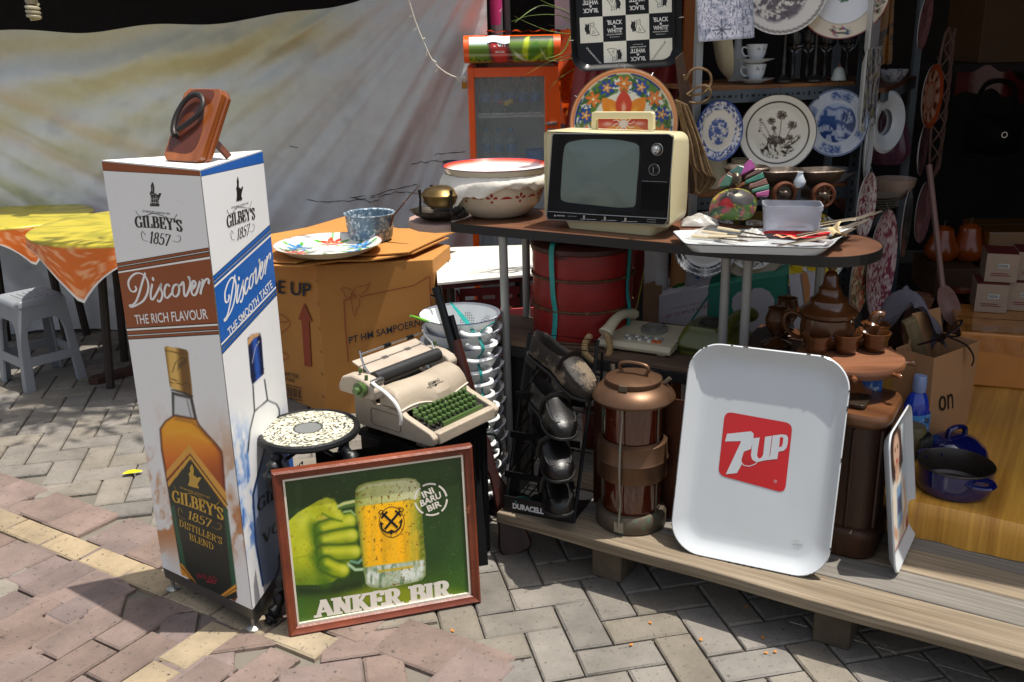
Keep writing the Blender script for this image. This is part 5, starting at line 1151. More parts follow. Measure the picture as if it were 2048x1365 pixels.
for zi,(nm,i) in enumerate(names):
    for j in range(5 if zi==0 else 5):
        x=gx0+.05+.066*j; y=FY+.16+.02*(j%2); z=zsh[zi]
        if zi==1 and j>2:continue
        lab=['water bottle with blue label on the cooler\'s %s shelf, %s from the left'%(nm,('first','second','third','fourth','fifth')[j])][0]
        if bsrc is None:
            bsrc=thing('water_bottle',lab,'bottle',TR(x,y,z),'water bottles inside the cooler')
            MB(botm).lathe([(0,0),(.027,0),(.029,.01),(.029,.13),(.024,.15),(.012,.172),(.012,.185),(0,.185)],18).build('body',bsrc); MB(lab_b).lathe([(.0297,.07),(.0297,.115)],18).build('label',bsrc); MB(mat('cap_blue','2b6fb0',.4)).lathe([(.0135,.178),(.0135,.196),(0,.197)],14).build('cap',bsrc)
        else:dup(bsrc,TR(x,y,z),lab)
bl_=MB(mat('bowl_blue','0a63b0',.35)); q=P(1078,325,y=FY+.17); bl_.lathe([(0,0),(.055,0),(.075,.075),(.08,.078),(.072,.076),(.052,.006),(0,.005)],24); tag(bl_.build('plastic_bowl',M=TR(q.x,q.y,zsh[1]+.0)),'bright blue plastic bowl on the lower shelf inside the cooler','bowl')
fl=thing('flower_bunch','small bunch of yellow and red flowers seen inside the cooler','flowers',TR(P(1010,225,y=FY+.2).x,FY+.11,zsh[0]))
mb=MB(mat('flower_green','2c4a1e',.6)); [mb.tube([(0,0,0),(random.uniform(-.04,.04),random.uniform(-.02,.02),random.uniform(.03,.07))],[.003,.008],5,flat=.4) for k in range(14)]; mb.build('foliage',fl)
for x,z,c in ((.012,.065,'d8c21a'),(-.02,.07,'8a1c28'),(.03,.075,'d0b818')):MB(mat('fl'+c,c,.6,var=.3,sc=60)).at(MT((x,-.01,z))).lathe([(0,-.012),(.014,-.008),(.018,.002),(.012,.012),(0,.013)],12).build('bloom',fl)
pk=thing('padlock','small brass padlock hanging at the cooler\'s left edge','padlock',TR(P(929,170,y=FY-.02).x,FY-.02,P(929,178,y=FY-.02).z)); MB(mat('brass_lock','9a6a2a',.35,metal=.7)).bx(-.014,.014,-.006,.006,0,.034).build('body',pk,bevel=.003); MB(chm).tube([(-.009,0,.034)]+[(.009*-cos(t*.45),0,.045+.012*sin(t*.45)) for t in range(8)]+[(.009,0,.034)],.003,6).build('shackle',pk)
# orange foil wrapping on and beside the cooler
foil=mat('foil_orange','c9480f',.28,metal=.35,var=.35,sc=9,spot='e8955a',sa=.6,ss=16,bump=.6,bs=22)
fa=P(1155,150,y=4.7); mb=MB(foil); FMx=facing(fa,0); fpn=Plane(FMx)
a0=fpn(1118,60); a1=fpn(1195,245)
mb.grid(26,40,lambda u,v:(a0[0]+(a1[0]-a0[0])*u+.008*sin(v*9),a1[1]+(a0[1]-a1[1])*v,.03*float(fbm(u*4,v*9,5))+.022*sin(u*9+2*sin(v*5))+.004*float(fbm(u*22,v*30,8))))
tag(mb.build('foil_wrapper',M=FMx,smooth=30),'crinkled orange foil wrapping hanging between the cooler and the checkered tray','wrapper')
mb=MB(foil); mb.grid(30,8,lambda u,v:(FX0+.10+.42*u,FY-.04+.34*v,z_t+.006+.02*float(fbm(u*8,v*5,3))+.004*sin(u*40))); tag(mb.build('foil_sheet',smooth=30),'orange patterned foil sheet spread over the top of the cooler','sheet')
# poles behind
def pole(u0,v0,u1,v1,y,r,m,name,lab,cat):
    t=thing(name,lab,cat,None); a,b=P(u0,v0,y=y),P(u1,v1,y=y); a.z,b.z=min(a.z,b.z),2.5; MB(m).tube([Vec((b.x,y,0)),Vec((b.x-.02,y,2.49))],r,14).build('tube',t); return t,b.x,y
t,x,y=pole(1000,60,997,0,5.65,.035,mat('pole_silver','8c8c90',.4,metal=.4),'metal_pole','silver pole with a torn pink sticker behind the cooler','pole')
mb=MB(mat('sticker_pink','b83a80',.5,spot='e8d8e0',sa=.62,ss=26)); z1_,z0_=P(1000,-20,y=5.6).z,P(1000,50,y=5.6).z; mb.lathe([(.0365,z0_),(.0365,z1_)],20); mb.build('sticker',t,M=TR(x-.016,y,0))
pole(1022,60,1018,0,5.68,.02,mat('pole_grey','4a4c50',.5,metal=.4),'metal_pole','thin dark grey pole beside the one with the pink sticker','pole')
a=P(1110,60,y=5.6); b=P(1150,60,y=5.6); mb=MB(mat('panel_grey','a2a2aa',.6)); mb.bx(a.x,b.x+.15,5.6,5.63,0,2.49); tag(mb.build('wall_panel',smooth=0),'pale grey upright panel behind the long grass blades','panel')
# grass plant
gp_=thing('spider_plant','long thin green grass leaves sticking out from behind the checkered tray','plant',None); gy=4.1
gcol=mat('grass_leaf','5c7020',.5,var=.35,sc=6,spot='a58a4a',sa=.66,ss=9)
for L in ([(1175,40),(1130,20),(1090,5),(1060,-12)],[(1175,55),(1130,25),(1080,12),(1030,45)],[(1180,60),(1120,32),(1060,32),(1022,44)],[(1180,70),(1110,65),(1060,48),(1028,32)],[(1180,60),(1140,45),(1115,25)],[(1185,70),(1150,60),(1096,50)],[(1190,90),(1150,65),(1125,105),(1090,118)],[(1200,100),(1140,110),(1090,128),(1052,150)],[(1200,110),(1145,140),(1110,165),(1096,190)],[(1220,120),(1180,150),(1150,190),(1132,232)],[(1190,95),(1150,115),(1105,122),(1078,112)]):
    pts=[P(u,v,y=gy-.03*i+random.uniform(-.05,.05)) for i,(u,v) in enumerate(L)]; s=spline(pts,6); n=len(s); MB(gcol).tube(s,[.007*(1-.85*(i/(n-1))**1.5) for i in range(n)],6,flat=.25).build('leaf',gp_)
q=P(1195,90,y=gy); MB(mat('stem_green','4c5a20',.6)).tube([q,q+Vec((.06,.03,-.05)),(q.x+.08,q.y+.04,0)],[.012,.014,.02],8).build('stem',gp_)

# checkered tray
BT=facing(P(1251,40,y=3.42),-2,2,2.2); bp_=Plane(BT); tw_=.383; bt_c=bp_(1251,40)
btr=thing('bar_tray','black and white checkered metal bar tray hanging at the top edge','tray',BT)
x0,yb=bp_(1141,40)[0],bp_(1250,138)[1]; x1=bp_(1361,40)[0]; tw_=x1-x0; th_=.5; oy=yb+th_/2; ox=(x0+x1)/2
blkp=mat('tray_black','0b0b0d',.3,spec=.2,coat=.1,spot='5a5a5c',sa=.78,ss=12)
mb=MB(blkp); R2=lambda w,h,r,z:[(ox+a,oy+b,z) for a,b in rrect(w,h,r,8)]
mb.loft([R2(tw_,th_,.055,.016),R2(tw_+.004,th_+.004,.057,.020),R2(tw_+.002,th_+.002,.056,.023),R2(tw_-.012,th_-.012,.05,.020),R2(tw_-.04,th_-.04,.045,.002),R2(tw_-.05,th_-.05,.045,0)],False,True)
mb.loft([R2(tw_,th_,.055,.016),R2(tw_-.05,th_-.05,.045,-.003)],False,True); mb.build('tray_body',btr,smooth=30)
mb=MB(mat('tray_cream','e4e1d2',.3)); cx4=[bp_(u,60)[0] for u in (1160,1206,1252,1298.5,1344)]; ry=[bp_(1250,v)[1] for v in (132,82,30.5,-21,-72,-123)]
lim=lambda x,y:(x,y)
for i in range(4):
    for j in range(5):
        if (i+j)%2==1:
            xa,xb,ya,yb_=cx4[i],cx4[i+1],ry[j],ry[j+1]
            if j==0 and i==3:mb.flat([(xa,ya),(xb-.045,ya),(xb-.013,ya+.013),(xb,ya+.045),(xb,yb_),(xa,yb_)],.0008)
            else:mb.flat([(xa,ya),(xb,ya),(xb,yb_),(xa,yb_)],.0008)
mb.mat(W_)
def cell(i,j,X,Y,up=1):  # unit square of a cell, turned over when up = -1
    xa,xb,ya,yb_=cx4[i],cx4[i+1],ry[j],ry[j+1]
    X,Y=(X,Y) if up>0 else (1-X,1-Y); return (xa+(xb-xa)*X,ya+(yb_-ya)*Y)
for i in range(4):
    for j in range(5):
        up=1 if j==1 or j==3 else -1
        if (i+j)%2==0 and not (j==0 and i==0):
            mb.mat(W_); text(mb,"'BLACK",cell(i,j,.18,.66,up),cell(i,j,.84,.66,up),cell(i,j,.18,.84,up),.001,.02); text(mb,'&',cell(i,j,.45,.54,up),cell(i,j,.58,.54,up),cell(i,j,.45,.63,up),.001,.03)
            text(mb,"WHITE'",cell(i,j,.18,.34,up),cell(i,j,.84,.34,up),cell(i,j,.18,.52,up),.001,.02); text(mb,'SCOTCH WHISKY',cell(i,j,.16,.25,up),cell(i,j,.84,.25,up),cell(i,j,.16,.295,up),.001,.02); text(mb,'Buchanan\'s',cell(i,j,.3,.16,up),cell(i,j,.72,.16,up),cell(i,j,.3,.2,up),.001)
        elif(i+j)%2==1 and not (j==0 and i==3):
            mb.mat(K); D=lambda L:mb.flat([cell(i,j,x,y,up) for x,y in L],.0011)
            D([(.22,.8),(.25,.72),(.30,.74),(.33,.70),(.37,.74),(.40,.80),(.41,.70),(.40,.55),(.42,.42),(.40,.34),(.36,.33),(.34,.38),(.32,.33),(.26,.34),(.27,.42),(.22,.46),(.20,.58),(.24,.66)])
            for L in ([(.46,.72),(.48,.8),(.51,.74),(.57,.76),(.60,.82),(.62,.72),(.61,.62),(.68,.52),(.74,.42),(.82,.34),(.84,.30)],[(.46,.72),(.44,.62),(.46,.54),(.42,.42),(.44,.30),(.52,.33),(.50,.28),(.66,.27),(.84,.30)],[(.58,.50),(.56,.40),(.54,.33)],[(.64,.44),(.62,.34)]):mb.line([cell(i,j,*q,up) for q in L],.0016,.0011)
            for q in ((.50,.66),(.57,.67),(.535,.60)):mb.flat([(cell(i,j,*q,up)[0]+.0016*cos(t),cell(i,j,*q,up)[1]+.0016*sin(t)) for t in range(6)],.0012)
mb.mat(W_); text(mb,"'BUCHANAN'S'",cell(0,0,.84,.10),cell(0,0,.22,.80),cell(0,0,.90,.15),.001); mb.mat(K); text(mb,"'BUCHANAN'S'",cell(3,0,.75,.86),cell(3,0,.12,.12),cell(3,0,.69,.92),.0012)
mb.build('checker_print',btr,smooth=0)
for u,v in ((1142,82),(1360,36),(1237,134)):
    p=bp_(u,v); MB(chm).at(MT((p[0],p[1],.0))).tube([(0,-.006,-.004),(0,-.008,.024),(0,.012,.026)] if v>100 else [(-.008,0,-.004),(-.006,0,.024),(.008,0,.026)],.0015,5).build('wire_hook',btr)

# big round floral tray
RT=facing(P(1247,248,y=3.36),-4,3); rr0=.186; rt=thing('floral_tray','large round enamel tray with orange rim, fruit petals and blue flowers behind the television','tray',RT)
def floral(x,y):
    r=np.hypot(x,y); c=Cv(x,y,'dcdccd')
    n=fbm(x*9,y*9,3); ring=ss(.54,.60,r)*ss(.90,.86,r); c.mix(ring*ss(.40,.46,n),'4d7a2a'); c.mix(ring*ss(.56,.62,fbm(x*13+3,y*13,9)),'2c5a1e'); c.mix(ring*ss(.66,.70,fbm(x*17,y*17,14))*.9,'20408a'); c.mix(ss(.87,.885,r)*ss(.91,.9,r)*ss(.45,.5,vn(np.arctan2(y,x)*9,r,3)),'23458f')
    for k in range(14):
        a=R(90+360/14*k); cx,cy=.72*cos(a),.72*sin(a)
        if k%2==0:rosette(c,x,y,cx,cy,.15,'d86a1c','e8a83a',6,k*20)
        else:rosette(c,x,y,cx,cy,.16,'213f92','3a5cb0',7,k*20); rosette(c,x,y,cx,cy,.09,'e09a2c','e8c06a',5)
    c.mix(ss(.56,.54,r),'dedccc')
    for k,(a,col,hi,s) in enumerate(((50,'e0861a','eeb85a',.40),(130,'e0861a','eeb85a',.40),(90,'c63c22','efd5b8',.44),(0,'c4361f','efc8b8',.44),(180,'c4361f','efc8b8',.44),(-40,'e0861a','eeb85a',.4),(-90,'c63c22','efd5b8',.42),(220,'e0861a','eeb85a',.4))):
        a=R(a); px,py=.34*cos(a),.34*sin(a); u=(x-px)*cos(a)+(y-py)*sin(a); v=-(x-px)*sin(a)+(y-py)*cos(a); w=.15*(1-(u/.28)**2).clip(0,1)
        m=ss(.012,-.012,np.abs(v)-w)*(np.abs(u)<.28); c.mix(m,col); c.mix(m*(1-ss(.0,1,np.hypot((u+.05)/.16,v/.07)))*.8,hi)
    for k in range(12):a=R(30*k); c.line([(0,0),(.14*cos(a),.14*sin(a)),(.2*cos(a+.2),.2*sin(a+.2))],.018,'ead9c8',.008)
    c.mix(ss(.905,.925,r),'d98a5c'); c.mix(ss(.985,.99,r),'5a3a2a'); return c.col
mb=MB(vm('enamel_print')); pdisc(mb,dense([(.0008,0),(.160,.001),(.176,.012),(rr0,.016)],.0019),floral,260); mb.build('dish',rt,smooth=40)
mb=MB(mat('tray_back','6a5040',.5)); mb.lathe([(rr0,.0155),(.176,.010),(.16,-.002),(0,-.002)],60); mb.build('back',rt)
for a in (150,90,60):MB(chm).at(RZ(a)).tube([(rr0-.004,0,.02),(rr0+.008,0,.012)],.0014,5).build('wire_hook',rt)

# ================================================================ UNDER THE TABLE: basket, telephones
SZ=.6005
q=P(1117,690,z=SZ); BKC=q+Vec((tnrm.x,tnrm.y,0))*.186; br_=.173; yf=q.y
zz_=lambda v:P(1121,v,y=yf).z
z_l,z_1,z_2=zz_(514),zz_(566),zz_(628)
bk=thing('round_basket','round red lacquered tiered wooden basket tied with teal ribbon under the table','basket',TR(BKC.x,BKC.y,SZ))
rdl=mat('red_lacquer','7e1410',.45,var=.3,sc=5,spot='3a0d0c',sa=.58,ss=4,bump=.15,st=(1,1,4)); rat=mat('rattan_band','4a3018',.6,var=.4,sc=60,spot='8a6434',sa=.55,ss=70,bump=.5,bs=220)
h1,h2,hl=z_2-SZ,z_1-SZ,z_l-SZ
for a,b,nm in ((.004,h1,'lower_tier'),(h1+.004,h2,'middle_tier'),(h2+.004,hl,'upper_tier')):
    MB(rdl).lathe([(br_-.012,a),(br_-.001,a+.002),(br_+.002,(a+b)/2),(br_-.001,b-.002),(br_-.012,b)],64).build(nm,bk)
for z in (.004,h1+.002,h2+.002):MB(rat).tube([((br_+.002)*cos(t*pi/36),(br_+.002)*sin(t*pi/36),z) for t in range(72)],.005,7,closed=True).build('rattan_band',bk)
mb=MB(mat('basket_lid','3a1812',.5,var=.35,spot='6a4028',sa=.66,ss=9)); mb.lathe([(br_-.01,hl),(br_+.007,hl+.002),(br_+.008,hl+.018),(br_+.002,hl+.024),(br_-.02,hl+.036),(0,hl+.040)],64); mb.build('lid',bk)
tm=MB(teal)
for th in (-128,-38):
    c,s_=cos(R(th)),sin(R(th)); r=br_+.010
    pts=[(c*.02,s_*.02,hl+.046),(c*r*.8,s_*r*.8,hl+.040),(c*(r+.003),s_*(r+.003),hl+.024),(c*(r-.002),s_*(r-.002),.18),(c*(r-.002)+.008,s_*(r-.002),.10),(c*(r-.002),s_*(r-.002),.0)]; tm.tube(spline(pts,5),.010,6,flat=.25)
tag(tm.build('plastic_ribbon',M=bk.matrix_basis.copy()),'teal plastic ribbon tied down over the round red basket','ribbon')

def coil(path,r,turns,rw,mb):
    s=[Vector(p) for p in spline(path,24)]; n=len(s); pts=[]; N_=turns*9
    for i in range(N_+1):
        t=i/N_*(n-1); k=min(n-2,int(t)); p=s[k].lerp(s[k+1],t-k); d=(s[k+1]-s[k]).normalized(); a=d.cross(Vec((.3,.8,.1))).normalized(); b=d.cross(a); an=i/9*2*pi; pts.append(p+a*r*cos(an)+b*r*sin(an))
    mb.tube(pts,rw,5)
q0=P(1193,698,z=SZ); q1=P(1340,718,z=SZ); PM_=upright(q0,*(q1-q0).to_2d().normalized()); pw=(q1-q0).length
ivory=mat('phone_ivory','b9ae92',.35,var=.06,coat=.3)
ph=thing('desk_telephone','ivory push button telephone with coiled cord on the lower shelf','telephone',PM_)
mb=MB(ivory); pdp=.19; sec=lambda x:[(x,.0,.008),(x,-.004,.022),(x,.01,.034),(x,pdp*.5,.042),(x,pdp,.056),(x,pdp+.002,.008)]
mb.loft([sec(0),sec(pw)]); mb.bx(.02,.05,.01,pdp-.02,0,.0078); mb.bx(pw-.05,pw-.02,.01,pdp-.02,0,.0078); mb.build('base',ph,smooth=0,bevel=.005)
mb=MB(ivory); mb.tube(spline([(.034,-.008,.060),(.038,.012,.072),(.044,.06,.092),(.049,.11,.096),(.054,.165,.084),(.056,.19,.076)],4),[.024,.027,.026,.024,.022,.021,.020,.020,.019,.019,.019,.020,.020,.021,.022,.023,.025,.027,.027,.026,.024],12,flat=.75); mb.build('handset',ph)
ky=mat('key_grey','8d8c86',.45); ko=mat('key_orange','c5561c',.45); kw=mat('key_white','cfcabb',.4)
for r_ in range(2):
    for k in range(8):
        x=.082+.0165*k; y=.03+.022*r_; z=.0345+(.042-.034)/(pdp*.5-.01)*(y-.01)
        if x>pw-.02:continue
        MB(ko if (k>5 and r_==0) else (kw if (k+r_)%2 else ky)).bx(x,x+.012,y,y+.014,z,z+.006).build('push_button',ph,smooth=0)
mb=MB(mat('clear_plastic','9a978c',.15,trans=.5,var=.1)); mb.at(MT((.155,.13,.049))@RX(9)); mb.lathe([(0,.0),(.045,0),(.045,.006),(.034,.008),(.034,.004),(.016,.004),(.016,.009),(0,.010)],30); mb.build('dial_ring',ph)
mb=MB(mat('cord_tan','a08358',.45)); iv=PM_.inverted(); yc=q0.y-.05
coil([iv@P(u,v,y=yc+dy) for u,v,dy in ((1214,668,.03),(1219,688,0),(1218,708,-.01),(1205,722,-.01),(1188,722,-.005),(1172,708,.0),(1170,688,.01),(1180,672,.04))],.008,40,.0036,mb); mb.build('coiled_cord',ph)
q0=P(1348,703,z=SZ); q1=P(1480,727,z=SZ); GM=upright(q0,*(q1-q0).to_2d().normalized()); gw=min(.24,(q1-q0).length)
olive=mat('phone_olive','565820',.35,var=.1,coat=.3)
gp2=thing('rotary_telephone','olive green rotary dial telephone half hidden behind the white tray','telephone',GM)
mb=MB(olive); mb.loft([[(gw/2+x*k,.09+y*k,z) for x,y in rrect(gw,.20,.03)] for z,k in ((0,.97),(.012,1),(.035,.98))]+[[(gw/2-.02+x*k,.10+y*k,z+.0*y) for x,y in rrect(gw*.8,.17,.03)] for z,k in ((.07,.9),(.085,.8))]); mb.build('body',gp2,smooth=40)
mb=MB(mat('dial_dark','1e1f16',.35)); mb.at(MT((gw*.40,.09,.0865))@RX(8)); mb.lathe([(0,0),(.045,0),(.045,.004),(.02,.005),(0,.009)],32)
for k in range(10):a=R(36*k); mb.tube([(.033*cos(a)+.007*cos(t*.9),.033*sin(a)+.007*sin(t*.9),.005) for t in range(7)],.0015,5,closed=True)
mb.build('rotary_dial',gp2)
mb=MB(olive); mb.tube(spline([(gw*.72,.0,.085),(gw*.74,.02,.105),(gw*.77,.09,.125),(gw*.80,.16,.118),(gw*.81,.19,.10)],4),[.026,.027,.026,.024,.022,.02,.019,.019,.019,.019,.020,.021,.024,.026,.027,.027,.024],12,flat=.85); mb.build('handset',gp2)
mb=MB(mat('dial_dark')); [mb.bx(.02+.008*k,.024+.008*k,-.0115,-.008,.012,.024) for k in range(24) if.03+.008*k<gw]; mb.build('vent_slots',gp2,smooth=0)

# ================================================================ ON THE PLATFORM: shoe rack and loafers
PZ=.169
o_=P(1010,1019,z=PZ); e_=P(1147,1046,z=PZ); sx_=(e_-o_).to_2d().normalized(); RKM=upright(o_,sx_.x,sx_.y); rw=(e_-o_).length
rk=thing('shoe_rack','black wire and sheet metal display rack holding four loafers on the platform','rack',RKM)
tz_=P(1052,662,y=2.93).z-PZ; tb=.215
rb_=mat('rack_black','141415',.4,spec=.2,metal=.3,spot='4a4844',sa=.74,ss=20)
mb=MB(rb_); mb.tube([(.0,0,0),(.0,tb,tz_),(rw,tb,tz_),(rw,0,0)],.006,6); mb.build('front_frame',rk)
mb=MB(rb_); mb.tube([(.0,.22,0),(.0,tb+.04,tz_*.9),(rw,tb+.04,tz_*.9),(rw,.22,0)],.005,6); mb.build('rear_frame',rk)
mb=MB(mat('rack_sheet','101011',.5)); mb.loft([[(-.004,.003,.0),(-.004,.22,0),(-.004,tb+.02,tz_*.98)],[(-.0015,.003,0),(-.0015,.22,0),(-.0015,tb+.02,tz_*.98)]]); mb.build('side_panel',rk,smooth=0)
mb=MB(mat('rack_sheet')); mb.bx(0,rw,-.006,-.003,.0,.052); mb.bx(0,rw,-.003,.22,.001,.004); mb.mat(mat('ink_lettering','c9c9c9',.5)); mb.at(RX(90)); text(mb,'DURACELL',(.03,.012),(.135,.012),(.03,.032),.0066,.05); mb.build('base_panel',rk,smooth=0)
for k,zf in enumerate((.72,.50,.28)):
    z=tz_*zf; y=tb*zf
    mb=MB(rb_)
    for dx in (0,.05,.10,.15):mb.tube([(dx+.02,y-.05,z-.02),(dx+.02,y+.10,z+.02)],.003,5)
    mb.bx(0,rw,y-.056,y-.050,z-.035,z-.014); mb.tube([(0,y+.1,z+.02),(rw,y+.1,z+.02)],.004,5); mb.build('shelf_wires',rk,smooth=0)
lea=mat('shoe_leather','0c0a09',.36,spec=.45,var=.3,sc=9,bump=.15,bs=150,spot='463c34',sa=.7,ss=12); lea2=mat('shoe_worn','241e1a',.6,spec=.3,var=.4,sc=7,bump=.35,bs=120,spot='6a5d4c',sa=.54,ss=9); sole=mat('shoe_sole','121110',.6,var=.3); lin_=mat('shoe_lining','2c2420',.8,var=.4,sc=30,spot='7a6a58',sa=.62,ss=14)
def shoe(M,upper,lab):
    L=.272; t_=thing('loafer',lab,'shoe',M,'loafers on the rack')
    wf=lambda t:.039*(np.interp(t,[0,.03,.1,.3,.45,.7,.85,.95,1],[.35,.62,.82,.82,.84,1.22,1.15,.8,.3])); rings=[]; N_=26
    for i in range(N_+1):
        t=i/N_; w=float(wf(t)); x=L*t; cl=np.interp(t,[0,.1,.3,.45,.52,.6,.8,.92,1],[.072,.072,.066,.070,.074,.066,.050,.038,.022]); op=float(1-ss(.47,.53,t))*float(ss(.015,.06,t))
        yo=.006*sin(t*3)
        crown=[(-.62,1.02),(-.45,1.07),(-.2,1.11),(0,1.12),(.2,1.11),(.45,1.07),(.62,1.02)]; inn=[(-.80,.97),(-.74,.7),(-.6,.32),(0,.26),(.6,.32),(.74,.7),(.80,.97)]
        pts=[(-1,.12),(-1.07,.32),(-1.0,.6),(-.90,.88),(-.84,.985)]+[(a*(1-op)+c*op,b*(1-op)+d*op) for (a,b),(c,d) in zip(crown,inn)]+[(.84,.985),(.90,.88),(1.0,.62),(1.06,.35),(1,.12)]
        rings.append([(x,yo+a*w,.012+b*cl) for a,b in pts])
    mb=MB(upper); mb.loft(rings,True,True,close=False)
    nloc=len(rings[0]); li=mb.mat(lin_).cur
    for fi,f in enumerate(mb.f):
        if len(f)==4 and fi//(nloc-1)<N_*.5 and 4<fi%(nloc-1)<11:mb.mi[fi]=li
    mb.build('upper',t_,smooth=60)
    o=[]
    for sgn,rng_ in ((1,range(0,27)),(-1,range(26,-1,-1))):
        o+=[(L*i/26*1.015-.002,.006*sin(i/26*3)+sgn*(float(wf(i/26))+.004)) for i in rng_]
    MB(sole).prism(o,.004,.0135).build('sole',t_,smooth=30,bevel=.002)
    MB(sole).prism([(x,y) for x,y in o if x<.07],-.014,.0038).build('heel',t_,smooth=30)
    mb=MB(upper); t1=.56; w=float(wf(t1)); mb.tube([(L*t1,.006*sin(t1*3)+a*w,.012+b*.074) for a,b in ((-1.05,.3),(-1.0,.7),(-.8,.98),(-.4,1.08),(0,1.12),(.4,1.08),(.8,.98),(1.0,.7),(1.05,.3))],.013,6,flat=.16)
    mb.build('strap',t_)
    mb=MB(upper); mb.tube([(L*tt,.006*sin(tt*3)+s*float(wf(tt))*.82,.012+.93*float(np.interp(tt,[.5,.6,.8,.92],[.073,.066,.050,.040]))) for s,T in ((-1,[.6,.68,.76,.84,.9]),(1,[.9,.84,.76,.68,.6])) for tt in T],.0042,6); mb.build('apron_seam',t_)
    return t_
def shoe_at(toe,heel,roll=0):
    x=toe-heel; m=FR(heel,x,Vec((0,0,1)).cross(x)); return m@RX(roll)
shoe(shoe_at(P(1163,792,y=2.66),P(1062,708,y=2.83)),lea2,'worn grey brown penny loafer, topmost on the black rack')
shoe(shoe_at(P(1122,872,y=2.59),P(1072,806,y=2.81),-4),lea,'black penny loafer on the second level of the rack, toe to the front')
shoe(shoe_at(P(1116,952,y=2.565),P(1080,886,y=2.78),3),lea,'black loafer with scuffed toe on the third level of the rack')
shoe(shoe_at(P(1118,1028,y=2.565),P(1092,965,y=2.80),-2),lea,'black loafer at the bottom of the rack above the white lettering')
q=P(1055,1000,y=2.72); gq=MB(mat('green_cloth','1c4a40',.7,bump=.4)); gq.grid(8,6,lambda u,v:(.09*u-.045,.012*sin(u*5+v*3),-.03+.06*v*(1-.5*u))); tag(gq.build('green_scrap',M=facing(q,10,20)),'scrap of dark green net lying in the bottom of the shoe rack','scrap')

# ================================================================ COPPER SHIP LANTERN
LC=P(1262,1050,z=PZ)+Vec((.004,.035,0)); yf=LC.y-.10
LZ=lambda v,dy=0:P(1262,v,y=yf+dy).z-PZ
cop=mat('old_copper','614734',.42,metal=.65,var=.3,sc=7,spot='4a2c22',sa=.6,ss=6); cog=mat('copper_verdigris','5c5244',.55,metal=.5,var=.4,sc=8,spot='4c7a6c',sa=.58,ss=9)
ln=thing('ship_lantern','copper ship lantern with amber glass and verdigris base on the platform','lantern',TR(LC.x,LC.y,PZ,-28))
zb1,zg1,zm0,zm1,zl0=LZ(1038),0,LZ(975),LZ(897),LZ(822)
MB(cog).lathe([(0,0),(.104,0),(.107,.004),(.107,zb1-.012),(.100,zb1-.002),(.088,zb1)],48).build('base_ring',ln)
amb=mat('amber_glass','45190a',.06,var=.3,sc=3,coat=1,spot='6a2a0e',sa=.6,ss=3)
MB(amb).lathe([(.086,zb1),(.088,zb1+.01),(.088,zm0)],48).build('lower_glass',ln); MB(amb).lathe([(.086,zm1),(.086,zl0+.002)],48).build('upper_glass',ln)
MB(cop).lathe([(.09,zm0),(.104,zm0+.003),(.106,(zm0+zm1)/2-.004),(.109,(zm0+zm1)/2),(.106,(zm0+zm1)/2+.004),(.104,zm1-.008),(.09,zm1)],48).build('middle_band',ln)
MB(cop).lathe([(.088,zl0),(.120,zl0+.004),(.124,zl0+.012),(.120,zl0+.022),(.10,zl0+.042),(.080,zl0+.050),(.080,zl0+.058),(.083,zl0+.060),(.083,zl0+.066),(.06,zl0+.074),(0,zl0+.078)],48).build('cap',ln)
mb=MB(cop); zt2=zl0+.074; mb.tube(spline([(-.035,0,zt2),(-.045,0,zt2+.02),(-.035,0,zt2+.032),(0,0,zt2+.036),(.035,0,zt2+.032),(.045,0,zt2+.02),(.035,0,zt2)],5),.0055,8); mb.build('top_handle',ln)
mb=MB(cog); mb.bx(-.012,.012,-.089,-.075,zl0+.05,zl0+.066); mb.tube([(.085,.03,zl0+.05),(.10,.035,zl0+.066)],.007,6); mb.tube([(-.085,.05,zl0+.05),(-.09,.055,zl0+.075)],.008,6); mb.build('cap_latch',ln,smooth=0)
mb=MB(mat('rod_steel','8a8478',.35,metal=.7,spot='5a8a7a',sa=.6,ss=30)); a=R(-88); c,s_=cos(a),sin(a); mb.tube([(c*r,s_*r,z) for r,z in ((.100,zl0+.0),(.098,zl0-.03),(.113,zm1),(.117,(zm0+zm1)/2),(.112,zm0-.01),(.100,zb1+.05),(.112,zb1+.0),(.114,.03))],[.004,.003,.004,.005,.003,.003,.004,.006],7); mb.bx(c*.108-.014,c*.108+.014,s_*.108-.008,s_*.108+.005,.012,.045); mb.build('front_rod',ln)
for a in (-165,-15):mb=MB(cog); mb.tube([(.09*cos(R(a)),.09*sin(R(a)),zb1),(.09*cos(R(a)),.09*sin(R(a)),zl0)],.0035,6); mb.build('guard_rod',ln)
for sgn in (-1,1):
    mb=MB(mat('copper_plate','4c2a1c',.4,metal=.6,var=.3,sc=5,bump=.1)); x0,x1=sorted((sgn*.082,sgn*.150)); mb.bx(x0,x1,.055-.0,.062,.002,zl0-.005); mb.build('wing_plate',ln,smooth=0,bevel=.002)
MB(mat('copper_plate')).bx(-.081,.081,.0625,.09,.002,zl0).build('back_plate',ln,smooth=0)

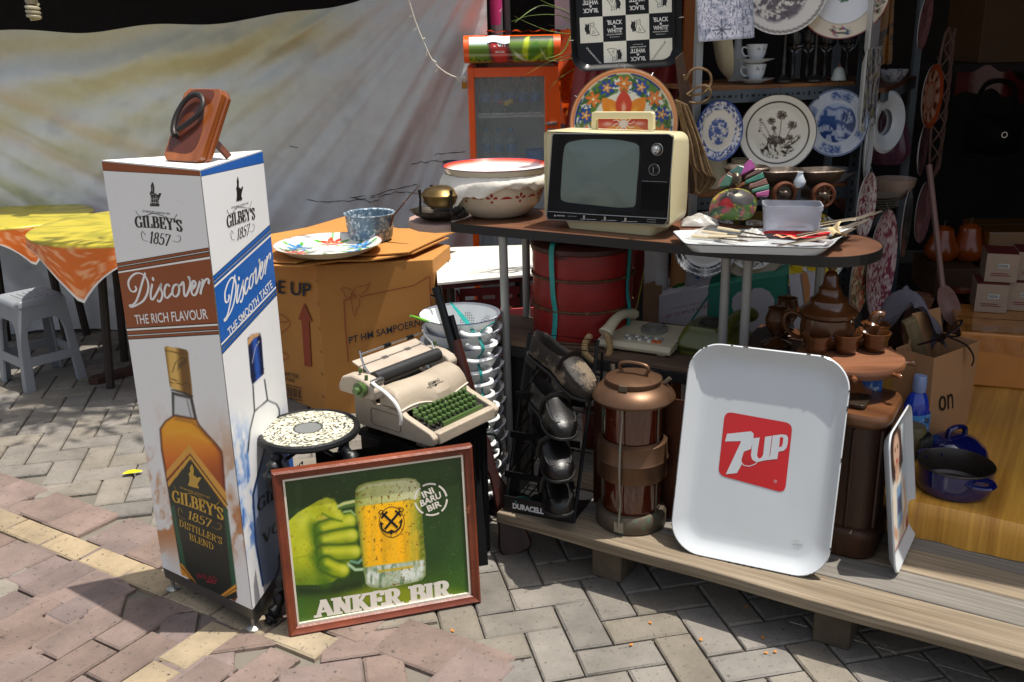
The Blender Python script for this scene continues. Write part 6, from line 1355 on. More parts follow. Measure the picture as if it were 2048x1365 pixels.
# ================================================================ BIG WHITE SODA TRAY
sBL,sBR,sTL=Vec((.44,2.456,.183)),Vec((.826,2.268,.183)),Vec((.529,2.583,.748))
UM=FR(sBL,sBR-sBL,sTL-sBL); up_=Plane(UM); uo=[up_(u,v) for u,v in ((1348,1040),(1372,745),(1690,780),(1655,1100),(1430,1106),(1590,1150),(1440,692),(1600,712))]
ux0,ux1=up_(1355,930)[0],up_(1682,930)[0]; uy0=up_(1530,1140)[1]; uy1=up_(1520,697)[1]; uw,uh=ux1-ux0,uy1-uy0; ucx,ucy=(ux0+ux1)/2,(uy0+uy1)/2
sd=thing('soda_tray','big white enamel tray with red square soda logo leaning on the table front','tray',UM)
etw=mat('tray_enamel','b6babc',.22,var=.06,sc=4,coat=.35,spot='8f8d88',sa=.78,ss=9)
U_=lambda w,h,r,z:[(ucx+a,ucy+b,z) for a,b in rrect(w,h,r,10)]
mb=MB(etw); mb.loft([U_(uw-.004,uh-.004,.088,-.006),U_(uw,uh,.09,-.001),U_(uw-.006,uh-.006,.088,.002),U_(uw-.018,uh-.018,.082,-.002),U_(uw-.045,uh-.045,.07,-.012),U_(uw-.075,uh-.075,.06,-.021),U_(uw-.095,uh-.095,.055,-.0235),U_(uw-.13,uh-.13,.05,-.0245)],False,True)
mb.loft([U_(uw-.004,uh-.004,.088,-.006),U_(uw-.075,uh-.075,.06,-.026)],False,True)
chipm=mat('rim_chips','3a332c',.7,var=.4,sc=40); mb.mat(chipm); rim_=U_(uw-.002,uh-.002,.089,.0012); rim_=[p for a,b in zip(rim_,rim_[1:]+rim_[:1]) for p in [tuple(Vector(a).lerp(Vector(b),t)) for t in (np.arange(0,1,.08) if (Vector(a)-Vector(b)).length>.1 else [0])]]
for k in range(len(rim_)):
    if random.random()<.30:a,b=Vector(rim_[k]),Vector(rim_[(k+1)%len(rim_)]); mb.tube([a,a.lerp(b,random.uniform(.2,.7))],random.uniform(.0012,.0024),4)
mb.build('tray_body',sd,smooth=60)
uf=Plane(UM@MT((0,0,-.0242))); g1=lambda L:[uf(1320+x*.381,660+y*.381) for x,y in L]
mb=MB(mat('soda_red','b0060c',.3,coat=.3)); mb.at(MT((0,0,-.0242)))
def rq(L,r):
    L=[Vector(p) for p in L]; o=[]
    for i,p in enumerate(L):
        a=(L[i-1]-p).normalized(); b=(L[(i+1)%4]-p).normalized()
        for k in range(7):t=k/6; o.append(tuple((p+a*r)*(1-t)**2+p*2*t*(1-t)+(p+b*r)*t*t))
    return o
mb.flat(rq(g1([(341,428),(697,492),(656,858),(305,762)]),.022),.0006)
mb.mat(etw); zt=.0010
mb.flat(g1([(352,546),(478,533),(492,545),(490,575),(478,625),(440,640),(428,680),(430,706),(404,752),(346,758),(420,600),(426,584),(342,586)]),zt)
cc=g1([(467,668)])[0]; rr_o=Vector(g1([(467,612)])[0])-Vector(cc)
mb.line(g1([(440,640),(425,660),(424,690),(440,712),(470,716),(498,706),(515,690)]),.0022,zt+.0001)
mb.flat(g1([(488,570),(524,565),(512,640),(510,662),(518,676),(532,672),(542,655),(552,562),(588,556),(574,668),(582,682),(556,684),(520,692),(500,692),(484,680),(478,660)]),zt+.0002)
mb.flat(g1([(592,555),(640,549),(664,552),(673,566),(671,596),(664,620),(650,634),(622,640),(616,678),(572,682),(580,650)]),zt+.0003)
mb.mat(mat('soda_red')); mb.flat(g1([(630,566),(642,562),(648,568),(645,596),(640,612),(626,616)]),zt+.0004)
mb.flat(ell(.022*.73,.022*.73,26,*cc),zt+.00015)
mb.mat(etw); q=g1([(606,795)])[0]; mb.line(ell(.0036,.0036,14,*q),.0008,zt,close=True); text(mb,'R',(q[0]-.0014,q[1]-.0018),(q[0]+.0014,q[1]-.0018),(q[0]-.0014,q[1]+.0018),zt)
mb.build('logo_print',sd,smooth=0)
mb=MB(mat('scratch_grey','8b8a88',.6,spot='b9b9b8',sa=.5,ss=90)); mb.at(MT((0,0,-.0236))); q=g1([(724,1125)])[0]
for k in range(9):x=q[0]+random.uniform(-.012,.012); y=q[1]+random.uniform(-.01,.01); mb.line([(x-.006,y-.002),(x,y+.002),(x+.005,y-.001)],.0012,.0006+k*.00005)
mb.build('scratch_mark',sd,smooth=0)

# ================================================================ WOODEN CABINET, TEA SET
CC=Vec((.955,2.505)); CBM=TR(CC.x,CC.y,PZ,-31); CT=.606-PZ
cwd=mat('cabinet_wood','4a2c1a',.45,var=.35,wood='2e1a10',st=(9,9,1.2),sc=4,bump=.25,bs=40,spot='6a4630',sa=.68,ss=7)
cbn=thing('wooden_cabinet','dark wooden pedestal cabinet with rounded corners behind the big white tray','cabinet',CBM)
rc=lambda w,r,z,h=None:[(a,b,z) for a,b in rrect(w,h or w,r,8)]
MB(cwd).loft([rc(.225,.05,0),rc(.235,.052,.012),rc(.232,.052,.055),rc(.238,.052,.062),rc(.238,.052,.078),rc(.222,.048,.086)]).build('plinth',cbn,smooth=45)
mb=MB(cwd); o=rrect(.205,.205,.045,8); ring=[]
mb.loft([rc(.205,.045,.0865),rc(.205,.045,CT-.045)]); mb.build('body',cbn,smooth=45)
for k in range(4):
    for x in (-.055,0,.055):mb=MB(cwd).at(RZ(90*k)); mb.tube([(x-.022,-.1035,.09),(x-.022,-.1035,CT-.05)],.0055,6); mb.build('fluting',cbn)
MB(mat('cabinet_top','6a4428',.35,var=.25,wood='4a2c18',st=(1.5,9,1),sc=5,coat=.2)).loft([rc(.21,.045,CT-.0445),rc(.232,.05,CT-.038),rc(.248,.055,CT-.025),rc(.25,.055,CT-.010),rc(.240,.052,CT)]).build('top',cbn,smooth=45)
ctz=.606
mb=MB(mat('smoked_lid','5a4c40',.08,trans=.75,var=.1)); mb.loft([[(x,y,0) for x,y in rrect(.10,.09,.012)],[(x,y,.014) for x,y in rrect(.112,.10,.014)]]); tag(mb.build('plastic_case',M=TR(CC.x-.02,CC.y-.03,ctz+.0005,-31),bevel=.002),'clear smoky plastic case lying on the wooden cabinet','case')
mb=MB(mat('booklet','2c5aa0',.4,spot='b9c4d4',sa=.55,ss=40)); mb.bx(-.05,.05,-.012,.012,0,.045); tag(mb.build('small_box',M=TR(CC.x+.06,CC.y+.075,ctz+.0005,-25),smooth=0),'small blue and white printed box under the turning tea tray','box')
TC=P(1700,712,z=.70); TZ2=.70
trn=mat('turned_wood','7a4826',.32,var=.3,wood='57301a',st=(4,4,1),sc=4,coat=.35)
ltz=thing('tea_tray','round wooden turntable tray on a pedestal with small knobs, carrying the tea set','tray',TR(TC.x,TC.y,0))
TCc=Vec((TC.x,TC.y)); trr=P(1807,712,z=.70).x-TC.x
MB(mat('tray_top_wood','7d5238',.45,var=.3,wood='5e3a26',st=(1,5,1),sc=6,spot='9a7458',sa=.66,ss=8)).lathe([(0,.676),(trr*.97,.676),(trr,.682),(trr*1.01,.692),(trr*.985,.701),(trr*.95,.700),(0,.700)],64).build('disc',ltz)
for a in (-150,-105,-60,-15,30,75,120,165):MB(trn).at(RZ(a)@MT((trr,0,.688))@RY(90)).lathe([(.006,-.005),(.005,.01),(.008,.016),(.009,.022),(.006,.028),(0,.029)],12).build('knob',ltz)
off=CC-TCc; MB(trn).at(MT((off.x*.45,off.y*.45,0))).lathe([(.06,.6065),(.062,.614),(.04,.625),(.03,.645),(.04,.665),(.07,.6755)],30).build('pedestal',ltz)
tz2=.7012; gls_=mat('glazed_brown','5e371a',.25,var=.4,wood='361c0e',sc=5,coat=.5,spot='7a4e2a',sa=.68,ss=9)
def on_tray(u,v):return P(u,v,z=tz2)
q=on_tray(1662,700)+Vec((0,.05,0)); pot=thing('teapot','tall turned wooden teapot with bell shaped lid and curved spout on the tea tray','teapot',TR(q.x,q.y,tz2,-10))
kx=(P(1712,660,y=q.y).x-P(1608,660,y=q.y).x)/2; zt3=lambda v:P(1662,v,y=q.y).z-tz2
MB(gls_).lathe([(0,0),(kx*.72,0),(kx*.80,.006),(kx*.98,.03),(kx,.055),(kx*.96,zt3(632))],40).build('body',pot)
MB(gls_).lathe([(kx*.96,zt3(631)),(kx*1.06,zt3(627)),(kx*1.07,zt3(620)),(kx*.88,zt3(614)),(kx*.72,zt3(605)),(kx*.70,zt3(598)),(kx*.5,zt3(590)),(kx*.42,zt3(582)),(kx*.42,zt3(576)),(kx*.3,zt3(570)),(kx*.25,zt3(552)),(kx*.20,zt3(545)),(kx*.10,zt3(542)),(kx*.17,zt3(536)),(kx*.17,zt3(528)),(0,zt3(522))],40).build('lid',pot)
mb=MB(gls_); mb.tube(spline([(kx*.75,0,.022),(kx*1.25,-.01,.028),(kx*1.55,-.015,.055),(kx*1.62,-.015,.085),(kx*1.75,-.016,.102),(kx*2.0,-.016,.10)],5),[.026]*3+[.030]*6+[.022]*5+[.014]*6+[.012]*5+[.010],12); mb.build('spout',pot)
mb=MB(gls_); mb.tube(spline([(-kx*.95,0,.085),(-kx*1.35,0,.10),(-kx*1.6,0,.085),(-kx*1.55,0,.05),(-kx*1.2,0,.025),(-kx*.9,0,.02)],5),.009,9,flat=.7); mb.build('handle',pot)
cup=None
for i,(u,v,lab) in enumerate(((1638,713,'small brown wooden tea cup, leftmost of three in the tray\'s front row'),(1698,712,'small brown wooden tea cup in the middle of the tray\'s front row'),(1757,708,'small brown wooden tea cup, rightmost in the tray\'s front row'),(1756,690,'small brown wooden tea cup standing behind the right front cup'),(1650,678,'small brown wooden tea cup hidden behind the teapot'))):
    q=on_tray(u,v)+Vec((0,.03,0)); M=TR(q.x,q.y,tz2,20*i)
    if i==4:continue
    if cup is None:
        cup=thing('tea_cup',lab,'cup',M,'wooden tea cups'); mb=MB(gls_); mb.lathe([(0,0),(.024,0),(.028,.004),(.034,.022),(.033,.034),(.036,.040),(.037,.044),(.041,.052),(.042,.057),(.039,.058),(.035,.050),(.031,.038),(.029,.02),(.022,.008),(0,.007)],34); mb.build('bowl',cup)
        mb=MB(gls_); mb.tube([(.034,0,.040),(.046,0,.046),(.052,0,.050)],[.005,.004,.006],7); mb.build('knob',cup)
    else:dup(cup,M,lab)
gob=None
for u,v,y_,lab in ((1558,696,None,'turned wooden goblet in front of the teapot on the left'),(1592,690,None,'second turned wooden goblet, half hidden behind the left one')):
    q=P(u,v,z=.652)+Vec((0,.03 if gob is None else.12,0)); M=TR(q.x,q.y,.652)
    if gob is None:
        gob=thing('wooden_goblet',lab,'goblet',M,'wooden goblets'); mb=MB(gls_); mb.lathe([(0,0),(.046,0),(.048,.005),(.036,.012),(.014,.022),(.009,.030),(.011,.036),(.024,.042),(.038,.066),(.039,.088),(.031,.112),(.033,.121),(.029,.121),(.027,.110),(.033,.086),(.030,.062),(0,.05)],34); mb.build('cup',gob)
    else:dup(gob,M,lab)
q=P(1575,696,z=.652); tag(MB(cwd).bx(-.13,.11,-.05,.2,0,.05).build('wooden_riser',M=TR(q.x,q.y+.03,.6008,-30),smooth=0,bevel=.003),'dark wooden riser under the goblets on the lower shelf','riser')

# white tray with a woman's picture, seen edge-on
a=P(1780,1156,z=.172); b=P(1823,1062,z=.172); hgt=P(1762,905,y=a.y); topv=Vec((hgt.x,a.y,hgt.z))-a
WM=FR(a,b-a,topv); ww,wh=(b-a).length,topv.length+.03; wt=thing('picture_tray','white rimmed tray with a picture of a woman, standing edge-on on the platform','tray',WM)
wc=lambda dw,r,z:[(ww/2+x,wh/2+y,z) for x,y in rrect(ww-dw,wh-dw,r,5)]
mb=MB(etw); mb.loft([wc(.0,.04,.012),wc(.004,.04,.016),wc(.016,.036,.013),wc(.05,.025,.0),wc(.06,.02,-.002)],False,True); mb.loft([wc(.0,.04,.012),wc(.05,.025,-.006)],False,True); mb.build('tray_body',wt,smooth=40)
def woman(x,y):
    X,Y=x/ww,y/wh; c=Cv(X,Y,'b9c2c6'); c.mix(ss(.3,.5,X)*ss(.7,.5,X)*.4,'d8dcdc'); c.mix(ss(.22,.12,Y),'8a3a34'); c.poly([(.2,.1),(.75,.1),(.8,.45),(.62,.62),(.35,.62),(.2,.45)],'d9cfc0',.02)
    c.poly([(.25,.88),(.5,.95),(.72,.86),(.75,.62),(.62,.58),(.3,.58),(.24,.7)],'3c2a24',.03); c.ell(.5,.76,.13,.13,'c9a48a',.03); c.poly([(.42,.60),(.58,.60),(.58,.68),(.42,.68)],'b98e74',.02); c.poly([(.40,.62),(.60,.62),(.56,.54),(.44,.54)],'c9a48a',.02)
    for ex in (.45,.55):c.ell(ex,.78,.02,.012,'2a1c18',.01)
    c.ell(.5,.69,.035,.014,'a83a34',.01); c.poly([(.4,.2),(.66,.2),(.64,.5),(.44,.5)],'7a98b4',.02); c.poly([(.44,.3),(.62,.3),(.60,.42),(.46,.42)],'2c4468',.02); c.line([(.25,.45),(.2,.28),(.38,.18)],.07,'c39a80',.02); c.line([(.76,.45),(.8,.28),(.64,.16)],.07,'c39a80',.02); return c.col
mb=MB(vm('tray_print',.35)); painted(mb,WM,.036,ww-.036,.036,wh-.036,-.0006,70,90,woman,px=False); mb.build('picture_print',wt,smooth=0)

# ================================================================ BEHIND THE TABLE: red cloth, post, rope, metal rack
red=mat('red_satin','7a0c0c',.38,var=.2,sc=4,sheen=.3); gtr=mat('gold_trim','8a7a34',.5,var=.3,sc=20)
yc_=3.62; rc_=thing('red_curtain','red satin cloth with a slanting gold trimmed edge hanging behind the checkered tray','cloth',None)
tp_,bt_=P(1400,-20,y=yc_),P(1262,668,y=yc_)
mb=MB(red); mb.grid(34,30,lambda u,v:(lambda e:(e.x-.40*(1-u),yc_+.02*sin(u*26+v*2)*(1-.3*u)+.02*sin(u*9),e.z))(bt_.lerp(tp_,v))); mb.build('cloth',rc_,smooth=80)
mb=MB(gtr); mb.tube([bt_+Vec((0,-.01,0)),bt_.lerp(tp_,.5)+Vec((.002,-.012,0)),tp_+Vec((0,-.01,0))],.009,6,flat=.4); mb.build('gold_trim',rc_)
a=P(1388,0,y=3.60); mb=MB(mat('post_orange','8a4a12',.6,var=.2,st=(6,6,1))); mb.bx(a.x-.035,a.x+.035,3.58,3.61,.0,2.3); tag(mb.build('wooden_post',smooth=0,bevel=.003),'orange brown wooden post at the left end of the metal rack','post')
br=thing('cardboard_strip','folded dark brown corrugated cardboard strip hanging left of the blue plates','cardboard',None); mb=MB(mat('cardboard_dark','3f2c20',.75,var=.15,st=(30,30,1))); yb_=3.22
o=[P(u,v,y=yb_) for u,v in ((1352,118),(1366,105),(1382,190),(1388,260),(1392,388),(1381,388),(1378,262),(1362,200))]; mb.loft([[tuple(p) for p in o],[(p.x,p.y+.02,p.z) for p in o]]); mb.build('strip',br,smooth=0)
rp_=mat('rope_fibre','6e573a',.85,var=.45,sc=70,bump=.8,bs=200)
rop=thing('rope_coil','bundle of twisted brown rope with loose loops hanging beside the television','rope',None)
def rope(L,y,r=.0042):MB(rp_).tube(spline([P(u,v,y=y+.006*sin(i*1.7)) for i,(u,v) in enumerate(L)],7),r,6).build('rope_strand',rop)
rope([(1368,150),(1372,160),(1382,142),(1400,137),(1418,145),(1422,165),(1410,185),(1392,190),(1378,192)],3.20); rope([(1374,190),(1392,176),(1412,172),(1421,185),(1415,200),(1395,207),(1378,205)],3.19)
for k in range(11):
    dx=k*4.2-20; rope([(1362+dx*.5,200+k),(1376+dx*.6,250),(1388+dx*.7,290),(1402+dx*.9-6*(k%2),325+2*k),(1412+dx*.8,350+k),(1405+dx*.5,375+2*(k%3)),(1394+dx*.2,388),(1392,370),(1390+dx*.2,330)],3.17-.004*(k%4))

RL,RRt=Vec((.655,3.30)),Vec((1.262,3.50)); rd=(RRt-RL).normalized(); rn=Vec((-rd.y,rd.x)); rwid=(RRt-RL).length; KM=upright((RL.x,RL.y,0),rd.x,rd.y); KI=KM.inverted()
s1=P(1709,161,y=3.49).z; mtl=mat('slotted_steel','4e565c',.5,metal=.3,var=.15,spot='3a3c3e',sa=.7,ss=14); slot=mat('slot_dark','0d0d0e',.8)
rack=thing('metal_rack','grey slotted angle steel shelving rack behind the table hung with plates','shelf',KM)
for x,y in ((rwid-.02,0),(-.02,.4),(rwid-.02,.4)):
    mb=MB(mtl); mb.bx(x,x+.04,y,y+.003,0,2.3); mb.bx(x+.037,x+.04,y+.003,y+.04,0,2.3)
    mb.mat(slot)
    if y==0:
        for k in range(60):
            z=.3+.033*k; h=.009 if k%2 else.005; mb.add([(x+.014,-.0006,z-h),(x+.024,-.0006,z-h),(x+.024,-.0006,z+h),(x+.014,-.0006,z+h)],[(0,1,2,3)])
    mb.build('upright',rack,smooth=0)
MB(mat('alu_strip','8d9094',.4,metal=.5)).bx(-.025,-.002,-.002,.02,0,2.3).build('upright',rack,smooth=0)
for z,bm in ((s1-.004,1),(1.06,1),(.70,0),(.35,0)):
    MB(mat('rack_board','8a5a30',.6,var=.3,wood='5e3a1e',st=(1,8,8))).bx(0,rwid-.025,.006,.44,z-.012,z).build('shelf_board',rack,smooth=0)
    mb=MB(mtl); mb.bx(0,rwid-.021,.001,.005,z-.055,z-.0125); mb.mat(slot)
    if bm:
        for k in range(26):
            x=.02+.0225*k; w,h=(.007,.004) if k%4==0 else ((.0035,.0035) if k%2 else ((.007,.004) if k%3 else (.004,.008))); mb.add([(x-w,.0004,z-.033-h),(x+w,.0004,z-.033-h),(x+w,.0004,z-.033+h),(x-w,.0004,z-.033+h)],[(0,1,2,3)])
    mb.build('beam',rack,smooth=0)
MB(dk).bx(0,rwid,.45,.46,0,2.3).build('dark_backing',rack,smooth=0)  # dark sheet added to give the shelves their shaded background

# ---- plates
pg=vm('plate_glaze',.15,var=.02,coat=.4)
PROF=[(.0006,.004),(.62,.004),(.70,.02),(.985,.085),(1.,.092)]
def plate(u,v,y,rpx,yaw,tilt,fn,lab,sx=1,sy=1,kind='plate',name='hanging_plate',prof=None,n=96,step=.022,group='plates hung around the rack',hook=True,roll=0):
    c=P(u,v,y=y); r=rpx/F*(c-Vec((0,0,CAMH))).length*1.0; M=facing(c,yaw,tilt,roll); t=thing(name,lab,kind,M,group)
    pr=[(a*r,b*r) for a,b in dense(prof or PROF,step)]; mb=MB(pg); pdisc(mb,pr,fn,n,sx,sy); mb.build('dish',t,smooth=50)
    mb=MB(mat('plate_back','b9b6ae',.3)); k=[(a*r,b*r-.004) for a,b in (prof or PROF)]; mb.lathe([(1.0*r,k[-1][1]+.003)]+k[::-1][1:],48,sx=sx,sy=sy); mb.build('underside',t)
    if hook:mb=MB(mat('hook_wire','4a4a4a',.5,metal=.6)); [mb.tube([(r*sx*1.005*cos(R(a)),r*sy*1.005*sin(R(a)),.03*r),(r*sx*.965*cos(R(a)),r*sy*.965*sin(R(a)),.10*r)],.0014,4) for a in (90,215,325)]; mb.tube([(0,r*sy,.02),(0,r*sy+.03,.01)],.0012,4); mb.build('wire_hanger',t)
    return t
rad=lambda x,y:np.hypot(x,y)
def blue_willow(x,y):
    r=rad(x,y); c=Cv(x,y,'cfc6b6'); a=np.arctan2(y,x); n=fbm(x*13,y*13,2)
    c.mix(ss(.66,.72,r)*ss(.44,.52,n+.30*(r-.78)),'1e3570'); c.mix(ss(.93,.96,r),'1c3a80'); c.mix(ss(.70,.72,r)*ss(.60,.66,vn(x*22,y*22,5))*ss(.94,.9,r),'b9bccb')
    m=ss(.44,.40,np.hypot(x/1,(y+.02)/1.05)); c.mix(m*ss(.46,.52,fbm(x*8,y*11,6)),'2c427c'); c.mix(m*ss(.5,.56,fbm(x*18,y*20,9))*.8,'3a528e'); return c.col
def brown_flowers(x,y):
    r=rad(x,y); c=Cv(x,y,'d3ccbc'); c.mix(1-ss(.012,.022,np.abs(r-.80)),'3a2c26'); c.mix(ss(.965,.975,r),'32282a'); dk2='2e221d'
    for bx0,by0,tx,ty in ((.0,-.3,.08,.42),(-.08,-.3,-.16,.28),(.08,-.35,.36,.18),(-.1,-.3,-.45,.35),(.1,-.4,.52,-.05),(.02,-.3,.30,-.12),(-.15,-.35,-.38,-.02),(.0,-.3,-.10,.12)):c.line([(bx0,by0),((bx0+tx)/2+.03,(by0+ty)/2),(tx,ty)],.016,dk2,.01)
    for fx,fy,s in ((.08,.46,.13),(-.17,.30,.10),(.36,.2,.12),(-.12,-.18,.14),(.33,-.12,.08),(.10,-.22,.10),(-.10,.12,.07)):
        a=np.arctan2(y-fy,x-fx); q=np.hypot(x-fx,(y-fy)*1.1)/s; c.mix(1-ss(.9,1.02,q*(1+.12*np.sin(a*8))),dk2); c.mix(ss(.98,.8,q*(1+.12*np.sin(a*8)))*ss(.40,.5,q)*ss(-.2,.5,np.sin(a*11)),'a89a88'); c.mix(1-ss(.2,.3,q),'5a4638')
    n=vn(x*34,y*22,4); c.mix(ss(.55,.6,n)*ss(.42,.36,np.hypot(x/1.15,(y+.38)/.75)),dk2); c.mix(ss(.55,.62,vn(x*36,y*36,7))*ss(.05,.03,np.abs(x+.46-.06*y))*ss(-.1,.0,y)*ss(.42,.36,y),dk2); c.mix(ss(.5,.58,vn(x*30,y*30,9))*ss(.07,.04,np.abs(y+.30-.9*(x-.35)))*ss(.2,.28,x)*ss(.62,.56,x),dk2); return c.col
def blue_castle(x,y):
    r=rad(x,y); c=Cv(x,y,'c2c6cc'); a=np.arctan2(y,x); n=fbm(x*10,y*10,3)
    c.mix(ss(.66,.70,r)*ss(.94,.90,r)*ss(-.25,.1,np.cos(a*4+.6))*(.55+.45*ss(.4,.6,n)),'4a6090'); c.mix(ss(.68,.7,r)*ss(.56,.62,vn(x*24,y*24,5))*.6,'d0d4dc')
    m=ss(.60,.57,r); c.mix(m*.55,'8d9cba'); c.mix(m*ss(.46,.54,fbm(x*7+2,y*9,8))*ss(.2,-.1,y),'2a4278'); c.poly([(-.52,-.05),(-.52,.20),(-.42,.22),(-.42,.38),(-.32,.38),(-.3,.2),(-.05,.2),(-.05,.08),(.1,.08),(.1,-.1)],'304a80',.03,.9)
    c.mix(ss(.06,.02,np.abs(y-.42-.03*np.sin(x*14)))*m*.7,'40588c'); c.mix(m*ss(.08,.2,x)*ss(.40,.5,fbm(x*12,y*12,12))*ss(-.35,-.1,y)*ss(.45,.3,y),'22386c'); c.mix(m*ss(.12,.05,np.hypot(x-.05+y*.3,(y+.2)*.5))*.8,'c6ccd8')
    c.mix(1-ss(.012,.03,np.abs(r-.975)),'5a6a90'); return c.col
plate(1437,262,3.27,57,14,4,blue_willow,'blue and white plate with dark blue flowered rim, left of three under the rack beam',sx=.86,roll=-4)
plate(1555,266,3.32,71,-16,2,brown_flowers,'large cream plate with brown wild flower drawing, between two blue plates')
plate(1673,246,3.42,61,-30,2,blue_castle,'pale blue and white plate with a castle landscape beside the rack upright',sx=.96)
def brown_toile(x,y):
    r=rad(x,y); c=Cv(x,y,'cdc5ba'); m=ss(.72,.6,np.hypot(x+.1,y+.05)); n=fbm(x*9,y*12,5); c.mix(m*ss(.46,.52,n),'54464a'); c.mix(m*ss(.55,.6,fbm(x*20,y*20,7))*.8,'3a2e34'); a=np.arctan2(y,x); c.mix((1-ss(.02,.04,np.abs(r-.95+.02*np.abs(np.sin(a*24)))))*.9,'6a625c'); return c.col
def vine_rim(x,y):
    r=rad(x,y); c=Cv(x,y,'cbbca2'); a=np.arctan2(y,x); c.mix(ss(.68,.66,r),'d6d6d8'); c.mix(1-ss(.008,.02,np.abs(r-.68)),'a89a84'); seg=ss(.1,.5,np.cos(a*5+1.6)); q=np.abs(r-.83-.03*np.sin(a*22)); n=vn(x*26,y*26,3)
    c.mix(seg*ss(.10,.06,q)*ss(.48,.55,n),'1f2a1e'); c.mix(seg*ss(.10,.06,q)*ss(.70,.75,vn(x*19,y*19,8)),'8a2430'); c.mix(seg*ss(.10,.06,q)*ss(.74,.78,vn(x*17+4,y*17,11)),'2c3a8a'); c.mix(ss(.97,.98,r),'7a2228'); m=ss(.24,.20,np.hypot(x*.8,y-.02)); c.mix(m*ss(.45,.5,vn(x*18,y*18,14)),'2c5a34'); c.mix(m*ss(.6,.64,vn(x*22,y*22,19)),'6a3a2a'); return c.col
plate(1565,-22,3.40,80,-10,4,brown_toile,'cream plate with brown country scene and scalloped rim, cut by the top edge')
plate(1687,-14,3.40,80,-24,6,vine_rim,'cream soup plate with vine and flower rim, cut by the top edge beside the upright')
# square plate with an old map
SQ=facing(P(1452,20,y=3.24),8,6,3); sq=thing('map_plate','square whitish plate printed with an old sea map and a compass star','plate',SQ,'plates hung around the rack'); sqp=Plane(SQ); x0,y0=sqp(1397,84); x1=sqp(1508,70)[0]; sw2=x1-x0; ys=sqp(1450,80)[1]
def seamap(x,y):
    X=(x-x0)/sw2; Y=(y-ys)/sw2; c=Cv(X,Y,'b4b2bc'); n=fbm(X*9,Y*9,4); nn=fbm(X*5,Y*5,12)
    for k in (.38,.46,.54,.62):c.mix((1-ss(.006,.016,np.abs(n-k)))*.75,'363c50')
    c.mix(ss(.60,.64,nn)*.35,'4a5068'); c.mix(ss(.74,.78,vn(X*40,Y*14,6))*.6,'3c4258'); cx,cy=.42,.17
    for k in range(8):a=R(45*k); c.line([(cx,cy),(cx+(.17 if k%2==0 else.11)*cos(a),cy+(.17 if k%2==0 else.11)*sin(a))],.016,'1e2230',.01)
    c.mix(ss(.75,.95,Y)*ss(.42,.5,fbm(X*14,Y*6,19)),'2a2f44'); c.mix(ss(.06,.0,np.minimum(np.minimum(X,1-X),Y))*.5,'5c6070'); return c.col
mb=MB(vm('plate_glaze')); painted(mb,SQ,x0,x0+sw2,ys,ys+sw2*1.0,.002,80,80,seamap,px=False); mb.build('dish',sq,smooth=0)
mb=MB(mat('plate_back')); mb.loft([[(x0+sw2/2+a,ys+sw2/2+b,z) for a,b in rrect(sw2*k,sw2*k,.012)] for z,k in ((-.008,.9),(.0012,1.01))]); mb.build('underside',sq,smooth=0)
# plates on the rack's right side, seen nearly edge-on
def pinkvine(x,y):c=Cv(x,y,'cfc6c0'); n=fbm(x*5,y*5,3); c.mix(1-ss(.02,.05,np.abs(n-.5)),'8a3a48'); c.mix(ss(.66,.7,vn(x*8,y*8,9)),'8f4450'); return c.col
def roses(x,y):c=Cv(x,y,'cbb98e'); n=fbm(x*6,y*6,7); c.mix(ss(.54,.6,n)*ss(-.5,.1,x+y*.4),'a03a1c'); c.mix(ss(.58,.62,vn(x*12,y*12,4))*.8,'55602c'); c.mix(ss(.66,.7,vn(x*14,y*14,8)),'b4605a'); return c.col
def pinktoile(x,y):c=Cv(x,y,'b39a9a'); n=fbm(x*6,y*9,5); c.mix(ss(.42,.52,n),'7c3c48'); c.mix(ss(.55,.62,fbm(x*16,y*20,8)),'c6b0ae'); return c.col
def plainw(x,y):return Cv(x,y,'c6c9cc').col
def bluebits(x,y):c=Cv(x,y,'c4bfc0'); n=fbm(x*5,y*5,15); c.mix(ss(.55,.6,n),'2c3a4c'); c.mix(ss(.64,.68,vn(x*9,y*9,3)),'7a8a9a'); c.mix(ss(.7,.74,vn(x*8+3,y*8,6)),'a09a5a'); return c.col
plate(1728,412,3.36,62,55,0,pinkvine,'white dish with dark pink tendrils turned sideways at the rack\'s right side',roll=3)
plate(1716,556,3.36,68,55,0,roses,'cream dish with red roses, turned sideways below the table end')
plate(1755,530,3.50,104,47,0,pinktoile,'long oval pink patterned platter hanging behind the table\'s rounded end',sx=.62)
plate(1733,300,3.42,60,64,0,plainw,'white plate hanging edge-on just below the square flowered plate')
def square_plate(u,v,y,hpx,yaw,fn,lab):
    c=P(u,v,y=y); s=hpx/F*c.length; M=facing(c,yaw,0,1); t=thing('square_plate',lab,'plate',M,'plates hung around the rack'); mb=MB(vm('plate_glaze')); painted(mb,M,-s/2,s/2,-s/2,s/2,.003,40,40,lambda x,y:fn(x/s*2,y/s*2),px=False); mb.build('dish',t,smooth=0)
    mb=MB(mat('plate_back')); mb.loft([[(a,b,z) for a,b in rrect(s*k,s*k,.01)] for z,k in ((-.02,.7),(-.004,.98),(.0025,1.02))]); mb.build('underside',t,smooth=0)
square_plate(1742,178,3.40,132,60,bluebits,'square white plate with blue and yellow flowers, edge-on beside the rack upright')
square_plate(1752,40,3.42,130,64,plainw,'plain white square plate hanging edge-on at the top of the rack side')
